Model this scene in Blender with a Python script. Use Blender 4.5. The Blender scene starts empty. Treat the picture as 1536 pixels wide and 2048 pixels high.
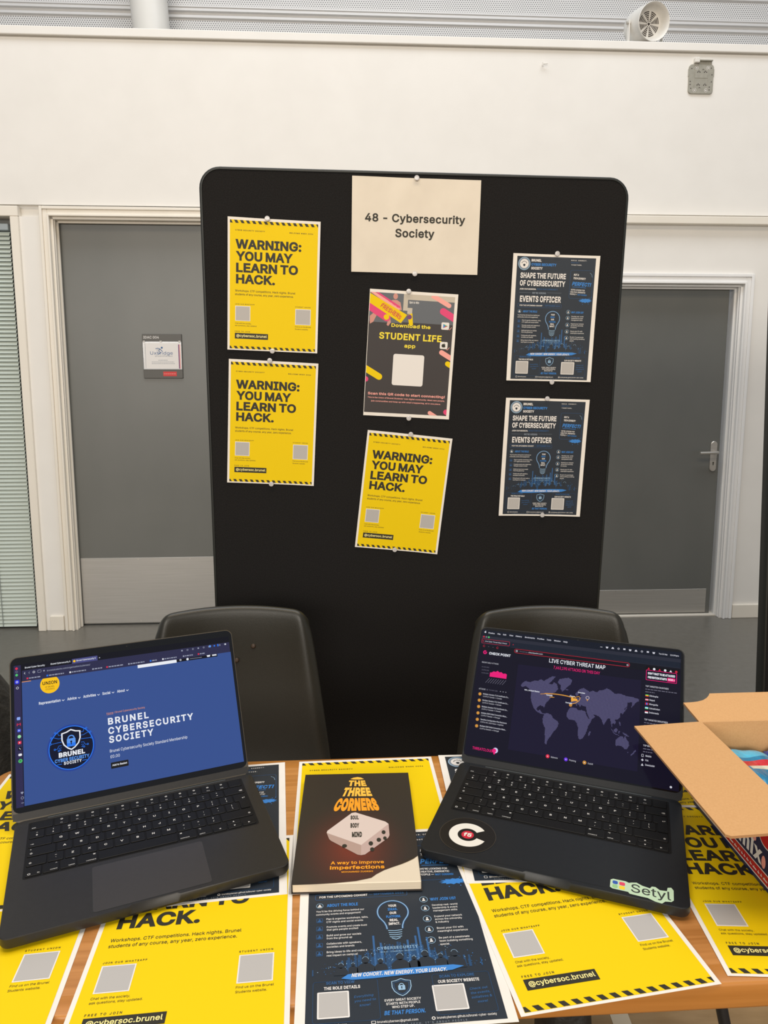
import bpy, bmesh, math, random
from math import pi, sin, cos, radians, sqrt
from mathutils import Matrix, Vector
from mathutils.geometry import tessellate_polygon, delaunay_2d_cdt

SC = bpy.context.scene
COL = SC.collection
RND = random.Random(7)

# ------------------------------------------------------------------ camera, world, lights, exposure
CAM_H = 1.37377
PITCH, ROLL = 0.139808, -0.000365
cam = bpy.data.cameras.new('camera')
cam.sensor_fit = 'VERTICAL'
cam.sensor_height = 36.0
cam.sensor_width = 27.0
cam.lens = 1430.013 * 36.0 / 2048.0
cam.shift_y = -57.044 / 2048.0
cam.clip_start = 0.02
cam_o = bpy.data.objects.new('camera', cam)
_w = Vector((0, cos(PITCH), -sin(PITCH)))
_u = Vector((0, sin(PITCH), cos(PITCH)))
_r = Vector((1, 0, 0))
_r2 = _r * cos(ROLL) + _u * sin(ROLL)
_u2 = -_r * sin(ROLL) + _u * cos(ROLL)
_m = Matrix((_r2, _u2, -_w)).transposed().to_4x4()
_m.translation = (0, 0, CAM_H)
cam_o.matrix_world = _m
COL.objects.link(cam_o)
SC.camera = cam_o

vs = SC.view_settings
vs.view_transform = 'Standard'
vs.look = 'None'
vs.exposure = 0.14
vs.gamma = 1.0
vs.use_curve_mapping = False

world = bpy.data.worlds.new('hall_daylight')
SC.world = world
world.use_nodes = True
_bg = world.node_tree.nodes['Background']
_bg.inputs[0].default_value = (0.84, 0.91, 1.0, 1)
_bg.inputs[1].default_value = 0.30


def area(name, loc, target, sx, sy, power, color):
    l = bpy.data.lights.new(name, 'AREA')
    l.shape = 'RECTANGLE'
    l.size, l.size_y = sx, sy
    l.energy = power
    l.color = color
    o = bpy.data.objects.new(name, l)
    o.location = loc
    o.rotation_euler = (Vector(target) - Vector(loc)).to_track_quat('-Z', 'Y').to_euler()
    COL.objects.link(o)
    return o


area('hall_lamps', (0.0, -0.3, 4.7), (0.0, 0.9, 0.0), 4.0, 1.0, 72, (1.0, 0.80, 0.55))
area('roof_glazing', (0.3, 1.7, 7.0), (0.3, 3.4, 1.5), 6.5, 2.0, 205, (0.88, 0.93, 1.0))
area('front_fill', (-0.8, -5.6, 2.6), (0.2, 2.0, 1.2), 7.0, 1.6, 330, (1.0, 0.925, 0.82))  # unseen fill behind the camera, added to brighten board, posters and wall

# ------------------------------------------------------------------ materials
MATS = {}


def pm(name, color, rough=0.5, metal=0.0, spec=0.5, emit=None, strength=1.0, coat=0.0, trans=0.0):
    if name in MATS:
        return MATS[name]
    m = bpy.data.materials.new(name)
    m.use_nodes = True
    b = m.node_tree.nodes['Principled BSDF']
    b.inputs['Base Color'].default_value = (*color, 1)
    b.inputs['Roughness'].default_value = rough
    b.inputs['Metallic'].default_value = metal
    b.inputs['Specular IOR Level'].default_value = spec
    b.inputs['Coat Weight'].default_value = coat
    b.inputs['Transmission Weight'].default_value = trans
    if emit:
        b.inputs['Emission Color'].default_value = (*emit, 1)
        b.inputs['Emission Strength'].default_value = strength
    MATS[name] = m
    return m


def nd(m, typ, **kw):
    n = m.node_tree.nodes.new(typ)
    for k, v in kw.items():
        setattr(n, k, v)
    return n


def lk(m, a, b):
    m.node_tree.links.new(a, b)


def noise_mat(name, c1, c2, scale=(20, 20, 20), detail=4, rough=0.5, bump=0.0, nscale=1.0, metal=0.0, spec=0.5, coat=0.0, dist=0.002,
              lo=0.3, hi=0.7, rvar=0.0):
    """Object-space noise between two colours, optional bump and roughness variation."""
    m = pm(name, c1, rough, metal, spec, coat=coat)
    b = m.node_tree.nodes['Principled BSDF']
    tc = nd(m, 'ShaderNodeTexCoord')
    mp = nd(m, 'ShaderNodeMapping')
    mp.inputs['Scale'].default_value = scale
    lk(m, tc.outputs['Object'], mp.inputs['Vector'])
    nz = nd(m, 'ShaderNodeTexNoise')
    nz.inputs['Scale'].default_value = nscale
    nz.inputs['Detail'].default_value = detail
    lk(m, mp.outputs[0], nz.inputs['Vector'])
    rp = nd(m, 'ShaderNodeValToRGB')
    rp.color_ramp.elements[0].position = lo
    rp.color_ramp.elements[1].position = hi
    rp.color_ramp.elements[0].color = (*c1, 1)
    rp.color_ramp.elements[1].color = (*c2, 1)
    lk(m, nz.outputs[0], rp.inputs[0])
    lk(m, rp.outputs[0], b.inputs['Base Color'])
    if bump:
        bp = nd(m, 'ShaderNodeBump')
        bp.inputs['Strength'].default_value = bump
        bp.inputs['Distance'].default_value = dist
        lk(m, nz.outputs[0], bp.inputs['Height'])
        lk(m, bp.outputs[0], b.inputs['Normal'])
    if rvar:
        mr = nd(m, 'ShaderNodeMapRange')
        mr.inputs['To Min'].default_value = rough - rvar
        mr.inputs['To Max'].default_value = rough + rvar
        lk(m, nz.outputs[0], mr.inputs['Value'])
        lk(m, mr.outputs[0], b.inputs['Roughness'])
    return m


M_WALL = noise_mat('painted_plaster', (0.80, 0.772, 0.722), (0.83, 0.802, 0.752), (6, 6, 6), 6, 0.6, 0.05, spec=0.3)
M_TRIM = noise_mat('cream_gloss_paint', (0.80, 0.745, 0.645), (0.83, 0.775, 0.68), (9, 9, 3), 5, 0.35, 0.04)
M_TRIMW = noise_mat('white_gloss_paint', (0.83, 0.82, 0.80), (0.86, 0.85, 0.83), (9, 9, 3), 5, 0.3, 0.04)
M_DOOR = noise_mat('grey_door_laminate', (0.135, 0.137, 0.125), (0.155, 0.155, 0.142), (3, 3, 2), 4, 0.38)
M_STEEL = noise_mat('brushed_steel', (0.50, 0.47, 0.42), (0.60, 0.57, 0.52), (2, 2, 260), 3, 0.38, 0.03, metal=0.65)
M_ALU = noise_mat('satin_aluminium', (0.44, 0.42, 0.39), (0.50, 0.48, 0.45), (3, 3, 200), 3, 0.5, metal=0.6)
M_FLOOR = noise_mat('grey_vinyl_floor', (0.145, 0.134, 0.113), (0.178, 0.166, 0.142), (30, 30, 30), 6, 0.33, 0.02, rvar=0.06)
M_SPORT = noise_mat('tan_sports_floor', (0.27, 0.165, 0.070), (0.34, 0.215, 0.098), (14, 50, 14), 5, 0.45)
M_LINE = pm('floor_line_paint', (0.60, 0.50, 0.36), 0.5)
M_FABRIC = noise_mat('black_loop_fabric', (0.011, 0.0105, 0.0105), (0.019, 0.018, 0.018), (420, 420, 420), 2, 0.95, 0.5, spec=0.12, dist=0.001)
M_RIM = pm('black_rubber_rim', (0.011, 0.013, 0.011), 0.5)
M_PAPER = noise_mat('white_paper', (0.80, 0.755, 0.69), (0.84, 0.795, 0.73), (40, 40, 40), 4, 0.75, 0.03, spec=0.2)
M_CREAM = noise_mat('cream_sign_paper', (0.71, 0.645, 0.545), (0.765, 0.70, 0.595), (14, 10, 14), 5, 0.8, 0.35, spec=0.2, dist=0.004)
M_YEL = pm('yellow_ink', (0.83, 0.585, 0.002), 0.6, spec=0.18)
M_INK = pm('black_ink', (0.030, 0.027, 0.018), 0.55, spec=0.3)
M_CARDGREY = pm('pale_grey_print', (0.46, 0.44, 0.42), 0.6, spec=0.3)
M_NAVY = pm('navy_ink', (0.020, 0.027, 0.038), 0.45, spec=0.35)
M_NAVY2 = pm('dark_blue_ink', (0.018, 0.062, 0.150), 0.45, spec=0.35)
M_BLUEP = pm('blue_print', (0.045, 0.22, 0.60), 0.5, spec=0.3)
M_BLUEM = pm('mid_blue_print', (0.035, 0.115, 0.28), 0.5, spec=0.3)
M_LBLUE = pm('light_blue_print', (0.30, 0.48, 0.66), 0.5, spec=0.3)
M_WPRINT = pm('white_print', (0.78, 0.75, 0.72), 0.6, spec=0.3)
M_GPRINT = pm('grey_print', (0.22, 0.26, 0.31), 0.6, spec=0.3)
M_CHAR = pm('charcoal_ink', (0.040, 0.033, 0.032), 0.5, spec=0.35)
M_YTEXT = pm('yellow_text_ink', (0.86, 0.68, 0.02), 0.5)
M_MAG = pm('magenta_ink', (0.72, 0.035, 0.16), 0.5)
M_SALM = pm('salmon_ink', (0.86, 0.36, 0.31), 0.5)
M_RED = pm('red_ink', (0.60, 0.03, 0.03), 0.5)
M_CREAMY = pm('pale_yellow_ink', (0.86, 0.76, 0.30), 0.5)
M_PURP = pm('purple_ink', (0.16, 0.03, 0.14), 0.5)
M_SKIN = pm('printed_skin_tone', (0.60, 0.27, 0.22), 0.6)
M_PHOTOG = pm('printed_photo_grey', (0.10, 0.11, 0.125), 0.5)
M_PHOTOP = pm('printed_photo_beige', (0.52, 0.46, 0.37), 0.5)
M_GREEN = pm('green_ink', (0.05, 0.40, 0.13), 0.5)
M_PIN = pm('clear_plastic_pin', (0.78, 0.76, 0.76), 0.2, spec=0.6, trans=0.35)
M_BLKMET = pm('black_steel_tube', (0.012, 0.012, 0.013), 0.4)
M_LAP = noise_mat('dark_anodised_metal', (0.021, 0.0192, 0.0178), (0.024, 0.022, 0.0205), (200, 200, 200), 2, 0.42, metal=0.25)
M_TRACK = noise_mat('trackpad_glass', (0.031, 0.0275, 0.026), (0.034, 0.030, 0.0285), (200, 200, 200), 2, 0.40)
M_LAPB = noise_mat('blue_black_anodised_metal', (0.011, 0.0125, 0.0145), (0.013, 0.0145, 0.0165), (200, 200, 200), 2, 0.40, metal=0.25)
M_LAPR = pm('laptop_edge_metal', (0.10, 0.085, 0.065), 0.35, metal=0.6)
M_KEY = pm('black_key_plastic', (0.0055, 0.0052, 0.005), 0.5, spec=0.22)
M_WELL = pm('keyboard_well_black', (0.0065, 0.006, 0.0058), 0.55, spec=0.22)
M_LEG = pm('key_legend_white', (0.62, 0.60, 0.57), 0.6)
M_GLASS = pm('black_screen_glass', (0.004, 0.004, 0.005), 0.08, spec=0.5)
M_CHAIR = noise_mat('dark_olive_polypropylene', (0.020, 0.0185, 0.013), (0.025, 0.023, 0.0165), (500, 500, 500), 2, 0.38, 0.25, dist=0.0006)
M_CARD = noise_mat('brown_cardboard', (0.60, 0.335, 0.145), (0.645, 0.368, 0.166), (420, 420, 420), 4, 0.85, 0.05, spec=0.15)
M_CARDE = pm('cardboard_cut_edge', (0.40, 0.21, 0.09), 0.9)
M_NAVYBOX = pm('navy_carton_print', (0.012, 0.018, 0.075), 0.35)
M_REDBOX = pm('red_carton_print', (0.52, 0.012, 0.022), 0.35)
M_PAGES = noise_mat('cream_book_pages', (0.66, 0.56, 0.42), (0.76, 0.66, 0.51), (1, 1, 1500), 2, 0.85)
M_SPK = noise_mat('white_speaker_plastic', (0.74, 0.71, 0.65), (0.78, 0.75, 0.69), (30, 30, 30), 3, 0.4)
M_SPKD = pm('dark_grille_slot', (0.05, 0.04, 0.035), 0.7)
M_GALV = noise_mat('galvanised_plate', (0.34, 0.325, 0.27), (0.40, 0.38, 0.32), (60, 60, 60), 4, 0.42, metal=0.2)
M_BLIND = pm('pale_green_blind_slat', (0.56, 0.62, 0.56), 0.4)
M_BAG = noise_mat('black_nylon', (0.010, 0.009, 0.007), (0.018, 0.016, 0.012), (60, 60, 60), 4, 0.6, 0.4, dist=0.01)
M_DECK = noise_mat('grey_roof_metal', (0.63, 0.61, 0.585), (0.66, 0.64, 0.615), (3, 3, 40), 3, 0.4, metal=0.1)
M_DUCT = noise_mat('white_painted_column', (0.72, 0.69, 0.63), (0.76, 0.73, 0.67), (5, 5, 5), 3, 0.4)


def make_wood():
    m = pm('oak_laminate', (0.5, 0.2, 0.06), 0.36, coat=0.15)
    b = m.node_tree.nodes['Principled BSDF']
    tc = nd(m, 'ShaderNodeTexCoord')
    mp = nd(m, 'ShaderNodeMapping')
    mp.inputs['Scale'].default_value = (3.0, 70, 70)
    lk(m, tc.outputs['Object'], mp.inputs['Vector'])
    nz = nd(m, 'ShaderNodeTexNoise')
    nz.inputs['Scale'].default_value = 1.6
    nz.inputs['Detail'].default_value = 7
    nz.inputs['Distortion'].default_value = 0.6
    lk(m, mp.outputs[0], nz.inputs['Vector'])
    rp = nd(m, 'ShaderNodeValToRGB')
    e = rp.color_ramp.elements
    e[0].position, e[0].color = 0.28, (0.39, 0.155, 0.036, 1)
    e[1].position, e[1].color = 0.72, (0.58, 0.260, 0.078, 1)
    lk(m, nz.outputs[0], rp.inputs[0])
    lk(m, rp.outputs[0], b.inputs['Base Color'])
    return m


M_WOOD = make_wood()
M_WOODE = noise_mat('oak_edge_lipping', (0.40, 0.155, 0.026), (0.50, 0.205, 0.042), (4, 90, 90), 5, 0.4)


def make_perf():
    """Perforated metal: a staggered grid of dark holes in object space (x along the sheet, z up)."""
    m = pm('perforated_roof_metal', (0.5, 0.5, 0.5), 0.45)
    b = m.node_tree.nodes['Principled BSDF']
    tc = nd(m, 'ShaderNodeTexCoord')
    sx = nd(m, 'ShaderNodeSeparateXYZ')
    lk(m, tc.outputs['Object'], sx.inputs[0])

    def mt(op, a, bb=None):
        n = nd(m, 'ShaderNodeMath', operation=op)
        for i, v in enumerate((a, bb)):
            if v is None:
                continue
            if isinstance(v, (int, float)):
                n.inputs[i].default_value = v
            else:
                lk(m, v, n.inputs[i])
        return n.outputs[0]
    P = 0.0125
    zz = mt('DIVIDE', sx.outputs[2], P)
    row = mt('FLOOR', zz)
    off = mt('MULTIPLY', mt('MODULO', row, 2.0), 0.5)
    fx = mt('SUBTRACT', mt('FRACT', mt('ADD', mt('DIVIDE', sx.outputs[0], P * 1.25), off)), 0.5)
    fz = mt('SUBTRACT', mt('FRACT', zz), 0.5)
    d = mt('SQRT', mt('ADD', mt('MULTIPLY', mt('MULTIPLY', fx, 1.25), mt('MULTIPLY', fx, 1.25)), mt('MULTIPLY', fz, fz)))
    hole = mt('LESS_THAN', d, 0.30)
    mx = nd(m, 'ShaderNodeMix', data_type='RGBA')
    lk(m, hole, mx.inputs[0])
    mx.inputs[6].default_value = (0.66, 0.64, 0.615, 1)
    mx.inputs[7].default_value = (0.13, 0.128, 0.125, 1)
    lk(m, mx.outputs[2], b.inputs['Base Color'])
    return m


M_PERF = make_perf()


def em(name, srgb, k=1.0, rough=0.09):
    """A lit screen colour given as sRGB 0-255."""
    c = [((v / 255 + 0.055) / 1.055) ** 2.4 if v > 10 else v / 255 / 12.92 for v in srgb]
    return pm(name, (0.004, 0.004, 0.005), rough, spec=0.22, emit=c, strength=k * 0.88)


# ------------------------------------------------------------------ lettering: glyph outlines (cap height = 400 units; character code: advance, outlines as x, y, x, y ...)
GLYPH_OUTLINES = {
    33: (154, [[53,126,50,400,104,400,100,126],[77,-3,63,-1,52,7,44,19,41,32,44,46,52,57,63,65,77,68,91,65,102,57,110,46,113,32,110,19,102,7,91,-1]]),
    34: (252, [[61,250,55,400,107,400,101,250],[151,250,146,400,197,400,191,250]]),
    35: (346, [[190,0,256,400,296,400,231,0],[8,110,15,151,314,151,308,110],[50,0,115,400,156,400,90,0],[32,249,38,290,337,290,331,249]]),
    36: (351, [[159,-59,159,459,192,459,192,-59],[176,-7,135,-3,100,7,72,24,50,47,36,75,30,107,82,107,87,86,97,69,112,56,131,46,153,41,176,39,202,41,225,47,244,58,259,72,269,90,272,110,269,127,261,141,249,152,233,161,192,175,144,188,100,205,68,227,48,257,41,293,45,325,59,352,80,375,108,391,141,402,179,405,216,402,249,391,276,375,297,353,310,327,315,297,265,297,257,324,238,344,210,356,177,361,153,358,132,352,114,342,101,329,93,313,90,295,94,277,103,262,117,251,133,242,167,231,208,220,245,207,282,187,298,173,310,155,318,134,321,109,317,78,304,50,283,26,254,8,218,-3]]),
    37: (532, [[138,222,114,225,95,234,79,247,68,263,61,283,59,305,59,324,61,346,68,365,79,382,95,395,115,404,138,406,162,404,181,395,197,382,208,365,214,346,217,324,217,305,214,283,208,263,196,247,181,234,161,225],[138,257,155,261,167,272,173,287,176,305,176,324,173,342,167,357,156,368,138,372,121,368,109,357,102,342,100,324,100,305,102,287,109,272,120,261],[394,-8,371,-5,351,4,335,17,324,34,317,53,315,75,315,94,317,116,324,135,336,152,351,165,371,174,394,177,418,174,437,165,453,152,464,135,470,116,472,94,472,75,470,53,463,34,452,17,437,4,417,-5],[394,27,411,31,423,42,430,57,432,75,432,94,430,112,423,127,412,138,394,142,377,138,365,127,358,112,356,94,356,75,358,57,365,42,376,31],[104,0,379,400,425,400,150,0]]),
    38: (352, [[155,-5,118,-2,87,9,61,26,42,49,31,75,27,105,29,129,37,149,50,167,67,184,110,219,170,264,186,277,200,295,206,318,203,336,193,350,178,359,158,362,132,356,114,339,109,327,108,314,114,286,133,257,160,223,344,0,286,0,135,182,95,230,69,270,62,291,59,313,62,338,71,360,86,378,106,392,130,401,157,404,185,401,209,392,228,379,243,361,252,341,254,318,248,284,229,255,201,230,121,171,100,153,86,137,79,121,76,103,79,85,86,69,97,55,113,45,131,39,152,37,175,39,197,47,218,59,237,75,252,95,264,119,272,146,274,176,321,176,318,141,312,113,292,73,271,49,262,37,240,18,213,5,184,-3]]),
    39: (162, [[61,250,55,400,107,400,101,250]]),
    40: (215, [[70,162,72,207,79,254,90,302,103,347,120,388,139,424,186,424,150,337,127,246,121,203,119,162,126,90,148,13,186,-75,139,-75,109,-17,88,43,74,103]]),
    41: (215, [[29,-75,68,14,89,91,96,162,94,203,88,246,65,337,29,424,76,424,95,388,111,347,125,302,136,254,142,207,145,162,140,102,127,42,105,-18,76,-75]]),
    42: (356, [[158,175,162,260,90,214,70,248,146,287,70,326,90,361,162,315,158,400,197,400,194,315,265,361,285,326,209,287,285,248,265,214,194,260,197,175]]),
    43: (356, [[155,27,155,286,201,286,201,27],[48,135,48,178,307,178,307,135]]),
    44: (148, [[30,-94,53,56,108,56,66,-94]]),
    45: (356, [[265,192,265,148,90,148,90,192]]),
    46: (148, [[75,-3,61,-1,50,7,42,19,39,32,42,46,50,58,61,66,75,68,89,66,100,58,108,46,111,32,108,19,100,7,89,-1]]),
    47: (196, [[185,419,56,-60,11,-60,140,419]]),
    48: (356, [[178,-5,137,1,102,19,74,49,54,89,42,140,38,200,42,260,54,310,75,351,103,381,137,399,178,405,219,399,254,381,282,351,302,310,315,260,319,200,315,140,302,89,282,49,254,19,220,1],[178,39,205,44,228,58,246,81,260,113,268,153,270,200,268,247,260,287,246,319,228,342,205,357,178,361,151,357,128,342,110,319,97,287,89,247,86,200,89,153,97,113,110,81,128,58,151,44]]),
    49: (356, [[60,0,60,43,307,43,307,0],[217,400,217,0,167,0,167,352,165,352,68,281,68,336,156,400]]),
    50: (356, [[50,0,50,37,184,180,222,222,244,257,250,274,252,292,249,312,242,329,230,343,215,353,196,359,176,361,154,359,135,352,120,340,109,325,102,306,100,285,52,285,56,318,68,348,87,372,112,390,143,402,177,405,211,402,241,390,265,373,284,350,296,323,300,293,298,271,292,250,281,228,264,203,210,141,120,48,120,45,306,45,306,0]]),
    51: (356, [[171,-5,136,-2,104,8,77,24,55,45,41,72,34,104,86,104,90,84,99,68,113,56,130,47,150,41,172,39,195,41,216,48,234,58,247,73,256,92,259,114,256,135,248,154,235,171,216,184,190,192,158,195,123,195,123,235,226,352,226,355,55,355,55,400,293,400,293,362,166,219,166,227,207,227,242,217,271,199,292,175,305,146,309,114,305,81,291,52,270,28,243,10,209,-2]]),
    52: (356, [[31,83,31,125,194,400,244,400,85,130,85,128,325,128,325,83],[221,0,221,95,221,115,221,250,270,250,270,0]]),
    53: (356, [[174,-5,140,-2,110,9,85,25,65,47,52,73,47,103,96,103,100,85,108,70,121,57,136,47,154,41,174,39,197,42,217,51,234,64,247,82,255,103,258,128,255,152,247,174,233,192,216,206,195,215,171,218,132,211,114,203,101,193,53,199,75,400,288,400,288,355,118,355,105,237,107,237,122,247,140,255,159,261,180,262,207,260,231,252,253,240,271,224,286,205,298,182,305,156,307,128,303,92,290,59,270,32,243,12,210,-1]]),
    54: (356, [[178,-5,143,-1,112,12,86,32,66,59,54,91,50,127,53,157,63,188,80,224,108,268,198,400,253,400,119,205,114,205,130,226,154,241,185,247,219,243,248,232,272,213,291,189,302,158,306,123,302,88,289,57,269,31,244,11,213,-1],[178,38,200,41,219,49,235,62,247,80,255,100,257,123,255,147,247,168,235,185,219,198,200,206,178,209,156,206,137,198,121,185,108,168,101,148,98,125,101,101,108,80,121,62,137,49,156,41]]),
    55: (356, [[76,0,254,352,254,355,49,355,49,400,307,400,307,353,130,0]]),
    56: (356, [[178,-5,140,-2,107,9,79,26,58,49,45,76,41,106,43,131,51,153,63,173,79,190,99,201,120,208,120,210,93,222,73,242,60,269,55,299,59,328,71,354,90,375,115,392,144,402,178,405,211,402,241,392,265,375,284,354,296,328,300,299,296,269,283,242,262,222,236,210,236,208,257,201,276,190,292,173,305,153,313,131,315,106,311,76,298,49,277,26,249,9,216,-2],[178,39,203,41,224,47,241,58,254,72,262,89,265,109,262,130,253,148,240,164,222,175,201,183,178,185,154,183,133,175,115,164,102,148,94,130,91,109,93,89,101,72,114,58,132,47,153,41],[178,228,198,230,216,236,230,246,241,260,249,276,251,295,249,314,242,330,231,344,216,353,198,360,178,362,157,360,139,353,125,344,114,330,107,314,104,295,107,276,114,260,125,246,140,236,158,230]]),
    57: (356, [[178,405,213,401,244,388,270,368,289,341,302,309,306,273,303,243,293,212,275,176,248,132,158,0,103,0,237,195,242,195,226,174,202,159,171,153,137,157,108,168,84,187,65,211,54,242,50,277,54,312,67,343,86,369,112,389,143,401],[178,362,156,359,137,351,121,338,109,320,101,300,99,277,101,253,109,232,121,215,137,202,156,194,178,191,200,194,219,202,235,215,247,232,255,252,257,275,255,299,247,320,235,338,219,351,200,359]]),
    58: (148, [[75,-3,61,-1,50,7,42,19,39,32,42,46,50,58,61,66,75,68,89,66,100,58,108,46,111,32,108,19,100,7,89,-1],[75,213,61,216,50,223,42,235,39,249,42,262,50,274,61,282,75,285,89,282,100,274,108,262,111,249,108,235,100,223,89,216]]),
    59: (148, [[30,-94,53,56,108,56,66,-94],[81,213,68,216,56,223,48,235,45,249,48,262,56,274,68,282,81,285,95,282,107,274,115,262,117,249,115,235,107,223,95,216]]),
    60: (356, [[51,140,51,173,305,301,305,249,112,157,113,160,113,153,112,155,305,64,305,12]]),
    61: (356, [[57,192,57,237,300,237,300,192],[57,76,57,121,300,121,300,76]]),
    62: (356, [[304,140,51,12,51,64,244,155,242,153,242,160,244,157,51,249,51,301,304,173]]),
    63: (282, [[104,119,104,125,106,157,111,181,120,198,132,212,164,234,181,247,194,263,203,281,206,302,203,319,197,334,187,346,173,355,157,361,140,363,123,361,108,356,94,347,83,335,76,318,72,297,21,297,26,329,39,356,57,377,81,393,109,402,140,405,172,402,200,392,223,376,240,355,251,329,255,300,251,270,241,245,223,223,200,205,172,185,157,161,152,125,152,119],[129,-3,115,-1,103,7,96,19,93,32,96,46,103,57,115,65,129,68,143,65,154,57,162,46,165,32,162,19,154,7,143,-1]]),
    64: (532, [[279,-106,223,-102,174,-90,132,-69,96,-41,68,-6,48,36,36,86,32,141,36,195,48,243,69,285,97,321,131,349,173,370,221,382,274,387,326,382,371,369,410,348,442,320,467,288,485,251,496,211,500,169,496,112,491,84,483,60,471,39,455,22,434,12,406,8,375,13,347,28,337,39,332,54,330,54,321,37,305,23,284,13,257,10,224,14,197,28,176,49,161,76,151,108,148,143,152,178,163,208,180,234,202,253,229,266,259,270,283,267,303,260,317,251,327,240,330,240,330,263,372,263,372,87,375,71,381,58,392,49,407,46,425,50,438,60,447,76,453,100,457,169,454,204,446,236,431,267,411,294,385,316,354,333,316,344,273,348,229,344,190,334,157,316,129,292,106,263,90,227,80,186,77,140,80,93,90,52,107,16,129,-13,158,-36,193,-53,234,-64,281,-67,324,-63,360,-54,385,-46,397,-84,365,-94,323,-103],[259,51,282,54,301,61,314,75,324,93,330,117,332,145,330,174,323,196,313,211,299,222,282,227,260,229,240,226,222,218,209,205,198,188,192,168,190,145,192,121,197,99,206,79,219,64,237,54]]),
    65: (377, [[13,0,158,400,217,400,364,0,311,0,226,238,208,293,183,376,193,376,167,292,150,238,67,0],[86,112,86,156,291,156,291,112]]),
    66: (359, [[47,0,47,400,190,400,228,396,259,386,282,369,299,348,310,322,313,294,311,271,304,252,294,237,280,225,248,210,248,206,267,202,286,193,303,179,316,160,326,136,329,107,325,78,315,52,297,31,271,14,237,4,194,0],[98,45,192,45,233,49,259,63,274,83,279,107,277,127,269,145,257,160,240,171,220,179,195,181,98,181],[98,224,187,224,208,227,227,233,242,243,254,257,262,273,264,293,260,317,246,337,222,351,189,355,98,355]]),
    67: (401, [[210,-5,161,1,118,20,82,50,55,91,37,141,32,200,37,259,55,309,82,350,118,380,161,399,210,405,240,403,268,397,293,386,316,370,336,352,352,329,364,303,372,274,321,274,315,293,306,310,281,337,248,353,210,358,175,354,144,340,118,317,98,286,86,247,81,200,86,153,98,114,118,83,145,60,176,46,210,42,248,47,281,63,306,90,321,126,372,126,364,97,352,71,336,49,316,30,293,15,268,4,240,-3]]),
    68: (395, [[172,0,75,0,75,45,169,45,214,49,250,63,278,86,298,117,310,156,314,201,310,246,298,283,279,314,251,337,216,351,174,355,73,355,73,400,177,400,231,394,277,376,314,347,341,308,357,258,363,201,357,143,341,93,313,54,276,24,228,6],[98,400,98,0,47,0,47,400]]),
    69: (329, [[47,0,47,400,293,400,293,355,98,355,98,225,279,225,279,180,98,180,98,45,295,45,295,0]]),
    70: (322, [[47,0,47,400,290,400,290,355,98,355,98,219,272,219,272,174,98,174,98,0]]),
    71: (409, [[211,-5,161,1,117,20,81,50,54,91,37,141,32,200,37,259,54,309,81,350,117,380,160,399,208,405,239,403,268,396,294,385,317,369,337,350,353,327,365,302,373,274,321,274,304,309,280,336,248,353,209,358,175,354,144,340,118,317,98,286,86,247,81,200,86,153,98,114,119,83,145,60,176,46,211,42,243,45,271,56,294,73,312,97,323,126,326,159,341,157,222,157,222,201,376,201,376,157,371,111,355,71,329,39,296,15,256,0]]),
    72: (406, [[47,0,47,400,98,400,98,227,308,227,308,400,359,400,359,0,308,0,308,182,98,182,98,0]]),
    73: (236, [[24,0,24,45,93,45,93,355,24,355,24,400,212,400,212,355,144,355,144,45,212,45,212,0]]),
    74: (312, [[146,-5,98,2,59,26,34,63,26,114,26,136,77,136,77,114,81,82,96,58,117,44,146,39,173,44,195,58,209,82,214,114,214,400,264,400,264,114,256,63,231,26,193,2]]),
    75: (367, [[82,114,82,170,109,205,137,239,166,271,286,400,352,400,182,217,179,217],[47,0,47,400,98,400,98,263,97,177,98,152,98,0],[293,0,148,204,179,243,353,0]]),
    76: (309, [[47,0,47,400,98,400,98,45,284,45,284,0]]),
    77: (494, [[47,0,47,400,119,400,218,147,226,125,235,96,245,66,253,38,242,38,250,65,259,95,269,124,277,147,375,400,446,400,446,0,397,0,397,229,397,257,397,290,398,325,399,359,403,359,391,322,379,285,368,253,358,229,269,0,225,0,134,229,125,252,114,284,101,321,88,359,93,359,94,327,95,292,96,258,96,229,96,0]]),
    78: (412, [[47,0,47,400,107,400,270,144,285,119,305,84,325,43,318,42,315,85,314,124,314,153,314,400,364,400,364,0,304,0,159,228,139,260,116,300,85,355,94,357,96,302,98,258,98,229,98,0]]),
    79: (419, [[210,-5,161,1,118,20,82,50,55,91,37,141,32,200,37,259,55,309,82,350,118,380,161,399,210,405,259,399,302,380,337,350,365,309,382,259,388,200,382,141,365,91,337,50,302,20,259,1],[210,42,244,46,275,60,301,82,321,113,334,153,338,200,334,247,321,287,301,318,275,340,244,354,210,358,176,354,145,340,119,318,99,286,86,247,81,200,86,153,99,113,119,82,145,60,176,46]]),
    80: (350, [[47,0,47,400,185,400,227,396,261,383,288,363,306,338,318,307,321,273,318,239,306,209,288,183,261,163,227,150,185,146,86,146,86,191,183,191,211,193,234,201,250,214,262,231,269,251,271,273,269,296,262,316,250,332,233,345,211,353,183,355,98,355,98,0]]),
    81: (419, [[193,125,246,125,290,67,302,51,368,-38,315,-38,272,21,260,36],[210,-5,161,1,118,20,82,50,55,91,37,141,32,200,37,259,55,309,82,350,118,380,161,399,210,405,259,399,302,380,337,350,365,309,382,259,388,200,382,141,365,91,337,50,302,20,259,1],[210,42,244,46,275,60,301,82,321,113,334,153,338,200,334,247,321,287,301,318,275,340,244,354,210,358,176,354,145,340,119,318,99,286,86,247,81,200,86,153,99,113,119,82,145,60,176,46]]),
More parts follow.
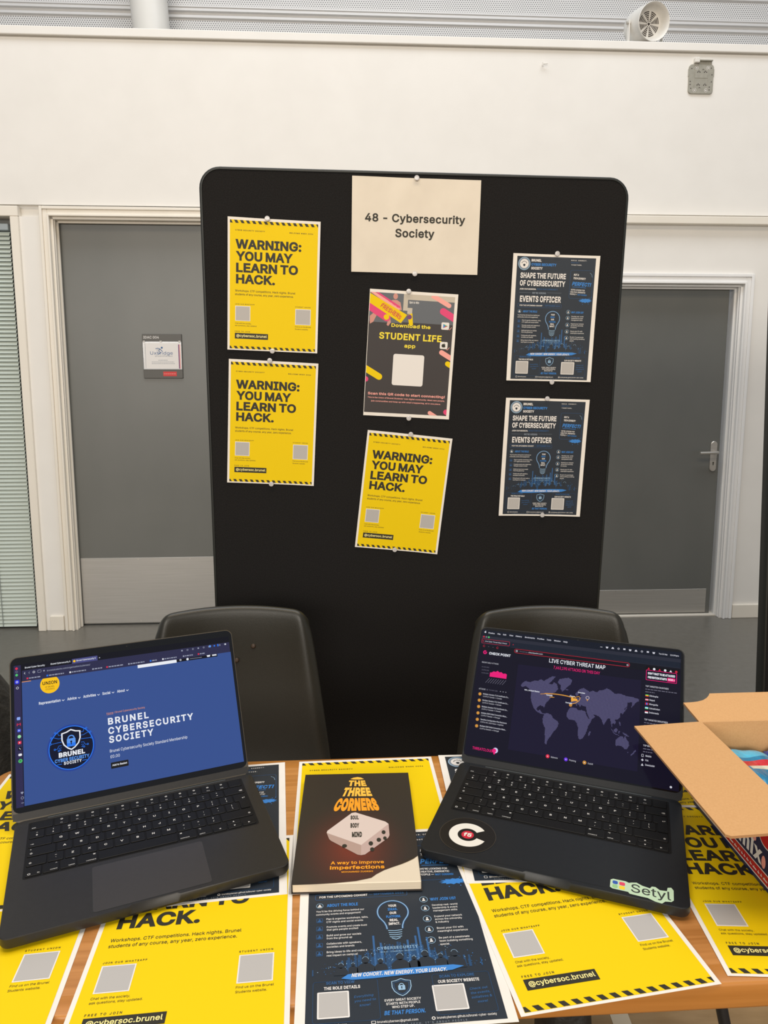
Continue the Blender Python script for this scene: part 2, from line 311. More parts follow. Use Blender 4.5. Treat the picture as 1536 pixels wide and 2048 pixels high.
    82: (353, [[47,0,47,400,186,400,228,396,262,384,288,365,307,341,318,311,322,277,318,243,307,213,288,189,262,171,228,159,186,155,76,155,76,201,184,201,212,203,234,210,251,221,262,236,269,255,271,277,269,299,262,318,251,334,234,346,212,353,183,355,98,355,98,0],[278,0,181,180,238,180,336,0]]),
    83: (351, [[176,-7,135,-3,100,7,72,24,50,47,36,75,30,107,82,107,87,86,97,69,112,56,131,46,153,41,176,39,202,41,225,47,244,58,259,72,269,90,272,110,269,127,261,141,249,152,233,161,192,175,144,188,100,205,68,227,48,257,41,293,45,325,59,352,80,375,108,391,141,402,179,405,216,402,249,391,276,375,297,353,310,327,315,297,265,297,257,324,238,344,210,356,177,361,153,358,132,352,114,342,101,329,93,313,90,295,94,277,103,262,117,251,133,242,167,231,208,220,245,207,282,187,298,173,310,155,318,134,321,109,317,78,304,50,283,26,254,8,218,-3]]),
    84: (353, [[25,355,25,400,328,400,328,355,202,355,202,0,151,0,151,355]]),
    85: (407, [[203,-6,159,-2,121,12,90,34,67,63,52,97,47,136,47,400,98,400,98,140,101,113,111,89,126,69,147,53,173,44,203,41,234,44,260,53,281,69,296,89,306,113,309,140,309,400,359,400,359,136,355,97,340,63,317,34,286,12,248,-2]]),
    86: (377, [[160,0,13,400,66,400,151,162,169,108,195,24,184,24,210,109,228,162,310,400,364,400,219,0]]),
    87: (540, [[122,0,13,400,65,400,128,154,138,114,147,74,155,31,149,31,157,74,166,114,176,154,241,400,299,400,363,154,373,114,382,74,391,31,384,31,392,74,401,114,411,154,474,400,526,400,417,0,358,0,289,254,276,308,264,373,275,373,263,310,250,254,181,0]]),
    88: (373, [[14,0,171,224,171,186,23,400,82,400,140,315,160,284,176,259,191,230,183,230,198,258,214,284,235,315,294,400,351,400,203,188,203,226,358,0,300,0,230,102,211,130,196,154,181,182,192,182,177,154,162,130,143,102,72,0]]),
    89: (371, [[160,0,160,164,13,400,72,400,151,271,175,230,196,181,176,181,197,230,220,271,300,400,358,400,211,164,211,0]]),
    90: (345, [[33,0,33,37,215,303,241,339,268,374,274,357,224,356,175,355,32,355,32,400,312,400,312,363,133,101,105,63,77,26,71,43,120,44,168,45,314,45,314,0]]),
    91: (215, [[80,-75,80,424,186,424,186,383,126,383,126,-34,186,-34,186,-75]]),
    92: (196, [[140,-60,11,419,56,419,185,-60]]),
    93: (215, [[29,-75,29,-34,89,-34,89,383,29,383,29,424,135,424,135,-75]]),
    94: (257, [[121,365,135,365,135,345,121,345],[21,219,102,387,155,387,236,219,188,219,126,353,130,353,69,219]]),
    95: (251, [[251,0,251,-44,0,-44,0,0]]),
    96: (172, [[90,337,38,416,92,416,129,337]]),
    97: (306, [[126,-7,99,-4,74,4,53,17,37,35,27,58,24,85,26,108,34,127,46,141,61,152,99,166,140,173,184,178,209,185,215,191,217,200,217,202,215,219,210,233,201,245,189,253,173,258,154,260,134,258,117,253,92,237,79,215,32,229,45,253,62,272,82,286,105,295,128,301,152,302,188,298,225,283,241,270,253,252,262,228,265,198,265,0,217,0,217,41,214,41,198,19,169,1,149,-5],[134,36,159,38,179,46,195,58,207,73,214,90,217,108,217,149,204,143,182,138,157,135,138,132,106,125,92,118,81,110,74,98,72,82,74,68,80,57,90,48,102,41]]),
    98: (334, [[180,-6,156,-4,136,3,108,25,93,46,88,46,88,0,41,0,41,400,89,400,89,251,93,251,108,272,135,293,155,300,180,302,215,298,246,283,272,261,291,230,303,192,307,148,303,104,291,66,272,36,246,13,216,-2],[173,37,199,40,220,52,236,69,248,92,256,119,258,149,256,179,248,205,237,228,220,245,199,256,173,259,148,256,127,245,110,229,98,207,91,180,89,149,91,118,98,90,110,68,127,51,148,40]]),
    99: (311, [[163,-6,125,-2,92,13,65,36,44,67,31,104,27,147,31,191,44,229,65,260,92,283,125,297,163,302,204,297,240,280,267,253,284,218,238,206,228,227,212,244,190,255,163,259,136,255,114,244,97,226,85,203,78,176,76,147,78,119,85,92,97,70,114,52,136,40,163,37,191,41,213,52,229,70,239,92,285,81,278,61,268,44,241,17,205,-1]]),
    100: (334, [[154,-6,118,-2,88,13,62,36,43,66,31,104,27,148,31,192,43,230,62,261,88,283,119,298,154,302,179,300,199,293,226,272,241,251,244,251,244,400,292,400,292,0,246,0,246,46,241,46,226,25,198,3,179,-4],[161,37,186,40,207,51,223,68,235,90,243,118,245,149,243,180,236,207,224,229,207,245,186,256,161,259,135,256,114,245,97,228,85,205,78,179,76,149,78,119,85,92,97,69,114,52,135,40]]),
    101: (318, [[167,-6,126,-2,92,13,64,36,44,67,31,104,27,147,31,190,43,228,64,259,90,283,123,297,161,302,185,300,209,294,231,283,251,268,268,248,281,222,289,190,292,152,292,133,59,133,59,174,266,174,243,159,241,187,234,211,222,231,206,247,186,256,161,260,136,256,115,246,98,231,86,212,78,190,75,166,75,140,78,109,87,83,101,63,119,48,141,39,167,36,199,41,224,57,240,83,287,71,278,50,263,31,245,15,222,3,196,-4]]),
    102: (199, [[179,298,179,257,5,257,5,298],[63,0,63,339,66,363,75,382,89,397,106,408,126,414,147,417,175,414,191,410,179,368,169,371,153,373,134,370,121,362,114,348,111,329,111,0]]),
    103: (334, [[163,-118,132,-116,105,-110,83,-100,65,-87,50,-71,40,-54,80,-32,96,-52,121,-69,140,-75,163,-77,196,-72,222,-59,239,-37,245,-5,245,54,241,54,225,33,198,12,179,6,153,4,119,8,89,21,63,42,43,71,31,107,27,150,31,193,43,231,63,261,88,283,119,298,154,302,179,300,199,293,227,272,242,251,246,251,246,298,293,298,293,-7,289,-42,275,-71,255,-92,228,-107,197,-116],[161,46,186,50,207,59,224,74,236,95,243,121,246,151,243,181,236,208,224,229,208,246,187,256,161,259,135,256,114,245,97,228,85,206,78,180,76,151,78,122,86,96,98,75,114,60,136,50]]),
    104: (322, [[89,178,89,0,41,0,41,400,89,400,89,226,81,226,97,261,120,285,147,298,179,302,207,299,232,290,253,274,268,252,278,224,281,189,281,0,233,0,233,185,228,216,215,239,193,254,165,259,145,256,126,250,111,238,99,222,92,202]]),
    105: (131, [[41,0,41,298,89,298,89,0],[66,348,53,351,42,357,35,368,32,380,35,392,42,403,53,410,66,412,79,410,90,403,97,392,99,380,97,368,90,357,79,351]]),
    106: (131, [[41,298,89,298,89,-24,87,-49,80,-71,68,-89,51,-102,29,-110,3,-112,-8,-112,-8,-68,2,-68,19,-65,32,-57,39,-42,41,-23],[66,348,53,351,42,357,35,368,32,380,35,392,42,403,53,410,66,412,78,410,89,403,97,392,99,380,97,368,89,357,78,351]]),
    107: (299, [[86,107,86,166,95,166,224,298,283,298,145,157,139,157],[41,0,41,400,89,400,89,0],[231,0,116,146,150,180,293,0]]),
    108: (149, [[110,-2,79,3,58,16,46,37,41,66,41,400,89,400,89,78,91,60,94,49,102,43,115,41,126,41,133,43,142,2,127,-1]]),
    109: (479, [[41,0,41,298,88,298,88,232,85,232,93,254,104,272,119,286,135,296,153,302,172,304,202,299,226,284,243,261,252,232,246,232,253,252,265,270,281,284,299,295,320,301,343,304,368,301,391,292,410,278,425,258,435,232,438,201,438,0,390,0,390,199,385,227,372,246,352,256,329,260,310,258,294,251,281,241,272,228,266,212,264,194,264,0,216,0,216,204,211,227,199,245,180,256,157,260,140,258,124,252,110,242,99,227,92,209,89,187,89,0]]),
    110: (322, [[89,178,89,0,41,0,41,298,88,298,88,226,81,226,97,261,120,285,147,298,179,302,207,299,232,290,252,274,268,252,278,224,281,189,281,0,233,0,233,185,228,216,215,239,193,254,165,259,145,256,126,250,111,238,99,222,92,202]]),
    111: (326, [[163,-6,125,-2,92,13,65,36,44,67,31,104,27,147,31,191,44,229,65,260,92,283,125,297,163,302,201,297,235,283,262,260,283,229,295,191,300,147,295,104,283,67,262,36,235,13,201,-2],[163,37,190,40,212,52,229,70,241,92,249,119,251,147,249,176,241,203,229,226,212,244,190,255,163,259,136,255,114,244,97,226,85,203,78,176,76,147,78,119,85,92,97,70,114,52,136,40]]),
    112: (334, [[41,-112,41,298,88,298,88,251,93,251,108,272,135,293,155,300,180,302,215,298,246,283,272,261,291,230,303,192,307,148,303,104,291,66,272,36,246,13,216,-2,180,-6,156,-4,136,3,108,25,93,46,89,46,89,-112],[173,37,199,40,220,52,236,69,248,92,256,119,258,149,256,179,248,205,237,228,220,245,199,256,173,259,148,256,127,245,110,229,98,207,91,180,89,149,91,118,98,90,110,68,127,51,148,40]]),
    113: (334, [[292,-112,244,-112,244,46,241,46,226,25,198,3,179,-4,154,-6,118,-2,88,13,62,36,43,66,31,104,27,148,31,192,43,230,62,261,88,283,119,298,154,302,179,300,199,293,226,272,241,251,246,251,246,298,292,298],[161,37,186,40,207,51,223,68,235,90,243,118,245,149,243,180,236,207,224,229,207,245,186,256,161,259,135,256,114,245,97,228,85,205,78,179,76,149,78,119,85,92,97,69,114,52,135,40]]),
    114: (204, [[41,0,41,298,88,298,88,252,91,252,102,273,120,289,142,299,168,303,180,302,191,302,191,253,181,255,163,256,143,254,125,247,110,237,99,223,92,206,89,186,89,0]]),
    115: (287, [[143,-6,114,-4,88,3,66,14,49,30,36,50,28,74,74,84,83,62,98,47,118,39,143,36,171,39,192,49,206,64,211,81,208,95,200,107,186,116,167,122,117,134,82,146,57,164,42,187,37,215,40,240,51,261,68,278,90,291,117,300,147,302,176,300,200,293,219,282,235,267,247,249,255,228,211,218,203,234,191,248,173,258,147,261,123,258,103,249,90,235,85,218,88,203,97,191,113,182,135,175,180,165,216,152,241,135,256,112,260,84,257,59,246,37,228,19,204,5,176,-4]]),
    116: (179, [[160,298,160,257,5,257,5,298],[51,370,99,370,99,77,101,60,107,48,118,41,134,39,146,40,159,42,168,1,151,-2,132,-3,98,2,72,17,56,41,51,73]]),
    117: (322, [[143,-4,115,-1,90,8,70,24,54,46,45,75,41,109,41,298,89,298,89,113,94,82,108,59,129,44,157,39,178,42,196,49,211,60,223,76,230,96,233,120,233,298,281,298,281,0,234,0,234,72,242,72,225,37,202,13,175,0]]),
    118: (306, [[128,0,14,298,66,298,130,122,147,68,162,16,145,16,159,68,176,122,240,298,292,298,178,0]]),
    119: (446, [[108,0,18,298,68,298,105,168,121,107,138,32,130,32,146,106,162,168,198,298,249,298,284,168,300,107,316,32,308,32,325,106,341,168,377,298,428,298,338,0,290,0,251,135,239,177,228,220,217,266,228,266,218,221,206,177,195,135,156,0]]),
    120: (298, [[16,0,135,172,134,134,23,298,79,298,116,240,141,199,163,162,138,162,159,199,183,240,221,298,277,298,164,133,164,168,281,0,226,0,181,67,157,107,136,143,161,143,140,107,117,67,72,0]]),
    121: (306, [[37,-109,48,-67,56,-69,82,-70,93,-66,102,-58,111,-46,118,-28,128,-1,14,298,66,298,130,122,147,68,162,16,144,16,159,68,176,122,240,298,292,298,161,-46,139,-84,125,-97,110,-107,92,-112,72,-114,51,-112]]),
    122: (299, [[33,0,33,36,200,251,200,254,38,254,38,298,261,298,261,260,99,47,99,44,266,44,266,0]]),
    123: (215, [[23,172,23,198,51,202,69,212,79,230,82,257,82,319,87,366,94,384,105,399,119,410,137,418,159,422,186,424,186,384,157,380,139,368,130,348,126,318,126,241,122,213,116,202,107,192,94,183,76,177],[186,-75,159,-74,137,-69,119,-61,105,-50,94,-36,87,-18,82,30,82,91,79,118,69,137,51,147,23,150,23,176,76,171,94,165,107,157,116,146,122,134,126,107,126,30,130,1,139,-20,157,-31,186,-35],[23,150,23,199,71,199,71,150]]),
    124: (181, [[111,529,111,-129,69,-129,69,529]]),
    125: (215, [[191,172,139,177,121,183,108,192,98,202,92,213,88,241,88,318,85,348,76,368,58,380,29,384,29,424,56,422,78,418,96,410,110,399,120,384,127,366,133,319,133,257,136,230,146,212,164,202,191,198],[29,-75,29,-35,58,-31,76,-20,85,1,88,30,88,107,92,134,98,146,108,157,121,165,139,171,191,176,191,150,163,147,146,136,136,118,133,91,133,30,127,-18,120,-36,110,-50,96,-61,78,-69,56,-74],[191,150,143,150,143,199,191,198]]),
    126: (356, [[41,118,43,148,52,171,65,189,81,200,99,207,119,209,138,207,155,201,193,173,216,156,235,151,250,154,261,163,268,178,271,199,315,199,312,169,304,146,291,128,275,116,256,110,237,107,217,110,200,116,162,143,139,160,121,165,107,163,95,154,87,140,85,118]]),
    163: (334, [[29,32,29,45,49,48,63,58,71,75,73,98,67,282,70,315,80,345,98,370,123,389,153,401,188,405,218,402,244,393,267,377,285,357,297,332,304,303,258,296,250,323,236,343,215,356,188,361,165,358,146,350,132,338,122,323,116,304,115,283,121,100,119,83,114,70,97,50,73,39,48,33],[29,0,29,45,237,45,248,46,254,50,260,67,260,84,305,84,305,71,301,40,288,18,267,4,235,0],[29,180,29,220,245,220,245,180]]),
    8212: (550, [[550,192,550,148,0,148,0,192]]),
    8226: (306, [[153,73,130,76,110,84,92,98,78,115,70,136,67,159,70,181,78,202,92,219,110,233,130,242,153,245,176,242,196,233,214,219,227,202,236,181,239,159,236,136,227,115,214,98,196,84,176,76]]),
    8217: (139, [[41,250,64,400,119,400,77,250]]),
    8984: (548, [[150,-9,128,-6,108,3,90,16,77,34,68,54,66,76,68,99,77,119,90,137,108,150,128,159,150,162,195,162,195,238,150,238,128,241,108,250,90,263,77,281,68,301,66,324,68,346,77,366,90,384,108,397,128,406,150,409,173,406,193,397,211,384,225,366,233,346,236,324,236,279,313,279,313,324,316,346,324,366,338,384,355,397,376,406,398,409,421,406,441,397,458,384,472,366,480,346,483,324,480,301,472,281,458,263,441,250,421,241,398,238,353,238,353,162,398,162,421,159,441,150,458,137,472,119,480,99,483,76,480,54,472,33,458,16,441,2,421,-6,398,-9,376,-6,355,2,338,16,324,33,316,54,313,76,313,121,236,121,236,76,233,54,225,34,211,16,193,3,173,-6],[150,32,173,38,189,54,195,76,195,121,150,121,128,115,112,99,106,76,112,54,128,38],[150,279,195,279,195,324,189,346,173,362,150,368,128,362,112,346,106,324,112,301,128,285],[353,279,398,279,421,285,437,301,443,324,437,346,421,362,398,368,376,362,359,346,353,324],[398,32,421,38,437,54,443,76,437,99,421,115,398,121,353,121,353,76,359,54,376,38],[236,162,313,162,313,238,236,238]]),
    8997: (560, [[324,400,511,400,511,356,324,356],[49,356,49,400,204,400,383,44,511,44,511,0,357,0,177,356]]),
    8963: (427, [[84,213,53,243,214,404,374,243,344,213,214,342]]),
    8679: (564, [[49,198,282,431,515,198,396,198,396,0,168,0,168,198],[139,234,209,234,209,36,355,36,355,234,425,234,282,377]]),
    8677: (556, [[307,83,307,317,424,200],[49,178,49,222,343,222,343,178],[463,83,463,317,507,317,507,83]]),
    9003: (667, [[244,0,46,200,244,400,617,400,617,0],[262,44,574,44,574,356,262,356,107,200],[499,113,469,83,264,287,294,317],[294,83,264,113,469,317,499,287]]),
    8617: (627, [[228,0,53,175,228,350,259,319,203,263,172,234,137,205,106,180,112,189,135,193,157,196,179,197,445,197,468,200,489,209,506,222,519,239,528,260,531,282,528,305,519,326,506,343,489,357,468,365,445,368,425,368,425,412,445,412,481,408,512,395,539,375,560,348,573,317,577,282,573,248,560,217,539,190,512,170,481,157,445,153,179,153,157,154,135,157,112,161,106,170,129,152,154,131,180,109,203,88,259,31]]),
    8594: (523, [[294,0,263,31,320,88,343,109,368,131,394,152,416,170,410,161,388,157,366,154,343,153,68,153,68,197,343,197,366,196,388,193,410,189,416,180,386,205,351,234,320,263,263,319,294,350,469,175]]),
    8592: (523, [[228,0,53,175,228,350,259,319,203,263,172,234,137,205,106,180,112,189,135,193,157,196,179,197,455,197,455,153,179,153,157,154,135,157,112,161,106,170,129,152,154,131,180,109,203,88,259,31]]),
    8593: (457, [[53,231,228,406,403,231,372,200,316,257,287,288,258,323,234,354,243,347,247,325,249,303,250,280,250,0,206,0,206,280,207,303,210,325,214,347,223,354,205,331,184,305,162,280,141,257,84,200]]),
    8595: (457, [[403,169,228,-6,53,169,84,200,141,143,169,112,198,78,223,46,214,53,210,75,207,98,206,120,206,400,250,400,250,120,249,98,247,75,243,53,234,46,252,69,272,95,295,120,316,143,372,200]]),
    183: (154, [[77,154,63,157,52,165,44,176,41,190,44,204,52,216,63,223,77,226,91,223,103,216,110,204,113,190,110,176,103,165,91,157]]),
    32: (148, []),
}
GLYPH = {}
for _code, (_adv, _loops) in GLYPH_OUTLINES.items():
    GLYPH[chr(_code)] = (_adv / 400, [[(L[i] / 400, L[i + 1] / 400) for i in range(0, len(L), 2)] for L in _loops])
_GC = {}


def glyph(ch, wt):
    """Triangulated glyph (cap height 1), outlines pushed out by wt for heavier weights."""
    k = (ch, wt)
    if k in _GC:
        return _GC[k]
    adv, loops = GLYPH.get(ch, GLYPH['-'])
    out = []
    for L in loops:
        P = []
        for p in L:
            if not P or (abs(p[0] - P[-1][0]) + abs(p[1] - P[-1][1])) > 1e-4:
                P.append(p)
        if len(P) > 2 and abs(P[0][0] - P[-1][0]) + abs(P[0][1] - P[-1][1]) < 1e-4:
            P.pop()
        if wt:
            n = len(P)
            Q = []
            for i in range(n):
                a, b, c = P[i - 1], P[i], P[(i + 1) % n]
                d1 = Vector((b[0] - a[0], b[1] - a[1])).normalized()
                d2 = Vector((c[0] - b[0], c[1] - b[1])).normalized()
                n1, n2 = Vector((-d1.y, d1.x)), Vector((-d2.y, d2.x))
                s = n1 + n2
                q = s / max(0.45, s.dot(n1)) if s.length > 1e-5 else n1
                Q.append((b[0] + q.x * wt, b[1] + q.y * wt))
            P = Q
        out.append(P)
    V2, E2 = [], []
    for L in out:
        o, n = len(V2), len(L)
        V2 += [Vector(p) for p in L]
        E2 += [(o + i, o + (i + 1) % n) for i in range(n)]
    flat, tris = [], []
    if V2:
        r = delaunay_2d_cdt(V2, E2, [], 0, 1e-5)
        flat = [(p.x, p.y) for p in r[0]]
        for f in r[2]:
            cx = sum(flat[i][0] for i in f) / len(f)
            cy = sum(flat[i][1] for i in f) / len(f)
            wn = 0
            for L in out:
                for i in range(len(L)):
                    (xa, ya), (xb, yb) = L[i - 1], L[i]
                    if (ya > cy) != (yb > cy) and cx < (xb - xa) * (cy - ya) / (yb - ya) + xa:
                        wn += 1 if yb > ya else -1
            if wn < 0:
                tris.append(tuple(f))
    _GC[k] = (adv + wt * 1.2, flat, tris)
    return _GC[k]


# ------------------------------------------------------------------ mesh builder
class MB:
    def __init__(self):
        self.v, self.f, self.mi, self.mats = [], [], [], []
        self.M = None

    def slot(self, m):
        if m not in self.mats:
            self.mats.append(m)
        return self.mats.index(m)

    def add(self, vs_, fs_, m, M=None):
        o = len(self.v)
        M = M if M is not None else self.M
        for p in vs_:
            p = Vector(p)
            self.v.append(tuple(M @ p) if M is not None else tuple(p))
        s = self.slot(m)
        for f in fs_:
            self.f.append(tuple(i + o for i in f))
            self.mi.append(s)

    def poly(self, pts, m, z=0.0):
        self.add([(x, y, z) for x, y in pts], [tuple(range(len(pts)))], m)

    def tess(self, pts, m, z=0.0):
        t = tessellate_polygon([[Vector((x, y, 0)) for x, y in pts]])
        self.add([(x, y, z) for x, y in pts], [tuple(i) for i in t], m)

    def rect(self, x0, y0, x1, y1, m, z=0.0):
        nx, ny = int(abs(x1 - x0) / 0.016) + 1, int(abs(y1 - y0) / 0.025) + 1
        if nx * ny > 1:
            self.grid(x0, y0, x1, y1, nx, ny, m, z)
        else:
            self.poly([(x0, y0), (x1, y0), (x1, y1), (x0, y1)], m, z)

    def strips(self, pts, m, z=0.0, step=0.010):
        """A flat polygon cut into narrow columns, so that it can follow a bowed sheet."""
        a, b = min(p[0] for p in pts), max(p[0] for p in pts)
        n = int((b - a) / step) + 1
        for i in range(n):
            q = clip_poly(pts, (a + (b - a) * i / n, -9, a + (b - a) * (i + 1) / n, 9))
            if len(q) > 2:
                self.poly(q, m, z)

    def grid(self, x0, y0, x1, y1, nx, ny, m, z=0.0):
        vs_ = [(x0 + (x1 - x0) * i / nx, y0 + (y1 - y0) * j / ny, z) for j in range(ny + 1) for i in range(nx + 1)]
        fs_ = [(j * (nx + 1) + i, j * (nx + 1) + i + 1, (j + 1) * (nx + 1) + i + 1, (j + 1) * (nx + 1) + i) for j in range(ny) for i in range(nx)]
        self.add(vs_, fs_, m)

    def disc(self, cx, cy, r, m, z=0.0, n=24, ry=None):
        ry = r if ry is None else ry
        self.poly([(cx + r * cos(2 * pi * i / n), cy + ry * sin(2 * pi * i / n)) for i in range(n)], m, z)

    def ring(self, cx, cy, r0, r1, m, z=0.0, n=28, a0=0.0, a1=2 * pi):
        k = n + 1
        vs_ = []
        for i in range(k):
            a = a0 + (a1 - a0) * i / n
            vs_ += [(cx + r0 * cos(a), cy + r0 * sin(a), z), (cx + r1 * cos(a), cy + r1 * sin(a), z)]
        self.add(vs_, [(2 * i, 2 * i + 1, 2 * i + 3, 2 * i + 2) for i in range(n)], m)

    def line(self, pts, w, m, z=0.0, closed=False):
        fine = []
        for i in range(len(pts)):
            fine.append(pts[i])
            if i < len(pts) - 1 or closed:
                b = pts[(i + 1) % len(pts)]
                k = int(math.hypot(b[0] - pts[i][0], b[1] - pts[i][1]) / 0.016)
                fine += [(pts[i][0] + (b[0] - pts[i][0]) * q / (k + 1), pts[i][1] + (b[1] - pts[i][1]) * q / (k + 1)) for q in range(1, k + 1)]
        pts = fine
        n = len(pts)
        P = [Vector(p) for p in pts]
        vs_ = []
        for i in range(n):
            a = P[i - 1] if (i > 0 or closed) else P[i]
            b = P[(i + 1) % n] if (i < n - 1 or closed) else P[i]
            d = (b - a)
            d = d.normalized() if d.length > 1e-9 else Vector((1, 0))
            nn = Vector((-d.y, d.x)) * (w / 2)
            vs_ += [(P[i].x + nn.x, P[i].y + nn.y, z), (P[i].x - nn.x, P[i].y - nn.y, z)]
        e = n if closed else n - 1
        self.add(vs_, [(2 * i, 2 * i + 1, 2 * ((i + 1) % n) + 1, 2 * ((i + 1) % n)) for i in range(e)], m)

    def capsule(self, x0, y0, x1, y1, r, m, z=0.0, ends=3, clip=None):
        """Thick round-ended stroke; ends bit 1 rounds the start, bit 2 the end; clip = (xmin, ymin, xmax, ymax)."""
        d = Vector((x1 - x0, y1 - y0)).normalized()
        nn = Vector((-d.y, d.x))
        a = math.atan2(nn.y, nn.x)
        pts = []
        if ends & 1:
            pts += [(x0 + r * cos(a + pi * i / 8), y0 + r * sin(a + pi * i / 8)) for i in range(9)]
        else:
            pts += [(x0 + nn.x * r, y0 + nn.y * r), (x0 - nn.x * r, y0 - nn.y * r)]
        if ends & 2:
            pts += [(x1 + r * cos(a + pi + pi * i / 8), y1 + r * sin(a + pi + pi * i / 8)) for i in range(9)]
        else:
            pts += [(x1 - nn.x * r, y1 - nn.y * r), (x1 + nn.x * r, y1 + nn.y * r)]
        if clip:
            pts = clip_poly(pts, clip)
        if len(pts) > 2:
            self.strips(pts, m, z)

    def rrect(self, x0, y0, x1, y1, r, m, z=0.0, n=5):
        if abs(x1 - x0) > 0.03:
            self.strips(rr_outline(x0, y0, x1, y1, r, n), m, z)
        else:
            self.poly(rr_outline(x0, y0, x1, y1, r, n), m, z)

    def rrect_line(self, x0, y0, x1, y1, r, w, m, z=0.0):
        self.line(rr_outline(x0, y0, x1, y1, r, 4), w, m, z, True)

    def text(self, s, x0, y, h, m, z=0.0, x1=None, wt=0.0, sp=0.0, shear=0.0, rot=0.0, align='l', fn=None):
        """One line of lettering: cap height h, baseline y, fitted between x0 and x1 when x1 is given."""
        pen = 0.0
        V, Fc = [], []
        for ch in s:
            if ch == ' ':
                pen += 0.36 + sp * (1.7 if sp < 0 else 1.0)
                continue
            adv, pts, tris = glyph(ch, wt)
            o = len(V)
            V += [(pen + px, (py + wt) / (1 + 2 * wt)) for px, py in pts]
            Fc += [tuple(i + o for i in t) for t in tris]
            pen += adv + sp
        if not V:
            return
        xa, xb = min(p[0] for p in V), max(p[0] for p in V)
        sx = h if x1 is None else (x1 - x0) / (xb - xa)
        if align == 'c' and x1 is None:
            x0 -= (xb - xa) * sx / 2
        if align == 'r' and x1 is None:
            x0 -= (xb - xa) * sx
        out = []
        c_, s_ = cos(rot), sin(rot)
        for px, py in V:
            ax, ay = (px - xa) * sx + shear * py * h, py * h
            if fn:
                fx, fy = fn((px - xa) / (xb - xa), py)
                out.append((fx, fy, z))
            else:
                out.append((x0 + ax * c_ - ay * s_, y + ax * s_ + ay * c_, z))
        self.add(out, Fc, m)

    def box(self, x0, x1, y0, y1, z0, z1, m, b=0.0, seg=2):
        if b <= 0:
            self.add([(x0, y0, z0), (x1, y0, z0), (x1, y1, z0), (x0, y1, z0), (x0, y0, z1), (x1, y0, z1), (x1, y1, z1), (x0, y1, z1)],
                     [(0, 3, 2, 1), (4, 5, 6, 7), (0, 1, 5, 4), (1, 2, 6, 5), (2, 3, 7, 6), (3, 0, 4, 7)], m)
            return
        bm = bmesh.new()
        bmesh.ops.create_cube(bm, size=1.0)
        for v in bm.verts:
            v.co = (x0 + (v.co.x + .5) * (x1 - x0), y0 + (v.co.y + .5) * (y1 - y0), z0 + (v.co.z + .5) * (z1 - z0))
        bmesh.ops.bevel(bm, geom=list(bm.edges), offset=b, segments=seg, affect='EDGES', profile=0.5)
        bm.verts.index_update()
        self.add([tuple(v.co) for v in bm.verts], [tuple(v.index for v in f.verts) for f in bm.faces], m)
        bm.free()

    def layers(self, outs, m, cap0=True, cap1=True, mtop=None):
        """outs: list of (outline, z) with equal counts - a lofted solid."""
        n = len(outs[0][0])
        vs_, fs_ = [], []
        for o, z in outs:
            vs_ += [(x, y, z) for x, y in o]
        for k in range(len(outs) - 1):
            for i in range(n):
                j = (i + 1) % n
                fs_.append((k * n + i, k * n + j, (k + 1) * n + j, (k + 1) * n + i))
        if cap0:
            fs_.append(tuple(reversed(range(n))))
        if cap1 and mtop is None:
            fs_.append(tuple((len(outs) - 1) * n + i for i in range(n)))
        self.add(vs_, fs_, m)
        if cap1 and mtop is not None:
            o, z = outs[-1]
            self.poly(o, mtop, z)

    def tube(self, path, r, m, n=10, cap=True):
        P = [Vector(p) for p in path]
        rs = r if isinstance(r, (list, tuple)) else [r] * len(P)
        vs_, fs_ = [], []
        up = None
        for i, p in enumerate(P):
            d = (P[min(i + 1, len(P) - 1)] - P[max(i - 1, 0)]).normalized()
            if up is None:
                up = Vector((0, 0, 1)) if abs(d.z) < 0.9 else Vector((1, 0, 0))
            a = d.cross(up)
            a = a.normalized() if a.length > 1e-6 else d.orthogonal().normalized()
            b = a.cross(d)
            up = b
            vs_ += [tuple(p + a * rs[i] * cos(2 * pi * k / n) + b * rs[i] * sin(2 * pi * k / n)) for k in range(n)]
        for i in range(len(P) - 1):
            for k in range(n):
                j = (k + 1) % n
                fs_.append((i * n + k, i * n + j, (i + 1) * n + j, (i + 1) * n + k))
        if cap:
            fs_.append(tuple(reversed(range(n))))
            fs_.append(tuple((len(P) - 1) * n + k for k in range(n)))
        self.add(vs_, fs_, m)

    def lathe(self, prof, m, n=32, M=None):
        """prof: (radius, z) pairs turned about z."""
        vs_ = [(r * cos(2 * pi * k / n), r * sin(2 * pi * k / n), z) for r, z in prof for k in range(n)]
        fs_ = [(i * n + k, i * n + (k + 1) % n, (i + 1) * n + (k + 1) % n, (i + 1) * n + k) for i in range(len(prof) - 1) for k in range(n)]
        self.add(vs_, fs_, m, M)

    def build(self, name, parent=None, M=None, smooth=None, warp=None):
        me = bpy.data.meshes.new(name)
        V = self.v if warp is None else [warp(*p) for p in self.v]
        me.from_pydata(V, [], self.f)
        for m in self.mats:
            me.materials.append(m)
        me.polygons.foreach_set('material_index', self.mi)
        if smooth is not None:
            me.polygons.foreach_set('use_smooth', [True] * len(me.polygons))
            me.set_sharp_from_angle(angle=radians(smooth))
        me.update()
        o = bpy.data.objects.new(name, me)
        COL.objects.link(o)
        if parent is not None:
            o.parent = parent
        if M is not None:
            o.matrix_basis = M
        return o


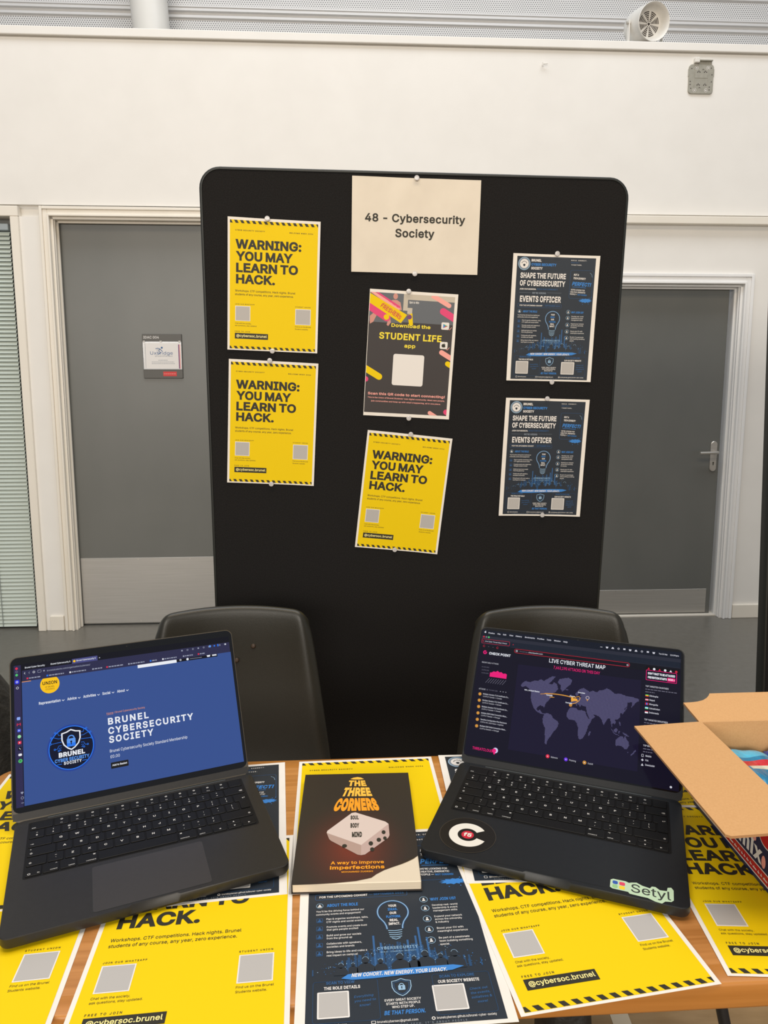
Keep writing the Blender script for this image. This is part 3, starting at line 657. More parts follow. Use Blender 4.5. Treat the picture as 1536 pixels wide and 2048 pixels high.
def clip_poly(pts, box):
    x0, y0, x1, y1 = box
    for ax, lim, sg in ((0, x0, 1), (0, x1, -1), (1, y0, 1), (1, y1, -1)):
        out = []
        for i in range(len(pts)):
            a, b = pts[i - 1], pts[i]
            ia, ib = (a[ax] - lim) * sg >= 0, (b[ax] - lim) * sg >= 0
            if ia != ib:
                t = (lim - a[ax]) / (b[ax] - a[ax])
                out.append((a[0] + (b[0] - a[0]) * t, a[1] + (b[1] - a[1]) * t))
            if ib:
                out.append(b)
        pts = out
        if not pts:
            return []
    return pts


def rr_outline(x0, y0, x1, y1, r, n=5):
    pts = []
    for cx, cy, a in ((x1 - r, y0 + r, -pi / 2), (x1 - r, y1 - r, 0), (x0 + r, y1 - r, pi / 2), (x0 + r, y0 + r, pi)):
        pts += [(cx + r * cos(a + pi / 2 * i / n), cy + r * sin(a + pi / 2 * i / n)) for i in range(n + 1)]
    return pts


def tag(o, label, cat, group=None):
    o['label'] = label
    o['category'] = cat
    if group:
        o['group'] = group
    return o


def thing(name, label, cat, M=None, group=None):
    o = bpy.data.objects.new(name, None)
    o.empty_display_size = 0.05
    COL.objects.link(o)
    if M is not None:
        o.matrix_basis = M
    return tag(o, label, cat, group)


def struct(o):
    o['kind'] = 'structure'
    return o


def copy_tree(o, M=None):
    c = o.copy()
    COL.objects.link(c)
    if M is not None:
        c.matrix_basis = M
    for ch in list(o.children):
        d = ch.copy()
        COL.objects.link(d)
        d.parent = c
        for g in list(ch.children):
            e = g.copy()
            COL.objects.link(e)
            e.parent = d
    return c


def xyz(x, y, z, rz=0.0):
    return Matrix.Translation((x, y, z)) @ Matrix.Rotation(rz, 4, 'Z')


mm = 0.001

# ================================================================== the setting
# back wall frame: x along the wall, z up, -y towards the viewer; y = 0 is the plane of the door leaves
WALL_O, WALL_YAW = (-1.7229, 3.9369, 0.0), 0.054699
WM = xyz(*WALL_O, WALL_YAW)
WF = -0.07                                              # wall face


def wobj(mb, name, smooth=None):
    return struct(mb.build(name, None, WM, smooth))


def boxes(lst, m, b=0.0):
    mb = MB()
    for q in lst:
        mb.box(*q, m, b)
    return mb


# floor
mb = MB()
mb.box(-7, 8, 2.0, 9, -0.05, 0.0, M_FLOOR)
struct(mb.build('floor'))
mb = MB()
mb.box(-7, 8, -5, 2.0, -0.05, 0.0, M_SPORT)
struct(mb.build('floor_front'))
mb = MB()
mb.box(0.495, 0.535, -2, 1.98, 0.0, 0.0015, M_LINE)
struct(mb.build('trim_floor_line'))

# the partition wall, with openings for the two doors and the blind window
L1, R1 = 0.0 - 0.012, 0.93                              # left door opening
L2, R2 = 2.745, 3.712                                   # right door opening
mb = boxes([(-3.2, 0.982, WF, 0.05, 2.287, 3.09), (0.982, 5.6, WF, 0.05, 2.277, 3.09),        # upper wall, above a shadow gap
            (-1.45, 5.6, WF + 0.03, 0.05, 2.228, 2.287),
            (-0.21, L1, WF, 0.05, 0, 2.228),
            (R1, L2, WF, 0.05, 0, 2.228),
            (L2, R2, WF, 0.05, 1.905, 2.228),
            (R2, 5.6, WF, 0.05, 0, 2.228),
            (-3.2, -1.45, WF, 0.05, 0, 2.287)], M_WALL)
wobj(mb, 'wall_back')
mb = MB()
mb.box(-3.2, 5.6, WF - 0.018, 0.45, 3.098, 3.14, M_WALL, 0.004)
mb.box(-3.2, 5.6, WF + 0.012, 0.05, 3.086, 3.10, M_WALL)
wobj(mb, 'trim_1')
# picture rail / head band right of the board
mb = MB()
mb.box(R1 + 0.052, 5.6, WF - 0.042, WF + 0.03, 2.222, 2.263, M_TRIM, 0.004)
wobj(mb, 'trim_2')
# skirting at the right
mb = MB()
mb.box(3.772, 5.6, WF - 0.014, WF + 0.002, 0, 0.082, M_TRIM, 0.004)
wobj(mb, 'baseboard_back')


def architrave(mb, x0, x1, z1, w, m, top=True, left=True, right=True):
    """Moulded door surround: outer band, raised bead, inner step."""
    for a, b, d in ((0.0, 0.30, 0.020), (0.30, 0.78, 0.013), (0.78, 1.0, 0.024)):
        if left:
            mb.box(x0 - w * (1 - a), x0 - w * (1 - b), WF - d, WF + 0.002, 0, z1 + w * (1 - a), m, 0.002, 1)
        if right:
            mb.box(x1 + w * (1 - b), x1 + w * (1 - a), WF - d, WF + 0.002, 0, z1 + w * (1 - a), m, 0.002, 1)
        if top:
            mb.box(x0 - w * (1 - b), x1 + w * (1 - b), WF - d, WF + 0.002, z1 + w * (1 - b), z1 + w * (1 - a), m, 0.002, 1)


def lining(mb, x0, x1, z1, m):
    """Door frame lining with a stop, inside the opening."""
    for s, x in ((1, x0), (-1, x1)):
        mb.box(min(x, x + s * 0.012), max(x, x + s * 0.012), WF, 0.05, 0, z1, m)
        mb.box(min(x, x + s * 0.022), max(x, x + s * 0.022), -0.028, -0.012, 0, z1, m, 0.003, 1)
        mb.box(min(x, x + s * 0.016), max(x, x + s * 0.016), -0.058, -0.045, 0, z1, m, 0.003, 1)
    mb.box(x0, x1, WF, 0.05, z1 - 0.012, z1, m)
    mb.box(x0, x1, -0.028, -0.012, z1 - 0.022, z1, m, 0.003, 1)


# ---- left door
def door_leaf(x0, x1, z1, name):
    mb = MB()
    mb.box(x0, x1, 0.0, 0.044, 0.006, z1, M_DOOR, 0.002, 1)
    return struct(mb.build(name, None, WM))


d1 = door_leaf(0.001, 0.918, 2.212, 'door_1')
mb = MB()
mb.box(0.010, 0.908, -0.0025, 0.0, 0.012, 0.394, M_ALU, 0.001, 1)
for x in (0.03, 0.33, 0.62, 0.885):
    for z in (0.022, 0.385):
        mb.add([(x + 0.004 * cos(k * pi / 4), -0.0035, z + 0.004 * sin(k * pi / 4)) for k in range(8)], [tuple(range(8))], M_STEEL)
mb.build('kick_plate', d1)
mb = MB()
architrave(mb, L1, R1, 2.228, 0.050, M_TRIM)
lining(mb, L1, R1, 2.228, M_TRIM)
mb.box(L1 - 0.135, L1 - 0.060, WF - 0.012, WF + 0.002, 0, 0.085, M_TRIM, 0.004)
mb.build('door_frame', d1)

# ---- right door
d2 = door_leaf(2.762, 3.676, 1.896, 'door_2')
mb = MB()
mb.box(2.79, 3.650, -0.0025, 0.0, 0.014, 0.158, M_STEEL, 0.001, 1)
for x in (2.85, 3.10, 3.33, 3.60):
    mb.add([(x + 0.004 * cos(k * pi / 4), -0.0035, 0.150 + 0.004 * sin(k * pi / 4)) for k in range(8)], [tuple(range(8))], M_ALU)
mb.build('kick_plate', d2)
mb = MB()
architrave(mb, L2, R2, 1.912, 0.054, M_TRIMW)
lining(mb, L2, R2, 1.912, M_TRIMW)
mb.box(L2, R2, -0.03, 0.04, 0, 0.006, M_TRIM)
mb.build('door_frame', d2)
mb = MB()
Mh = Matrix(((1, 0, 0, 3.640), (0, 0, -1, -0.001), (0, 1, 0, 0.951), (0, 0, 0, 1)))
mb.M = Mh
o_ = rr_outline(-0.0195, -0.088, 0.0195, 0.088, 0.0194, 8)
mb.layers([(o_, 0.0), (o_, 0.005), ([(x * .86, y * .97) for x, y in o_], 0.0075)], M_STEEL)
mb.disc(-0.001, -0.037, 0.0045, M_INK, 0.0078, 12)
mb.rect(-0.0035, -0.052, 0.0015, -0.038, M_INK, 0.0078)
plate = mb.build('handle_plate', d2, smooth=35)
mb = MB()
mb.tube([(3.643, -0.004, 0.977), (3.643, -0.046, 0.977), (3.640, -0.052, 0.977), (3.632, -0.055, 0.977), (3.60, -0.055, 0.976), (3.535, -0.053, 0.974)],
        [0.009, 0.009, 0.009, 0.0088, 0.0085, 0.0085], M_STEEL, 12)
mb.build('lever_handle', d2, smooth=40)

# ---- window with its surround at the far left
mb = MB()
mb.box(-1.45, -1.40, WF - 0.016, 0.05, 0.0, 2.2255, M_TRIM, 0.003, 1)
mb.box(-0.212, -0.170, WF - 0.016, 0.05, 0.0, 2.2255, M_TRIM, 0.003, 1)
mb.box(-1.45, -0.170, WF - 0.016, 0.05, 2.226, 2.278, M_TRIM, 0.003, 1)
mb.box(-1.40, -0.212, -0.01, 0.05, 0.0, 0.012, M_RIM)
mb.box(-0.240, -0.212, -0.005, 0.05, 0.0, 2.226, M_DOOR)
mb.box(-1.40, -0.212, -0.005, 0.05, 2.200, 2.226, M_DOOR)
win = struct(mb.build('window_1', None, WM))
mb = MB()
mb.box(-1.40, -0.24, 0.030, 0.036, 0.012, 2.20, pm('window_glass', (0.5, 0.55, 0.55), 0.05, trans=1.0))
mb.build('pane', win)
mb = MB()
mb.box(-1.45, -0.21, 0.30, 0.32, 0.0, 2.25, M_DOOR)
struct(mb.build('wall_behind_window', None, WM))

# venetian blind in the window
bl = thing('venetian_blind', 'pale green venetian blind in the tall window at far left', 'blind', WM)
mb = MB()
mb.box(-1.39, -0.243, -0.040, -0.008, 2.165, 2.198, pm('blind_rail_blue', (0.40, 0.47, 0.52), 0.4), 0.003, 1)
mb.build('head_rail', bl)
mb = MB()
k = 0
z = 0.022
while z < 2.165:
    mb.add([(-1.39, -0.0310, z - 0.0100), (-0.243, -0.0310, z - 0.0100), (-0.243, -0.0270, z - 0.001), (-1.39, -0.0270, z - 0.001),
            (-0.243, -0.0205, z + 0.0075), (-1.39, -0.0205, z + 0.0075), (-0.243, -0.0150, z + 0.0125), (-1.39, -0.0150, z + 0.0125)], [(0, 1, 2, 3), (3, 2, 4, 5), (5, 4, 6, 7)], M_BLIND)
    z += 0.0217
mb.build('slats', bl, smooth=60)
mb = MB()
for x in (-0.425, -0.86):
    mb.tube([(x, -0.036, 2.17), (x, -0.036, 0.012)], 0.0016, pm('blind_cord', (0.22, 0.24, 0.22), 0.8), 6)
mb.build('cord', bl)

# ---- perforated roof deck beyond the wall, and a leaning round column in front of it
mb = MB()
DY = 1.2
bands = []
z = 3.10
prof = [(0.0, 0.0, 1)]
for r in range(6):
    z0 = 3.578 + 0.203 * (r - 1)
    for a, b, ya, yb, mat in ((0.0, 0.115, 0.0, 0.0, M_PERF), (0.115, 0.122, 0.0, -0.014, M_DECK), (0.122, 0.137, -0.014, -0.014, M_DECK),
                              (0.137, 0.140, -0.014, 0.012, M_DECK), (0.140, 0.163, 0.012, 0.012, M_DECK), (0.163, 0.166, 0.012, -0.010, M_DECK),
                              (0.166, 0.184, -0.010, -0.010, M_DECK), (0.184, 0.187, -0.010, -0.016, M_DECK), (0.187, 0.198, -0.016, -0.016, M_DECK),
                              (0.198, 0.203, -0.016, 0.0, M_DECK)):
        sh = 0.085
        mb.add([(-3.5, DY + ya, z0 + a + sh), (6.5, DY + ya, z0 + a + sh), (6.5, DY + yb, z0 + b + sh), (-3.5, DY + yb, z0 + b + sh)], [(0, 1, 2, 3)], mat)
wobj(mb, 'ceiling')
mb = MB()
mb.tube([(0.3205, 1.02, 3.0), (0.202, 1.02, 4.9)], 0.117, M_DUCT, 40)
struct(mb.build('column', None, WM, smooth=40))

# ---- things fixed to the wall
sg = thing('door_sign', 'grey room sign with paper insert on the left door', 'sign', WM @ Matrix(((1, 0, 0, 0.411), (0, 0, -1, 0.0), (0, 1, 0, 1.637), (0, 0, 0, 1))))
mb = MB()
mb.box(0, 0.211, -0.238, 0, 0, 0.009, pm('sign_grey_plastic', (0.085, 0.08, 0.07), 0.45), 0.0015, 1)
mb.text('IDAC 004', 0.0065, -0.0248, 0.0135, M_WPRINT, 0.0093, 0.090, 0.02)
mb.build('backplate', sg)
mb = MB()
mb.box(0.002, 0.2085, -0.190, -0.0405, 0.0092, 0.011, pm('clear_sign_holder', (0.55, 0.56, 0.57), 0.12), 0.0005, 1)
for x in (0.01, 0.10, 0.20):
    mb.box(x - 0.006, x + 0.006, -0.044, -0.036, 0.011, 0.014, M_ALU, 0.001, 1)
mb.build('holder', sg)
mb = MB()
mb.rect(0.0075, -0.186, 0.2035, -0.049, M_WPRINT, 0.0113)
mb.rect(0.192, -0.186, 0.1975, -0.056, M_PURP, 0.0115)
mb.rect(0.1985, -0.186, 0.2025, -0.056, M_SALM, 0.0115)
mb.rect(0.014, -0.184, 0.0155, -0.052, M_GPRINT, 0.0115)
mb.text('Uxbridge', 0.0407, -0.1105, 0.0170, M_BLUEM, 0.0116, 0.161, 0.0, sp=0.03)
mb.text('physiotherapy', 0.0667, -0.1208, 0.0062, M_GPRINT, 0.0116, 0.1605, 0.0)
mb.disc(0.1036, -0.0735, 0.0052, M_BLUEM, 0.0117)
mb.line([(0.070, -0.079), (0.082, -0.076), (0.094, -0.080), (0.106, -0.094)], 0.0034, M_BLUEM, 0.0117)
mb.line([(0.094, -0.080), (0.086, -0.092), (0.098, -0.099), (0.084, -0.107)], 0.0036, M_BLUEM, 0.01175)
mb.line([(0.075, -0.086), (0.090, -0.084)], 0.002, M_GPRINT, 0.01172)
for a, b, y in ((0.0825, 0.1352, -0.1406), (0.0466, 0.171, -0.1503), (0.0466, 0.171, -0.1587)):
    x = a
    while x < b - 0.004:
        w_ = 0.004 + 0.006 * RND.random()
        mb.rect(x, y - 0.0008, min(b, x + w_), y + 0.0012, M_GPRINT, 0.0116)
        x += w_ + 0.0016
mb.build('paper_insert', sg)
mb = MB()
mb.rect(0.1054, -0.2264, 0.178, -0.2016, M_RED, 0.0094)
x = 0.108
while x < 0.173:
    w_ = 0.005 + 0.008 * RND.random()
    mb.rect(x, -0.2152, min(0.1755, x + w_), -0.2128, M_SALM, 0.0096)
    x += w_ + 0.002
mb.build('red_label', sg)

# wall bracket
bk = thing('mounting_plate', 'small beige metal mounting plate high on the wall at right', 'bracket', WM @ Matrix(((1, 0, 0, 3.336), (0, 0, -1, WF), (0, 1, 0, 2.892), (0, 0, 0, 1))))
mb = MB()
o_ = [(x, y) for x, y in rr_outline(0.0, 0.0, 0.134, 0.146, 0.016, 5)]
mb.layers([(o_, 0.0), (o_, 0.006), ([(0.067 + (x - 0.067) * .975, 0.073 + (y - 0.073) * .98) for x, y in o_], 0.0085)], M_GALV)
for x in (-0.003, 0.125):
    mb.box(x, x + 0.012, 0.085, 0.126, 0.001, 0.007, M_GALV, 0.002, 1)
for x0 in (0.030, 0.103):
    mb.box(x0 - 0.0015, x0 + 0.0015, 0.02, 0.125, 0.008, 0.010, M_GALV)
mb.box(0.030, 0.103, 0.078, 0.0805, 0.008, 0.010, M_GALV)
for x, y in ((0.052, 0.112), (0.046, 0.107), (0.058, 0.107), (0.088, 0.112), (0.082, 0.107), (0.094, 0.107), (0.052, 0.048), (0.046, 0.043), (0.058, 0.043), (0.088, 0.048),
             (0.082, 0.043), (0.094, 0.043), (0.013, 0.124), (0.013, 0.026), (0.118, 0.128), (0.124, 0.095), (0.123, 0.060), (0.113, 0.034), (0.113, 0.02), (0.008, 0.06), (0.008, 0.045)):
    mb.disc(x, y, 0.0031, M_SPKD, 0.0089, 8)
for x, y in ((0.075, 0.120), (0.060, 0.030)):
    mb.poly([(x - 0.008, y - 0.004), (x, y + 0.004), (x + 0.008, y - 0.004), (x, y)], M_SPKD, 0.0089)
mb.build('plate', bk)
mb = MB()
for x, y in ((0.039, 0.128), (0.101, 0.128), (0.033, 0.017), (0.095, 0.017)):
    mb.disc(x, y, 0.0095, M_SPK, 0.0092, 18)
    mb.ring(x, y, 0.0045, 0.0070, M_SPKD, 0.0094, 14)
mb.build('screw_bosses', bk)
mb = MB()
mb.box(0.024, 0.050, 0.150, 0.176, 0.0, 0.022, M_SPK, 0.003, 1)
mb.box(0.050, 0.122, 0.160, 0.166, 0.0, 0.018, M_GALV, 0.001, 1)
mb.box(0.050, 0.122, 0.142, 0.164, 0.002, 0.006, M_GALV, 0.001, 1)
mb.build('clip', bk)

mb = MB()
mb.M = WM
mb.tube([(2.552, WF + 0.004, 3.019), (2.552, WF - 0.012, 3.020), (2.575, WF - 0.020, 3.018)], 0.0025, M_SPK, 8)
mb.tube([(2.550, WF - 0.013, 3.027), (2.551, WF - 0.013, 3.009)], 0.0028, M_SPK, 8)
tag(mb.build('wall_hook', smooth=50), 'tiny white hook sticking out of the bare upper wall', 'hook')

# loudspeaker on the ledge
SPM = WM @ Matrix.Translation((3.112, -0.02, 3.14)) @ Matrix.Scale(0.87, 4)
sp = thing('projector_speaker', 'round white loudspeaker standing on top of the wall ledge', 'loudspeaker', SPM)
ax = (Vector((0.20, -0.96, -0.16))).normalized()
Q = ax.to_track_quat('Z', 'Y').to_matrix().to_4x4()
HM = Matrix.Translation((0.0, 0.0, 0.122)) @ Q
mb = MB()
mb.lathe([(0.0, -0.112), (0.055, -0.110), (0.082, -0.101), (0.098, -0.082), (0.104, -0.05), (0.106, 0.0), (0.1055, 0.03), (0.104, 0.078), (0.106, 0.086), (0.104, 0.090), (0.100, 0.087),
          (0.094, 0.066), (0.084, 0.044), (0.075, 0.034), (0.072, 0.032), (0.0, 0.032)], M_SPK, 48, HM)
mb.build('housing', sp, smooth=40)
mb = MB()
mb.M = HM
for i in range(6):
    r0 = 0.014 + i * 0.0096
    for q in range(8):
        a0 = 2 * pi * q / 8 + 0.10 + 0.02 * (6 - i) * 0.5
        a1 = 2 * pi * (q + 1) / 8 - 0.10 - 0.02 * (6 - i) * 0.5
        mb.ring(0, 0, r0, r0 + 0.0054, M_SPKD, 0.0334, 6, a0, a1)
mb.disc(0, 0, 0.008, M_SPKD, 0.0334, 10)
mb.build('grille', sp)
mb = MB()
side = Q @ Vector((1, 0, 0))
side.z = 0
side.normalize()
if side.x < 0:
    side = -side
for s in (-1, 1):
    p = side * (0.116 * s)
    mb.M = Matrix.Translation((p.x, p.y, 0)) @ Matrix.Rotation(math.atan2(side.y, side.x), 4, 'Z')
    mb.box(-0.003, 0.003, -0.013, 0.013, 0.0, 0.140, M_SPK, 0.002, 1)
mb.M = Matrix.Rotation(math.atan2(side.y, side.x), 4, 'Z')
mb.box(-0.118, 0.118, -0.013, 0.013, 0.0, 0.004, M_SPK, 0.001, 1)
mb.build('bracket', sp)
for s in (-1, 1):
    mb = MB()
    p = side * (0.119 * s)
    q = side * (0.131 * s)
    mb.tube([(p.x * .9, p.y * .9, 0.122), (q.x, q.y, 0.122)], 0.009, M_STEEL, 12)
    mb.build('knob', sp, smooth=40)

# ================================================================== display board, posters
BO = Vector((0.0, 1.742, CAM_H))
EX = Vector((0.99735, 0.07276, 0.0)).normalized()
EZ = Vector((0.0043, -0.0583, 0.9983)).normalized()
VN = EX.cross(EZ).normalized()         # towards the viewer
EZ = VN.cross(EX).normalized()


def board_m(x, z, rot=0.0, off=0.0):
    """Frame on the board's face: x right, y up the board, z towards the viewer."""
    m = Matrix((EX, EZ, VN)).transposed().to_4x4()
    m.translation = BO + EX * x + EZ * z + VN * off
    return m @ Matrix.Rotation(rot, 4, 'Z')


bd = thing('display_board', 'large black fabric display board with rounded corners behind the table', 'display board', board_m(0.0755, 0.0, -0.0063, 0.0))
mb = MB()
o_ = rr_outline(-0.4912, -1.250, 0.4912, 0.4732, 0.042, 8)
mb.layers([(o_, -0.030), (o_, 0.0)], M_FABRIC)
mb.build('fabric_panel', bd)
mb = MB()
oo = rr_outline(-0.4975, -1.256, 0.4975, 0.4795, 0.048, 8)
n_ = len(oo)
sec = [(0.0, -0.034), (0.0055, -0.031), (0.0063, -0.015), (0.0055, 0.000), (0.003, 0.0022), (0.0, 0.002), (-0.001, 0.0)]
vs_, fs_ = [], []
oi = rr_outline(-0.4912, -1.250, 0.4912, 0.4732, 0.042, 8)
for (xi, yi), (xo, yo) in zip(oi, oo):
    d = Vector((xo - xi, yo - yi)).normalized()
    vs_ += [(xi + d.x * s, yi + d.y * s, z) for s, z in sec]
K = len(sec)
for i in range(n_):
    j = (i + 1) % n_
    for k in range(K - 1):
        fs_.append((i * K + k, j * K + k, j * K + k + 1, i * K + k + 1))
mb.add(vs_, fs_, M_RIM)
mb.build('rubber_rim', bd, smooth=50)
for s in (-0.40, 0.40):
    mb = MB()
    mb.box(s - 0.02, s + 0.02, -1.364, -1.10, -0.055, -0.03, M_BLKMET, 0.003, 1)
    mb.box(s - 0.025, s + 0.025, -1.372, -1.350, -0.27, 0.20, M_BLKMET, 0.004, 1)
    mb.build('foot', bd)

# second board at the right edge of the picture
b2 = thing('display_board', 'black display board just entering the picture at the right edge', 'display board', xyz(1.531, 1.96, 0.02, 0.10) @ Matrix.Rotation(-0.044, 4, 'Y') @ Matrix.Rotation(radians(90), 4, 'X'))
mb = MB()
o_ = rr_outline(-0.44, 0.10, 0.55, 1.80, 0.04, 8)
mb.layers([(o_, -0.03), (o_, 0.0)], M_FABRIC)
mb.build('fabric_panel', b2)
mb = MB()
oi = rr_outline(-0.44, 0.10, 0.55, 1.80, 0.04, 8)
oo = rr_outline(-0.451, 0.089, 0.561, 1.811, 0.048, 8)
vs_, fs_ = [], []
for (xi, yi), (xo, yo) in zip(oi, oo):
    d = Vector((xo - xi, yo - yi)).normalized()
    vs_ += [(xi + d.x * s, yi + d.y * s, z) for s, z in sec]
for i in range(len(oi)):
    j = (i + 1) % len(oi)
    for k in range(K - 1):
        fs_.append((i * K + k, j * K + k, j * K + k + 1, i * K + k + 1))
mb.add(vs_, fs_, M_RIM)
mb.build('rubber_rim', b2, smooth=50)
for s in (-0.34, 0.45):
    mb = MB()
    mb.box(s - 0.025, s + 0.025, -0.005, 0.10, -0.22, 0.20, M_BLKMET, 0.004, 1)
    mb.build('foot', b2)

# ---- posters -------------------------------------------------------
W4, H4 = 0.210, 0.297
Z1, Z2, Z3 = 0.00050, 0.00072, 0.00092


def paper(mb, w, h, nx=14, ny=18, m=None):
    m = m or M_PAPER
    mb.grid(0, 0, w, -h, nx, ny, m, 0.00025)
    mb.grid(0, 0, w, -h, nx, ny, m, 0.0)
    rim = [(w * i / nx, 0) for i in range(nx)] + [(w, -h * j / ny) for j in range(ny)] + [(w - w * i / nx, -h) for i in range(nx)] + [(0, -h + h * j / ny) for j in range(ny)]
    n = len(rim)
    mb.add([(x, y, 0.0) for x, y in rim] + [(x, y, 0.00025) for x, y in rim], [(i, (i + 1) % n, n + (i + 1) % n, n + i) for i in range(n)], m)


def T(mb, s, x0, x1, y, h, m, z=Z2, wt=0.0, sp=0.0, shear=0.0, **k):
    mb.text(s, x0 * mm, y * mm, h * mm, m, z, None if x1 is None else x1 * mm, wt, sp, shear, **k)


class Poster:
    """Collects the parts of one printed sheet and links them under an Empty."""

    def __init__(self, warp=None):
        self.parts = []
        self.warp = warp

    def part(self, name, label=None):
        mb = MB()
        self.parts.append((name, mb, label))
        return mb

    def build(self, name, label, cat, M, group=None):
        root = thing(name, label, cat, M, group)
        for n, mb, lab in self.parts:
            o = mb.build(n, root, None, None, self.warp)
            if lab:
                o['label'] = lab
        return root


def yellow_poster(warp=None):
    p = Poster(warp)
    paper(p.part('sheet'), W4, H4)
    mb = p.part('yellow_panel')
    mb.grid(0.005, -0.006, 0.2047, -0.294, 14, 18, M_YEL, Z1)
    for top, bot in ((-6.3, -12.7), (-287.8, -293.7)):
        mb = p.part('hazard_stripe', 'row of slanting black stripes')
        for k in range(-1, 17):
            x = (0.9 + 13.25 * k)
            pts = clip_poly([((x + 3.9) * mm, bot * mm), ((x + 10.6) * mm, bot * mm), ((x + 6.7) * mm, top * mm), (x * mm, top * mm)], (0.0052, -0.3, 0.2045, 0))
            if len(pts) > 2:
                mb.poly(pts, M_INK, Z2)
    mb = p.part('heading', 'heavy black lettering')
    for s, x0, x1, y in (('WARNING:', 17.4, 167.4, -68.6), ('YOU MAY', 18.3, 148.3, -94.9), ('LEARN TO', 19.1, 160.7, -120.6), ('HACK.', 19.0, 108.2, -145.8)):
        T(mb, s, x0, x1, y, 20.9, M_INK, Z2, 0.070, -0.055)
    for nm, lines in (('top_line', (('CYBER SECURITY SOCIETY', 17.1, 83.5, -29.4, 2.7, .05, .35),)), ('top_line', (('WELCOME WEEK 2026', 139.4, 193.2, -29.4, 2.7, .05, .35),)),
                      ('description', (('Workshops. CTF competitions. Hack nights. Brunel', 17.1, 155.5, -164.0, 4.5, .012, 0), ('students of any course, any year, zero experience.', 17.0, 151.4, -172.0, 4.5, .012, 0))),
                      ('panel_title', (('JOIN OUR WHATSAPP', 17.3, 61.6, -193.2, 2.3, .03, .3),)), ('panel_title', (('STUDENT UNION', 155.7, 191.0, -193.5, 2.3, .03, .35),)),
                      ('panel_caption', (('Chat with the society,', 17.3, 54.6, -237.0, 2.8, 0, 0), ('ask questions, stay updated.', 17.2, 67.5, -242.0, 2.8, 0, 0))),
                      ('panel_caption', (('Find us on the Brunel', 156.3, 193.6, -239.0, 2.8, 0, 0), ('Students website.', 156.2, 187.0, -244.5, 2.8, 0, 0))),
                      ('handle_title', (('FREE TO JOIN', 16.9, 51.4, -255.5, 2.6, .03, .4),))):
        mb = p.part(nm)
        for s, x0, x1, y, h, w, sp in lines:
            T(mb, s, x0, x1, y, h, M_INK, Z2, w, sp)
    for x0, y0, x1, y1 in ((17.5, -196.0, 52.1, -230.0), (156.3, -197.0, 192.4, -233.0)):
        mb = p.part('blank_panel', 'pale square panel')
        mb.rect(x0 * mm, y1 * mm, x1 * mm, y0 * mm, M_WPRINT, Z2)
        mb.rect((x0 + 1.4) * mm, (y1 + 1.4) * mm, (x1 - 1.4) * mm, (y0 - 1.4) * mm, M_CARDGREY, Z3)
    mb = p.part('handle_label', 'black strip with pale lettering')
    mb.rect(0.0169, -0.2708, 0.0937, -0.2577, M_INK, Z2)
    T(mb, '@cybersoc.brunel', 20.6, 91.0, -266.6, 6.0, M_CREAMY, Z3, .035)
    return p


def bulb_outline(cx, top, w, neck_y, neck_w):
    r = w / 2
    cy = top - r
    pts = [(cx + neck_w / 2, neck_y)]
    a0, a1 = radians(-38), radians(218)
    ex, ey = cx + r * cos(a0), cy + r * sin(a0)
    pts.append((cx + neck_w / 2 + 0.6 * mm, neck_y + 0.32 * (ey - neck_y)))
    pts.append((cx + neck_w / 2 + 0.45 * (ex - cx - neck_w / 2), neck_y + 0.68 * (ey - neck_y)))
    for i in range(29):
        a = a0 + (a1 - a0) * i / 28
        pts.append((cx + r * cos(a), cy + r * sin(a)))
    m = [(2 * cx - x, y) for x, y in pts[:3]]
    return pts + m[::-1]


def shield(cx, top, w, h):
    return [(cx, top), (cx + w * .25, top - h * .10), (cx + w * .5, top - h * .14), (cx + w * .5, top - h * .48), (cx + w * .40, top - h * .72), (cx + w * .2, top - h * .9), (cx, top - h),
            (cx - w * .2, top - h * .9), (cx - w * .40, top - h * .72), (cx - w * .5, top - h * .48), (cx - w * .5, top - h * .14), (cx - w * .25, top - h * .10)]


def padlock(mb, cx, cy, s, m, z, mk=None):
    mb.rrect(cx - s * .5, cy - s * .62, cx + s * .5, cy + s * .18, s * .1, m, z)
    mb.ring(cx, cy + s * .18, s * .26, s * .38, m, z, 12, 0, pi)
    if mk:
        mb.disc(cx, cy - s * .15, s * .12, mk, z + 0.00012, 10)
        mb.rect(cx - s * .05, cy - s * .45, cx + s * .05, cy - s * .15, mk, z + 0.00012)


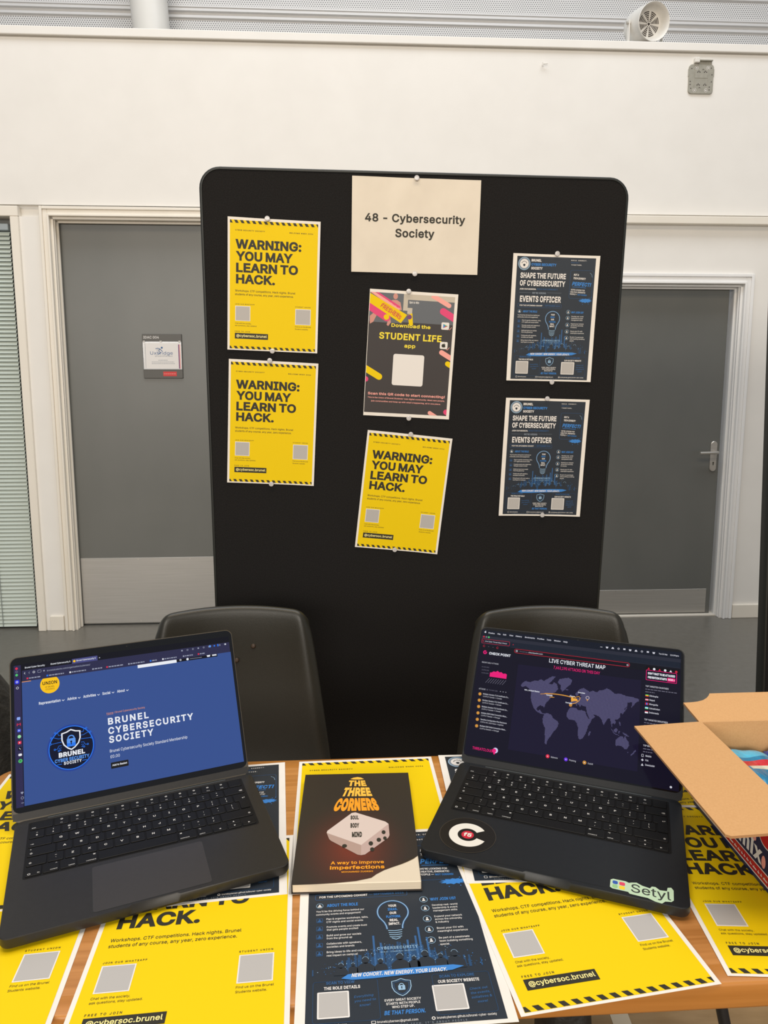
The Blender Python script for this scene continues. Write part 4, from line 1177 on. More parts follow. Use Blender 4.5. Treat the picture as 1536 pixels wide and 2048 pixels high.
def navy_poster(warp=None):
    p = Poster(warp)
    rnd = random.Random(11)
    paper(p.part('sheet'), W4, H4)
    mb = p.part('navy_panel')
    mb.grid(0.0100, -0.0058, 0.2004, -0.2930, 14, 18, M_NAVY, Z1)
    # heading block
    mb = p.part('heading', 'tall white condensed lettering')
    T(mb, 'SHAPE THE FUTURE', 20.0, 130.8, -55.6, 12.6, M_WPRINT, Z2, .06)
    T(mb, 'OF CYBERSECURITY', 20.0, 130.3, -73.2, 12.8, M_WPRINT, Z2, .06)
    mb = p.part('role_title', 'tall white condensed lettering')
    T(mb, 'EVENTS OFFICER', 22.2, 122.6, -110.3, 14.2, M_WPRINT, Z2, .06)
    mb = p.part('society_name')
    T(mb, 'BRUNEL', 45.0, 69.3, -17.4, 5.8, M_WPRINT, Z2, .07)
    T(mb, 'CYBER SECURITY', 45.2, 106.0, -26.8, 6.0, M_BLUEP, Z2, .07)
    T(mb, 'SOCIETY', 45.3, 73.1, -35.3, 5.8, M_WPRINT, Z2, .07)
    mb = p.part('round_emblem', 'white round emblem in a grey ring')
    cx, cy = 0.0278, -0.0226
    mb.disc(cx, cy, 0.0148, M_GPRINT, Z2, 32)
    mb.ring(cx, cy, 0.0136, 0.0148, M_LBLUE, Z3, 32)
    mb.disc(cx, cy, 0.0105, M_WPRINT, Z3, 28)
    for i in range(5):
        a = pi * (0.15 + 0.175 * i)
        mb.disc(cx + 0.0062 * cos(a), cy - 0.001 + 0.0062 * sin(a), 0.0011, M_NAVY, Z3 + .00015, 8)
    mb.poly([(x, y) for x, y in shield(cx, cy - 0.0005, 0.0052, 0.006)], M_NAVY, Z3 + .00015)
    mb = p.part('small_print')
    for s, x0, x1, y, h, m in (('BUILD. CONNECT.', 141.2, 178.8, -13.2, 2.4, M_WPRINT), ('PROTECT.', 141.3, 162, -18.4, 2.4, M_BLUEM), ('TOGETHER.', 141.9, 167.4, -23.5, 2.4, M_WPRINT)):
        T(mb, s, x0, x1, y, h, m, Z2, .05, .4)
    for s, x0, x1, y, h, m, w in (('JOIN OUR MISSION.', 20, 60.8, -82.2, 3.4, M_WPRINT, .05), ('BUILD OUR COMMUNITY', 63.0, 113.4, -81.6, 3.2, M_BLUEM, .03),
                                  ("WE'RE HIRING", 51.1, 85.3, -91.3, 4.2, M_GPRINT, .06), ('FOR THE UPCOMING COHORT', 22.5, 78.2, -120.0, 3.2, M_WPRINT, .04), ('— SEPTEMBER 2026', 80, 120.7, -119.8, 3.2, M_BLUEM, .03)):
        T(mb, s, x0, x1, y, h, m, Z2, w)
    mb.line([(.0195, -.0887), (.049, -.0887)], .0004, M_GPRINT, Z2)
    mb.line([(.088, -.0880), (.1225, -.0880)], .0004, M_GPRINT, Z2)
    mb.rrect_line(.0178, -.1228, .1245, -.1145, .002, .0004, M_BLUEM, Z2)
    # tilted card at the right
    c = p.part('perfect_card', 'slanting blue lettering and paint splash')
    c.rrect_line(.1415, -.0995, .1962, -.0345, .004, .0004, M_BLUEM, Z2)
    sl = -0.045
    for s, x0, y, h, m, w, x1, sh in (('NOT A', 149.6, -46.7, 4.6, M_WPRINT, .06, 161.8, .12), ('TECH EXPERT?', 148.9, -54.6, 4.6, M_WPRINT, .06, 178.5, .12), ('PERFECT!', 146.6, -69.6, 9.0, M_BLUEP, .07, 191.8, .2),
                                      ("WE'RE LOOKING FOR", 145, -80.6, 3.2, M_WPRINT, .03, 178.7, .0), ('CREATIVE, ENERGETIC', 143.9, -85.7, 3.2, M_WPRINT, .03, 180.5, .0),
                                      ('PEOPLE —', 143.6, -90.7, 3.2, M_WPRINT, .03, 161, 0), ('NOT CODERS!', 162.5, -92.0, 3.2, M_BLUEP, .03, 184.5, 0)):
        T(c, s, x0, x1, y, h, m, Z2, w, 0, sh, rot=sl)
    c.line([(.1478, -.0728), (.164, -.0732), (.1815, -.0745)], .0008, M_BLUEP, Z2)
    pts = []
    for i in range(26):
        a = 2 * pi * i / 26
        q = 1.0 if i % 2 else 0.62 + 0.2 * rnd.random()
        pts.append((.1845 + .0115 * q * cos(a) * (1.2 if cos(a) > 0 else 1.75), -.1040 + .0052 * q * sin(a)))
    c.tess(pts, M_BLUEP, Z2)
    c.line([(.1885, -.0395), (.193, -.043), (.1945, -.0495)], .0005, M_LBLUE, Z2)
    for x, y in ((.191, -.0975), (.1958, -.096), (.176, -.1125), (.19, -.1115)):
        c.disc(x, y, .0007, M_BLUEP, Z2, 8)
    # role list
    r = p.part('role_list')
    T(r, 'ABOUT THE ROLE', 31.0, 66.4, -134.6, 4.6, M_BLUEP, Z2, .05)
    r2 = p.part('benefit_list')
    T(r2, 'WHY JOIN US?', 150.0, 180.0, -134.2, 4.6, M_BLUEP, Z2, .05)
    for s, x0, x1, y in (("You'll be the driving force behind our", 18.9, 73.2, -142.3), ('community events and engagement!', 18.9, 69, -146.9),
                         ('Plan & organise workshops, talks,', 30.4, 76.9, -154.4), ('CTF nights and social events', 30.4, 71, -158.9), ('Promote events and create buzz', 30.7, 75, -166.2), ('that gets people excited', 30.7, 65, -170.2),
                         ('Build and grow our socials', 30.6, 68, -178.4), ('from the ground up', 30.5, 58, -182.5), ('Collaborate with speakers,', 30.5, 68, -190.0), ('societies and brands', 30.6, 60, -194.3),
                         ('Bring ideas to life and make a', 30.6, 73, -201.4), ('real impact on campus!', 30.6, 63, -205.9),
                         ('Develop real-world', 151, 180.2, -142.6), ('leadership & event', 151, 179.5, -147.0), ('management skills', 151.1, 178.5, -151.3), ('Expand your network', 151, 182.5, -160.0), ('across the university', 151, 181.5, -164.3), ('& industry', 151, 166, -168.6),
                         ('Boost your CV with', 151.2, 180.5, -177.5), ('meaningful experience', 151.2, 184.5, -182.0), ('Be part of a passionate', 151.1, 184.5, -191.4), ('team building something', 151.1, 187, -195.8), ('special', 151.1, 161, -200.2)):
        T(r if x0 < 100 else r2, s, x0, x1, y, 2.6, M_WPRINT, Z2, .012)
    for y in (-132.3, -154.9, -167.0, -178.6, -190.3, -201.6):
        q = (22.9 * mm, y * mm)
        if y == -132.3:
            r.ring(*q, .0036, .0040, M_LBLUE, Z2, 20)
        r.disc(q[0], q[1] + .0010, .0011, M_BLUEM if y < -140 else M_WPRINT, Z2, 10)
        r.poly([(q[0] - .0025, q[1] - .0022), (q[0] + .0025, q[1] - .0022), (q[0] + .0016, q[1] - .0002), (q[0] - .0016, q[1] - .0002)], M_BLUEM if y < -140 else M_WPRINT, Z2)
        if y < -140:
            r.rrect_line(q[0] - .0032, q[1] - .0030, q[0] + .0032, q[1] + .0030, .0008, .0004, M_BLUEM, Z2)
    for y in (-131.4, -145.3, -161.6, -177.2, -192.6):
        q = (142.5 * mm, y * mm)
        r2.ring(*q, .0042, .0047, M_LBLUE, Z2, 24)
        r2.disc(q[0], q[1] + .0012, .0011, M_WPRINT, Z2, 10)
        r2.poly([(q[0] - .0020, q[1] - .0024), (q[0] + .0020, q[1] - .0024), (q[0] + .0012, q[1] - .0002), (q[0] - .0012, q[1] - .0002)], M_WPRINT, Z2)
    # skyline and crowd
    k = p.part('city_skyline', 'blue skyline with dark figures')
    for i in range(190):
        x = rnd.gauss(105, 32)
        if not 14 < x < 190:
            continue
        top = -228 + max(4, (46 - abs(x - 105) * 0.42) * rnd.uniform(0.25, 0.85))
        w = rnd.uniform(1.0, 2.6)
        k.rect(x * mm, -.230, (x + w) * mm, min(top, -190 if 96 < x < 115 else -176) * mm, M_NAVY2, Z2)
    for x, t in ((80.7, -181.5), (130.3, -173), (126, -185), (138, -188), (88, -192), (117, -190)):
        k.rect((x - 1.1) * mm, -.228, (x + 1.1) * mm, t * mm, M_BLUEM, Z2 + .00006)
    for i in range(760):
        x = rnd.gauss(106, 34)
        y = -229 + abs(rnd.gauss(0, 1)) * max(3, 21 - abs(x - 106) * 0.18)
        if 13 < x < 196 and y < -190 - (8 if 94 < x < 117 else 0):
            w, h = rnd.uniform(.35, 1.0), rnd.uniform(.3, .9)
            k.rect(x * mm, y * mm, (x + w) * mm, (y + h) * mm, rnd.choice((M_BLUEP, M_BLUEM, M_BLUEM, M_LBLUE)), Z2 + .0001)
    T(k, 'CYBERSECURITY', 84, 127, -201.5, 3.6, M_LBLUE, Z3, .03, .12)
    T(k, 'BUILD · CONNECT · PROTECT', 87, 124, -205.6, 1.7, M_LBLUE, Z3, .02, .2)
    for x, t, w in ((45, -216, 15), (57.5, -216.5, 10), (70.5, -210, 19), (86, -213.5, 14), (106.5, -208, 20), (121, -212.5, 12), (133, -206.5, 19), (149, -211.5, 13), (164, -208, 20)):
        h = w * .21
        k.disc(x * mm, (t - h) * mm, h * mm, M_NAVY, Z3, 14, h * 1.12 * mm)
        k.tess([((x - w / 2) * mm, -.231), ((x - w * .47) * mm, (t - h * 3.2) * mm), ((x - w * .30) * mm, (t - h * 2.35) * mm), ((x - h * .6) * mm, (t - h * 1.8) * mm),
                ((x + h * .6) * mm, (t - h * 1.8) * mm), ((x + w * .30) * mm, (t - h * 2.35) * mm), ((x + w * .47) * mm, (t - h * 3.2) * mm), ((x + w / 2) * mm, -.231)], M_NAVY, Z3)
        k.line([((x + h * .9 * cos(a)) * mm, (t - h + h * 1.15 * sin(a)) * mm) for a in (0.2, .8, 1.4, 2.0, 2.7)], .0004, M_LBLUE, Z3 + .0001)
    k.strips([(.045, -.2352), (.052, -.2305), (.075, -.2290), (.130, -.2270), (.1600, -.2268), (.171, -.2292), (.158, -.2335), (.130, -.2350), (.080, -.2372), (.056, -.2375)], M_BLUEP, Z3 + .0001)
    T(k, 'NEW COHORT. NEW ENERGY. YOUR LEGACY.', 55.4, 152.6, -234.4, 4.6, M_WPRINT, Z3 + .0002, .05, 0, .2)
    # light bulb
    b = p.part('light_bulb', 'glowing outline of a light bulb')
    ob = bulb_outline(.1052, -.1307, .0347, -.1735, .0168)
    b.line(ob, .0022, M_BLUEM, Z2)
    b.line(ob, .0009, M_LBLUE, Z3)
    for i in range(4):
        y = -.1755 - .0030 * i
        b.line([(.0975 + .0004 * i, y), (.1052, y - .0008), (.1130 - .0004 * i, y)], .0009, M_LBLUE, Z3)
    b.line([(.1005, -.1865), (.1052, -.1885), (.1100, -.1865)], .0010, M_LBLUE, Z3)
    for s, y, m in (('YOUR', -140.5, M_WPRINT), ('IDEAS.', -146.0, M_BLUEP), ('OUR', -151.6, M_WPRINT), ('PLATFORM.', -157.1, M_BLUEP), ('REAL', -162.5, M_WPRINT), ('IMPACT.', -167.8, M_WPRINT)):
        w = 1.75 * len(s) + (2.4 if len(s) < 5 else 0.6)
        T(b, s, 105.3 - w / 2, 105.3 + w / 2, y, 3.7, m, Z3, .06)
    # foot of the sheet
    f = p.part('footer')
    for x0, x1 in ((17, 81), (136, 194)):
        f.rrect_line(x0 * mm, -.2845, x1 * mm, -.2375, .003, .00045, M_NAVY2, Z2)
    T(f, 'SCAN TO VIEW', 29.9, 58.2, -241.2, 3.3, M_BLUEM, Z2, .04)
    T(f, 'THE ROLE DETAILS', 27.7, 63.5, -247.6, 3.7, M_WPRINT, Z2, .05)
    T(f, 'SCAN TO EXPLORE', 143.4, 179, -242.0, 3.3, M_BLUEM, Z2, .04)
    T(f, 'OUR SOCIETY WEBSITE', 141.3, 182.9, -248.4, 3.7, M_WPRINT, Z2, .05)
    for s, x, y in (('Everything', 57, -259), ('you need to', 57, -264), ('know!', 62, -269), ('Check out', 171, -259), ('the events,', 171, -264), ('initiatives &', 171, -269), ('more!', 176, -274)):
        T(f, s, x, None, y, 2.7, M_BLUEM, Z2, .02, 0, .2, rot=.06)
    f.line(shield(.1045, -.2397, .0188, .0203), .0009, M_LBLUE, Z2, True)
    f.line(shield(.1045, -.2417, .0150, .0163), .0005, M_BLUEM, Z2, True)
    padlock(f, .1045, -.2490, .0068, M_LBLUE, Z2, M_NAVY)
    for s, x0, x1, y in (('EVERY GREAT SOCIETY', 86.3, 121.8, -265.5), ('STARTS WITH PEOPLE', 87.5, 120.5, -269.5), ('WHO STEP UP.', 92.8, 114.5, -273.4)):
        T(f, s, x0, x1, y, 2.7, M_WPRINT, Z2, .03)
    T(f, 'BE THAT PERSON.', 84.7, 124.1, -280.4, 4.6, M_BLUEP, Z2, .05, 0, .2)
    for s, x0, x1 in (('@brunelcybersec', 28.5, 49), ('brunelcybersec@gmail.com', 77.5, 116), ('brunelcybersec.github.io/brunel-cyber-society', 134, 191.2)):
        T(f, s, x0, x1, -288.3, 2.5, M_WPRINT, Z2, .01)
    f.rrect_line(.0225, -.2890, .0262, -.2855, .0008, .0005, M_WPRINT, Z2)
    f.rrect_line(.0722, -.2885, .0760, -.2858, .0003, .0005, M_WPRINT, Z2)
    f.ring(.1308, -.2872, .0010, .0018, M_WPRINT, Z2, 16)
    T(f, "CYBERSECURITY ISN'T JUST ABOUT TECH. IT'S ABOUT PEOPLE.", 33.7, 163.5, -292.4, 1.9, M_GPRINT, Z2, .02, .5)
    for x0, y0, x1, y1 in ((21.2, -249.8, 52.2, -279.8), (134.3, -250.3, 166.6, -280.0)):
        mb = p.part('blank_panel', 'pale square panel')
        mb.rrect(x0 * mm, y1 * mm, x1 * mm, y0 * mm, .0012, M_WPRINT, Z2)
        mb.rect((x0 + 1.6) * mm, (y1 + 1.6) * mm, (x1 - 1.6) * mm, (y0 - 1.6) * mm, M_CARDGREY, Z3)
    return p


def student_poster(warp=None):
    p = Poster(warp)
    paper(p.part('sheet'), W4, H4)
    CL = (.0012, -.2890, .2027, -.0068)
    mb = p.part('dark_panel')
    mb.grid(CL[0], CL[3], CL[2], CL[1], 14, 18, M_CHAR, Z1)
    mb = p.part('photo_strip', 'printed photographs along the top')
    mb.rect(.0012, -.075, .081, -.0068, M_PHOTOG, Z1 + .00008)
    mb.rect(.081, -.072, .2027, -.0068, M_PHOTOG, Z1 + .00008)
    mb.rect(.081, -.045, .0915, -.0068, M_PHOTOP, Z1 + .00012)
    mb.rect(.0915, -.0195, .2027, -.0068, M_PHOTOP, Z1 + .00012)
    mb.rect(.0915, -.052, .103, -.038, M_PHOTOP, Z1 + .00012)
    T(mb, 'Spin to Win', 95, 118, -27.5, 5, M_WPRINT, Z1 + .00014, .04)
    mb.disc(.0615, -.0135, .0055, M_SKIN, Z1 + .00014, 16, .0068)
    mb.tess([(.046, -.026), (.056, -.022), (.066, -.022), (.074, -.027), (.078, -.044), (.073, -.045), (.070, -.036), (.0695, -.050), (.055, -.050), (.054, -.034)], M_SKIN, Z1 + .00014)
    mb.tess([(.003, -.062), (.016, -.050), (.021, -.055), (.012, -.075), (.004, -.080)], M_SKIN, Z1 + .00014)
    mb.tess([(.046, -.072), (.052, -.066), (.054, -.074), (.048, -.083), (.044, -.080)], M_SKIN, Z1 + .00014)
    z = Z2
    mb = p.part('ribbon', 'salmon ribbon')
    mb.strips([(.0012, -.0068), (.013, -.0068), (.074, -.041), (.070, -.048)], M_SALM, z)
    mb = p.part('ribbon', 'thin magenta ribbon')
    mb.strips([(.0145, -.0068), (.021, -.0068), (.074, -.036), (.073, -.042)], M_MAG, z)
    mb = p.part('ribbon', 'magenta ribbon with a yellow dot')
    mb.capsule(-.004, -.036, .0435, -.0635, .0088, M_MAG, z + .00004, 2, CL)
    mb.disc(.0425, -.0623, .0064, M_YEL, z + .0001, 20)
    mb = p.part('ribbon', 'yellow ribbon with a purple dot')
    mb.strips([(.0925, -.0545), (.1035, -.0495), (.1070, -.0775), (.0980, -.0785)], M_YEL, z)
    mb.disc(.0975, -.0590, .0056, M_PURP, z + .0001, 20)
    for q in ((.148, -.006, .190, -.0275, .0053, M_SALM, 2), (.177, -.0415, .212, -.0605, .0080, M_MAG, 1), (.180, -.1373, .212, -.1545, .0058, M_SALM, 1), (.1965, -.1632, .215, -.173, .0060, M_YEL, 1),
              (-.004, -.1828, .0330, -.2028, .0076, M_YEL, 2), (-.002, -.2085, .0015, -.2100, .0062, M_MAG, 2), (.1615, -.2835, .185, -.297, .0046, M_SALM, 1), (.2010, -.2795, .215, -.288, .0062, M_MAG, 1)):
        p.part('ribbon').capsule(*q[:5], q[5], z, q[6], CL)
    mb = p.part('ribbon', 'wide yellow ribbon with red lettering')
    mb.strips([(.0012, -.0095), (.0915, -.0545), (.0775, -.0745), (.0012, -.0318)], M_YEL, z + .00006)
    a = math.atan2(-31, 54)
    T(mb, 'FRESHERS', 26.5, 82.0, -39.2, 9.2, M_RED, z + .00016, .05, 0, 0, rot=a)
    T(mb, '#OFFICIAL BRUNEL', 32.0, 82, -33.0, 4.2, M_RED, z + .00016, .02, 0, 0, rot=a)
    mb = p.part('heading', 'yellow lettering')
    T(mb, 'Download the', 55.5, 149.2, -84.2, 8.3, M_YTEXT, Z3, .05)
    T(mb, 'STUDENT LIFE', 27.8, 177.6, -113.3, 15.6, M_YTEXT, Z3, .055)
    T(mb, 'app', 89.5, 116.0, -130.8, 8.8, M_YTEXT, Z3, .05)
    mb = p.part('store_icons', 'two white rounded app icons')
    mb.rrect(.1750, -.0835, .1937, -.0664, .0028, M_WPRINT, Z3)
    mb.poly([(.1795, -.0702), (.1845, -.0750), (.1795, -.0798)], M_BLUEP, Z3 + .0001)
    mb.poly([(.1795, -.0702), (.1905, -.0750), (.1845, -.0750)], M_GREEN, Z3 + .0001)
    mb.poly([(.1795, -.0798), (.1845, -.0750), (.1905, -.0750)], M_RED, Z3 + .0001)
    mb.rrect(.1748, -.1287, .1932, -.1120, .0028, M_WPRINT, Z3)
    cx, cy = .1838, -.1210
    mb.disc(cx - .0014, cy, .0036, M_INK, Z3 + .0001, 18, .0042)
    mb.disc(cx + .0014, cy, .0036, M_INK, Z3 + .0001, 18, .0042)
    mb.disc(cx + .0056, cy + .0006, .0021, M_WPRINT, Z3 + .0002, 14)
    mb.tess([(cx - .0002, cy + .0044), (cx + .0006, cy + .0062), (cx + .0022, cy + .0070), (cx + .0016, cy + .0054)], M_INK, Z3 + .0001)
    for x, y in ((.196, -.080), (.194, -.1275)):
        mb.line([(x - .004, y - .001), (x - .001, y - .0035), (x + .004, y + .003)], .0012, M_SALM, Z3 + .0003)
    mb = p.part('blank_panel', 'large white rounded panel')
    mb.rrect(.0646, -.2210, .1393, -.1467, .0050, M_WPRINT, Z2)
    mb = p.part('footer_text')
    T(mb, 'Scan this QR code to start connecting!', 8.3, 195.8, -246.4, 6.1, M_SALM, Z2, .05)
    T(mb, "This is the Union of Brunel Students' new digital community. Meet new people,", 8.4, 196.3, -254.5, 3.3, M_SALM, Z2, .035)
    T(mb, "join communities and keep up with what's happening, all in one place.", 17.0, 187.0, -262.8, 3.3, M_SALM, Z2, .035)
    return p


def curl(k, fx=0.105, w=0.0, top=0.0):
    """Sheet bowed towards the viewer at its free long edges."""
    def f(x, y, z):
        u = (x - fx) / 0.105
        v = (y + 0.1485) / 0.1485
        return (x, y, z + k * u * u * (0.55 + 0.45 * v * v) + w * (0.5 - 0.5 * cos(u * 5.0 + v * 2.0)) + 0.0002)
    return f


GY = 'yellow hazard-striped posters'
GN = 'navy recruitment posters'
yb = yellow_poster(curl(0.0032, w=0.0007))
Y0 = yb.build('poster', 'yellow warning poster at the top left of the black board', 'poster', board_m(-0.357, 0.3749, -0.0406, 0.001), GY)
c = copy_tree(Y0, board_m(-0.3666, 0.0567, -0.0523, 0.001))
tag(c, 'creased yellow warning poster directly below the upper left one on the board', 'poster', GY)
c = copy_tree(Y0, board_m(-0.0395, -0.1132, -0.1096, 0.001))
tag(c, 'tilted yellow warning poster at the bottom centre of the board', 'poster', GY)

nb = navy_poster(curl(0.0036, w=0.0005))
N0 = nb.build('poster', 'navy recruitment poster at the top right of the black board', 'poster', board_m(0.3039, 0.3031, -0.0192, 0.001), GN)
c = copy_tree(N0, board_m(0.2992, -0.0358, -0.026, 0.001))
tag(c, 'lower of the two navy posters pinned on the right of the board', 'poster', GN)

student_poster(curl(0.0024)).build('poster', 'dark student app poster with pink and yellow ribbons below the cream sign', 'poster', board_m(-0.034, 0.2193, -0.055, 0.001))

sp_ = Poster(lambda x, y, z: (x, y, z + 0.003 * ((x - .1485) / .1485) ** 2 + .0002 + .0006 * sin(x * 40) * sin(y * 33 + 1)))
paper(sp_.part('sheet'), 0.297, 0.21, 24, 18, M_CREAM)
mb = sp_.part('lettering', 'bold dark lettering')
T(mb, '48 - Cybersecurity', 30.4, 263.4, -97.2, 18.0, M_INK, Z2, .045)
T(mb, 'Society', 101.0, 192.6, -130.0, 18.6, M_INK, Z2, .045)
sp_.build('printed_sign', 'cream landscape sign with bold stall name at the top of the board', 'sign', board_m(-0.0745, 0.4671, -0.0147, 0.001))

# push pins
pin_v = [('top edge of the upper left yellow poster', -.2681, .3712, .0015), ('bottom edge of the upper left yellow poster', -.2646, .0748, .0015), ('top edge of the creased yellow poster', -.2711, .0527, .0015),
         ('bottom edge of the creased yellow poster', -.2756, -.2447, .0015), ('top edge of the cream sign', .0730, .4646, .0012), ('bottom edge of the cream sign', .0710, .2537, .0012),
         ('top edge of the dark student app poster', .0572, .2138, .0015), ('bottom edge of the dark student app poster', .0604, -.0851, .0015), ('top edge of the tilted yellow poster', .0658, -.1245, .0015),
         ('bottom edge of the tilted yellow poster', .0284, -.4170, .0015), ('top edge of the upper navy poster', .4089, .3028, .0015), ('bottom edge of the upper navy poster', .4109, .0019, .0015),
         ('top edge of the lower navy poster', .4016, -.0384, .0015), ('bottom edge of the lower navy poster', .4032, -.3324, .0015)]
mb = MB()
mb.lathe([(0.0, 0.0), (0.0035, 0.0003), (0.0035, 0.004), (0.0056, 0.0046), (0.0060, 0.0058), (0.0055, 0.0068), (0.003, 0.0072), (0.0, 0.0070)], M_PIN, 20)
pin0 = mb.build('push_pin', smooth=50)
for i, (s, x, z, o) in enumerate(pin_v):
    q = pin0 if i == 0 else pin0.copy()
    if i:
        COL.objects.link(q)
    q.matrix_basis = board_m(x, z, 0, o)
    tag(q, 'clear plastic push pin at the ' + s, 'push pin', 'push pins on the board')

# ================================================================== table
TZ = 0.78
TM = xyz(0.0, 0.617, TZ, 0.058)
tb = thing('table', 'oak-topped table covered with posters in the foreground', 'table', TM)
XL, XR, DP, TT = -0.565, 0.86, 0.457, 0.030
o_ = rr_outline(XL, 0.0, XR, DP, 0.030, 8)
oi = rr_outline(XL + 0.024, 0.024, XR - 0.024, DP - 0.024, 0.010, 8)
mb = MB()
mb.layers([(oi, -TT + 0.001), (oi, 0.0)], M_WOOD)
mb.build('tabletop', tb)
mb = MB()
n_ = len(o_)
sh = [([(x * 1.0, y) for x, y in o_], z) for z in (-0.004, -TT + 0.004)]
ins = lambda d: rr_outline(XL + d, d, XR - d, DP - d, 0.030 - d, 8)
rings = [(oi, 0.0), (ins(0.003), 0.0), (ins(0.0008), -0.0012), (o_, -0.004), (o_, -TT + 0.004), (ins(0.0012), -TT + 0.001), (ins(0.004), -TT), (oi, -TT)]
mb.layers(rings, M_WOODE, False, False)
mb.build('edge_lipping', tb, smooth=50)
mb = MB()
for a in ((XL + .10, XR - .10, 0.055, 0.075), (XL + .10, XR - .10, DP - .075, DP - .055)):
    mb.box(*a, -TT - 0.030, -TT - 0.0005, M_BLKMET, 0.002, 1)
mb.build('underframe', tb)
for sx, x in ((-1, XL + 0.14), (1, XR - 0.12)):
    for y, sy in ((0.048, -1), (DP - 0.065, 1)):
        mb = MB()
        mb.tube([(x, y, -TT - 0.002), (x + sx * 0.05, y + sy * 0.02, -TZ)], 0.0125, M_BLKMET, 14)
        mb.tube([(x + sx * 0.049, y + sy * 0.02, -TZ + 0.012), (x + sx * 0.05, y + sy * 0.02, -TZ)], 0.0145, M_RIM, 14)
        mb.build('leg', tb, smooth=50)

# ---- posters lying on the table
yt = yellow_poster(lambda x, y, z: (x, y, z))
nt = navy_poster(lambda x, y, z: (x, y, z))
tab_y = [(-0.3286, 0.8504, 0.111, 0.0002, 'yellow poster at the front of the table partly under the left laptop'),
         (-0.5591, 0.8467, 0.1382, 0.0002, 'yellow poster at the front left corner of the table'),
         (0.0762, 0.8900, 0.1792, 0.0013, 'yellow poster overhanging the front edge in front of the right laptop'),
         (0.3565, 0.9423, -0.0329, 0.0008, 'yellow poster between the right laptop and the printed carton wall'),
         (-0.1341, 1.0584, 0.0748, 0.0002, 'yellow poster under the dark paperback book'),
         (-0.5735, 1.0210, 0.0850, 0.0008, 'yellow poster at the back left corner behind the left laptop'),
         (0.3239, 1.1072, 0.100, 0.0002, 'yellow poster at the back of the table under the cardboard flap')]
tab_n = [(-0.1072, 0.8720, 0.0818, 0.0008, 'navy poster at the front centre of the table below the book'),
         (-0.3642, 1.0255, 0.1456, 0.0009, 'navy poster mostly hidden under the left laptop'),
         (0.0868, 1.0752, 0.0405, 0.0019, 'navy poster mostly hidden under the right laptop')]
base = None
for x, y, a, dz, lab in tab_y:
    M = xyz(x, y, TZ + dz, a)
    if base is None:
        base = yt.build('poster', lab, 'poster', M, GY)
    else:
        tag(copy_tree(base, M), lab, 'poster', GY)
base = None
for x, y, a, dz, lab in tab_n:
    M = xyz(x, y, TZ + dz, a)
    if base is None:
        base = nt.build('poster', lab, 'poster', M, GN)
    else:
        tag(copy_tree(base, M), lab, 'poster', GN)

# ================================================================== laptops
BT = 0.0175                                  # height of the palm rest above the table


def laptop_outline(d, notch):
    """Base outline inset by d, with the thumb scoop at the middle of the front edge."""
    x0, x1, y0, y1, r = -0.157 + d, 0.157 - d, -0.0055 + d, 0.2160 - d, 0.011
    pts = rr_outline(x0, y0, x1, y1, r, 6)
    return pts + [(-0.028, y0), (-0.0245, y0 + notch), (0.0245, y0 + notch), (0.028, y0)]


ROWS = [
    (91.0, [('fn', 1), ('control', 1), ('option', 1), ('command', 1.25), ('', 5), ('command', 1.25), ('option', 1), ('<', 1), ('^v', 1), ('>', 1)]),
    (110.2, [('shift', 1.25), ('`', 1)] + [(c, 1) for c in 'ZXCVBNM'] + [(',', 1), ('.', 1), ('/', 1), ('shift', 2.25)]),
    (129.4, [('caps', 1.75)] + [(c, 1) for c in 'ASDFGHJKL'] + [(';', 1), ("'", 1), ('\\', 1), ('ret', 0.75)]),
    (148.6, [('tab', 1.5)] + [(c, 1) for c in 'QWERTYUIOP'] + [('[', 1), (']', 1), ('ret2', 1.0)]),
    (167.8, [('§', 1)] + [(c, 1) for c in '1234567890'] + [('-', 1), ('=', 1), ('del', 1.5)]),
    (187.0, [('esc', 1.5)] + [('F%d' % i, 1) for i in range(1, 13)] + [('', 1)]),
]
SHIFTED = {'1': '!', '2': '@', '3': '£', '4': '$', '5': '%', '6': '^', '7': '&', '8': '*', '9': '(', '0': ')', '-': '_', '=': '+', '[': '{', ']': '}', ';': ':', "'": '"', '\\': '|',
           ',': '<', '.': '>', '/': '?', '`': '~', '§': '~'}
ICON = {'shift': '⇧', 'caps': '⇧', 'tab': '⇥', 'del': '⌫', 'ret2': '↩'}


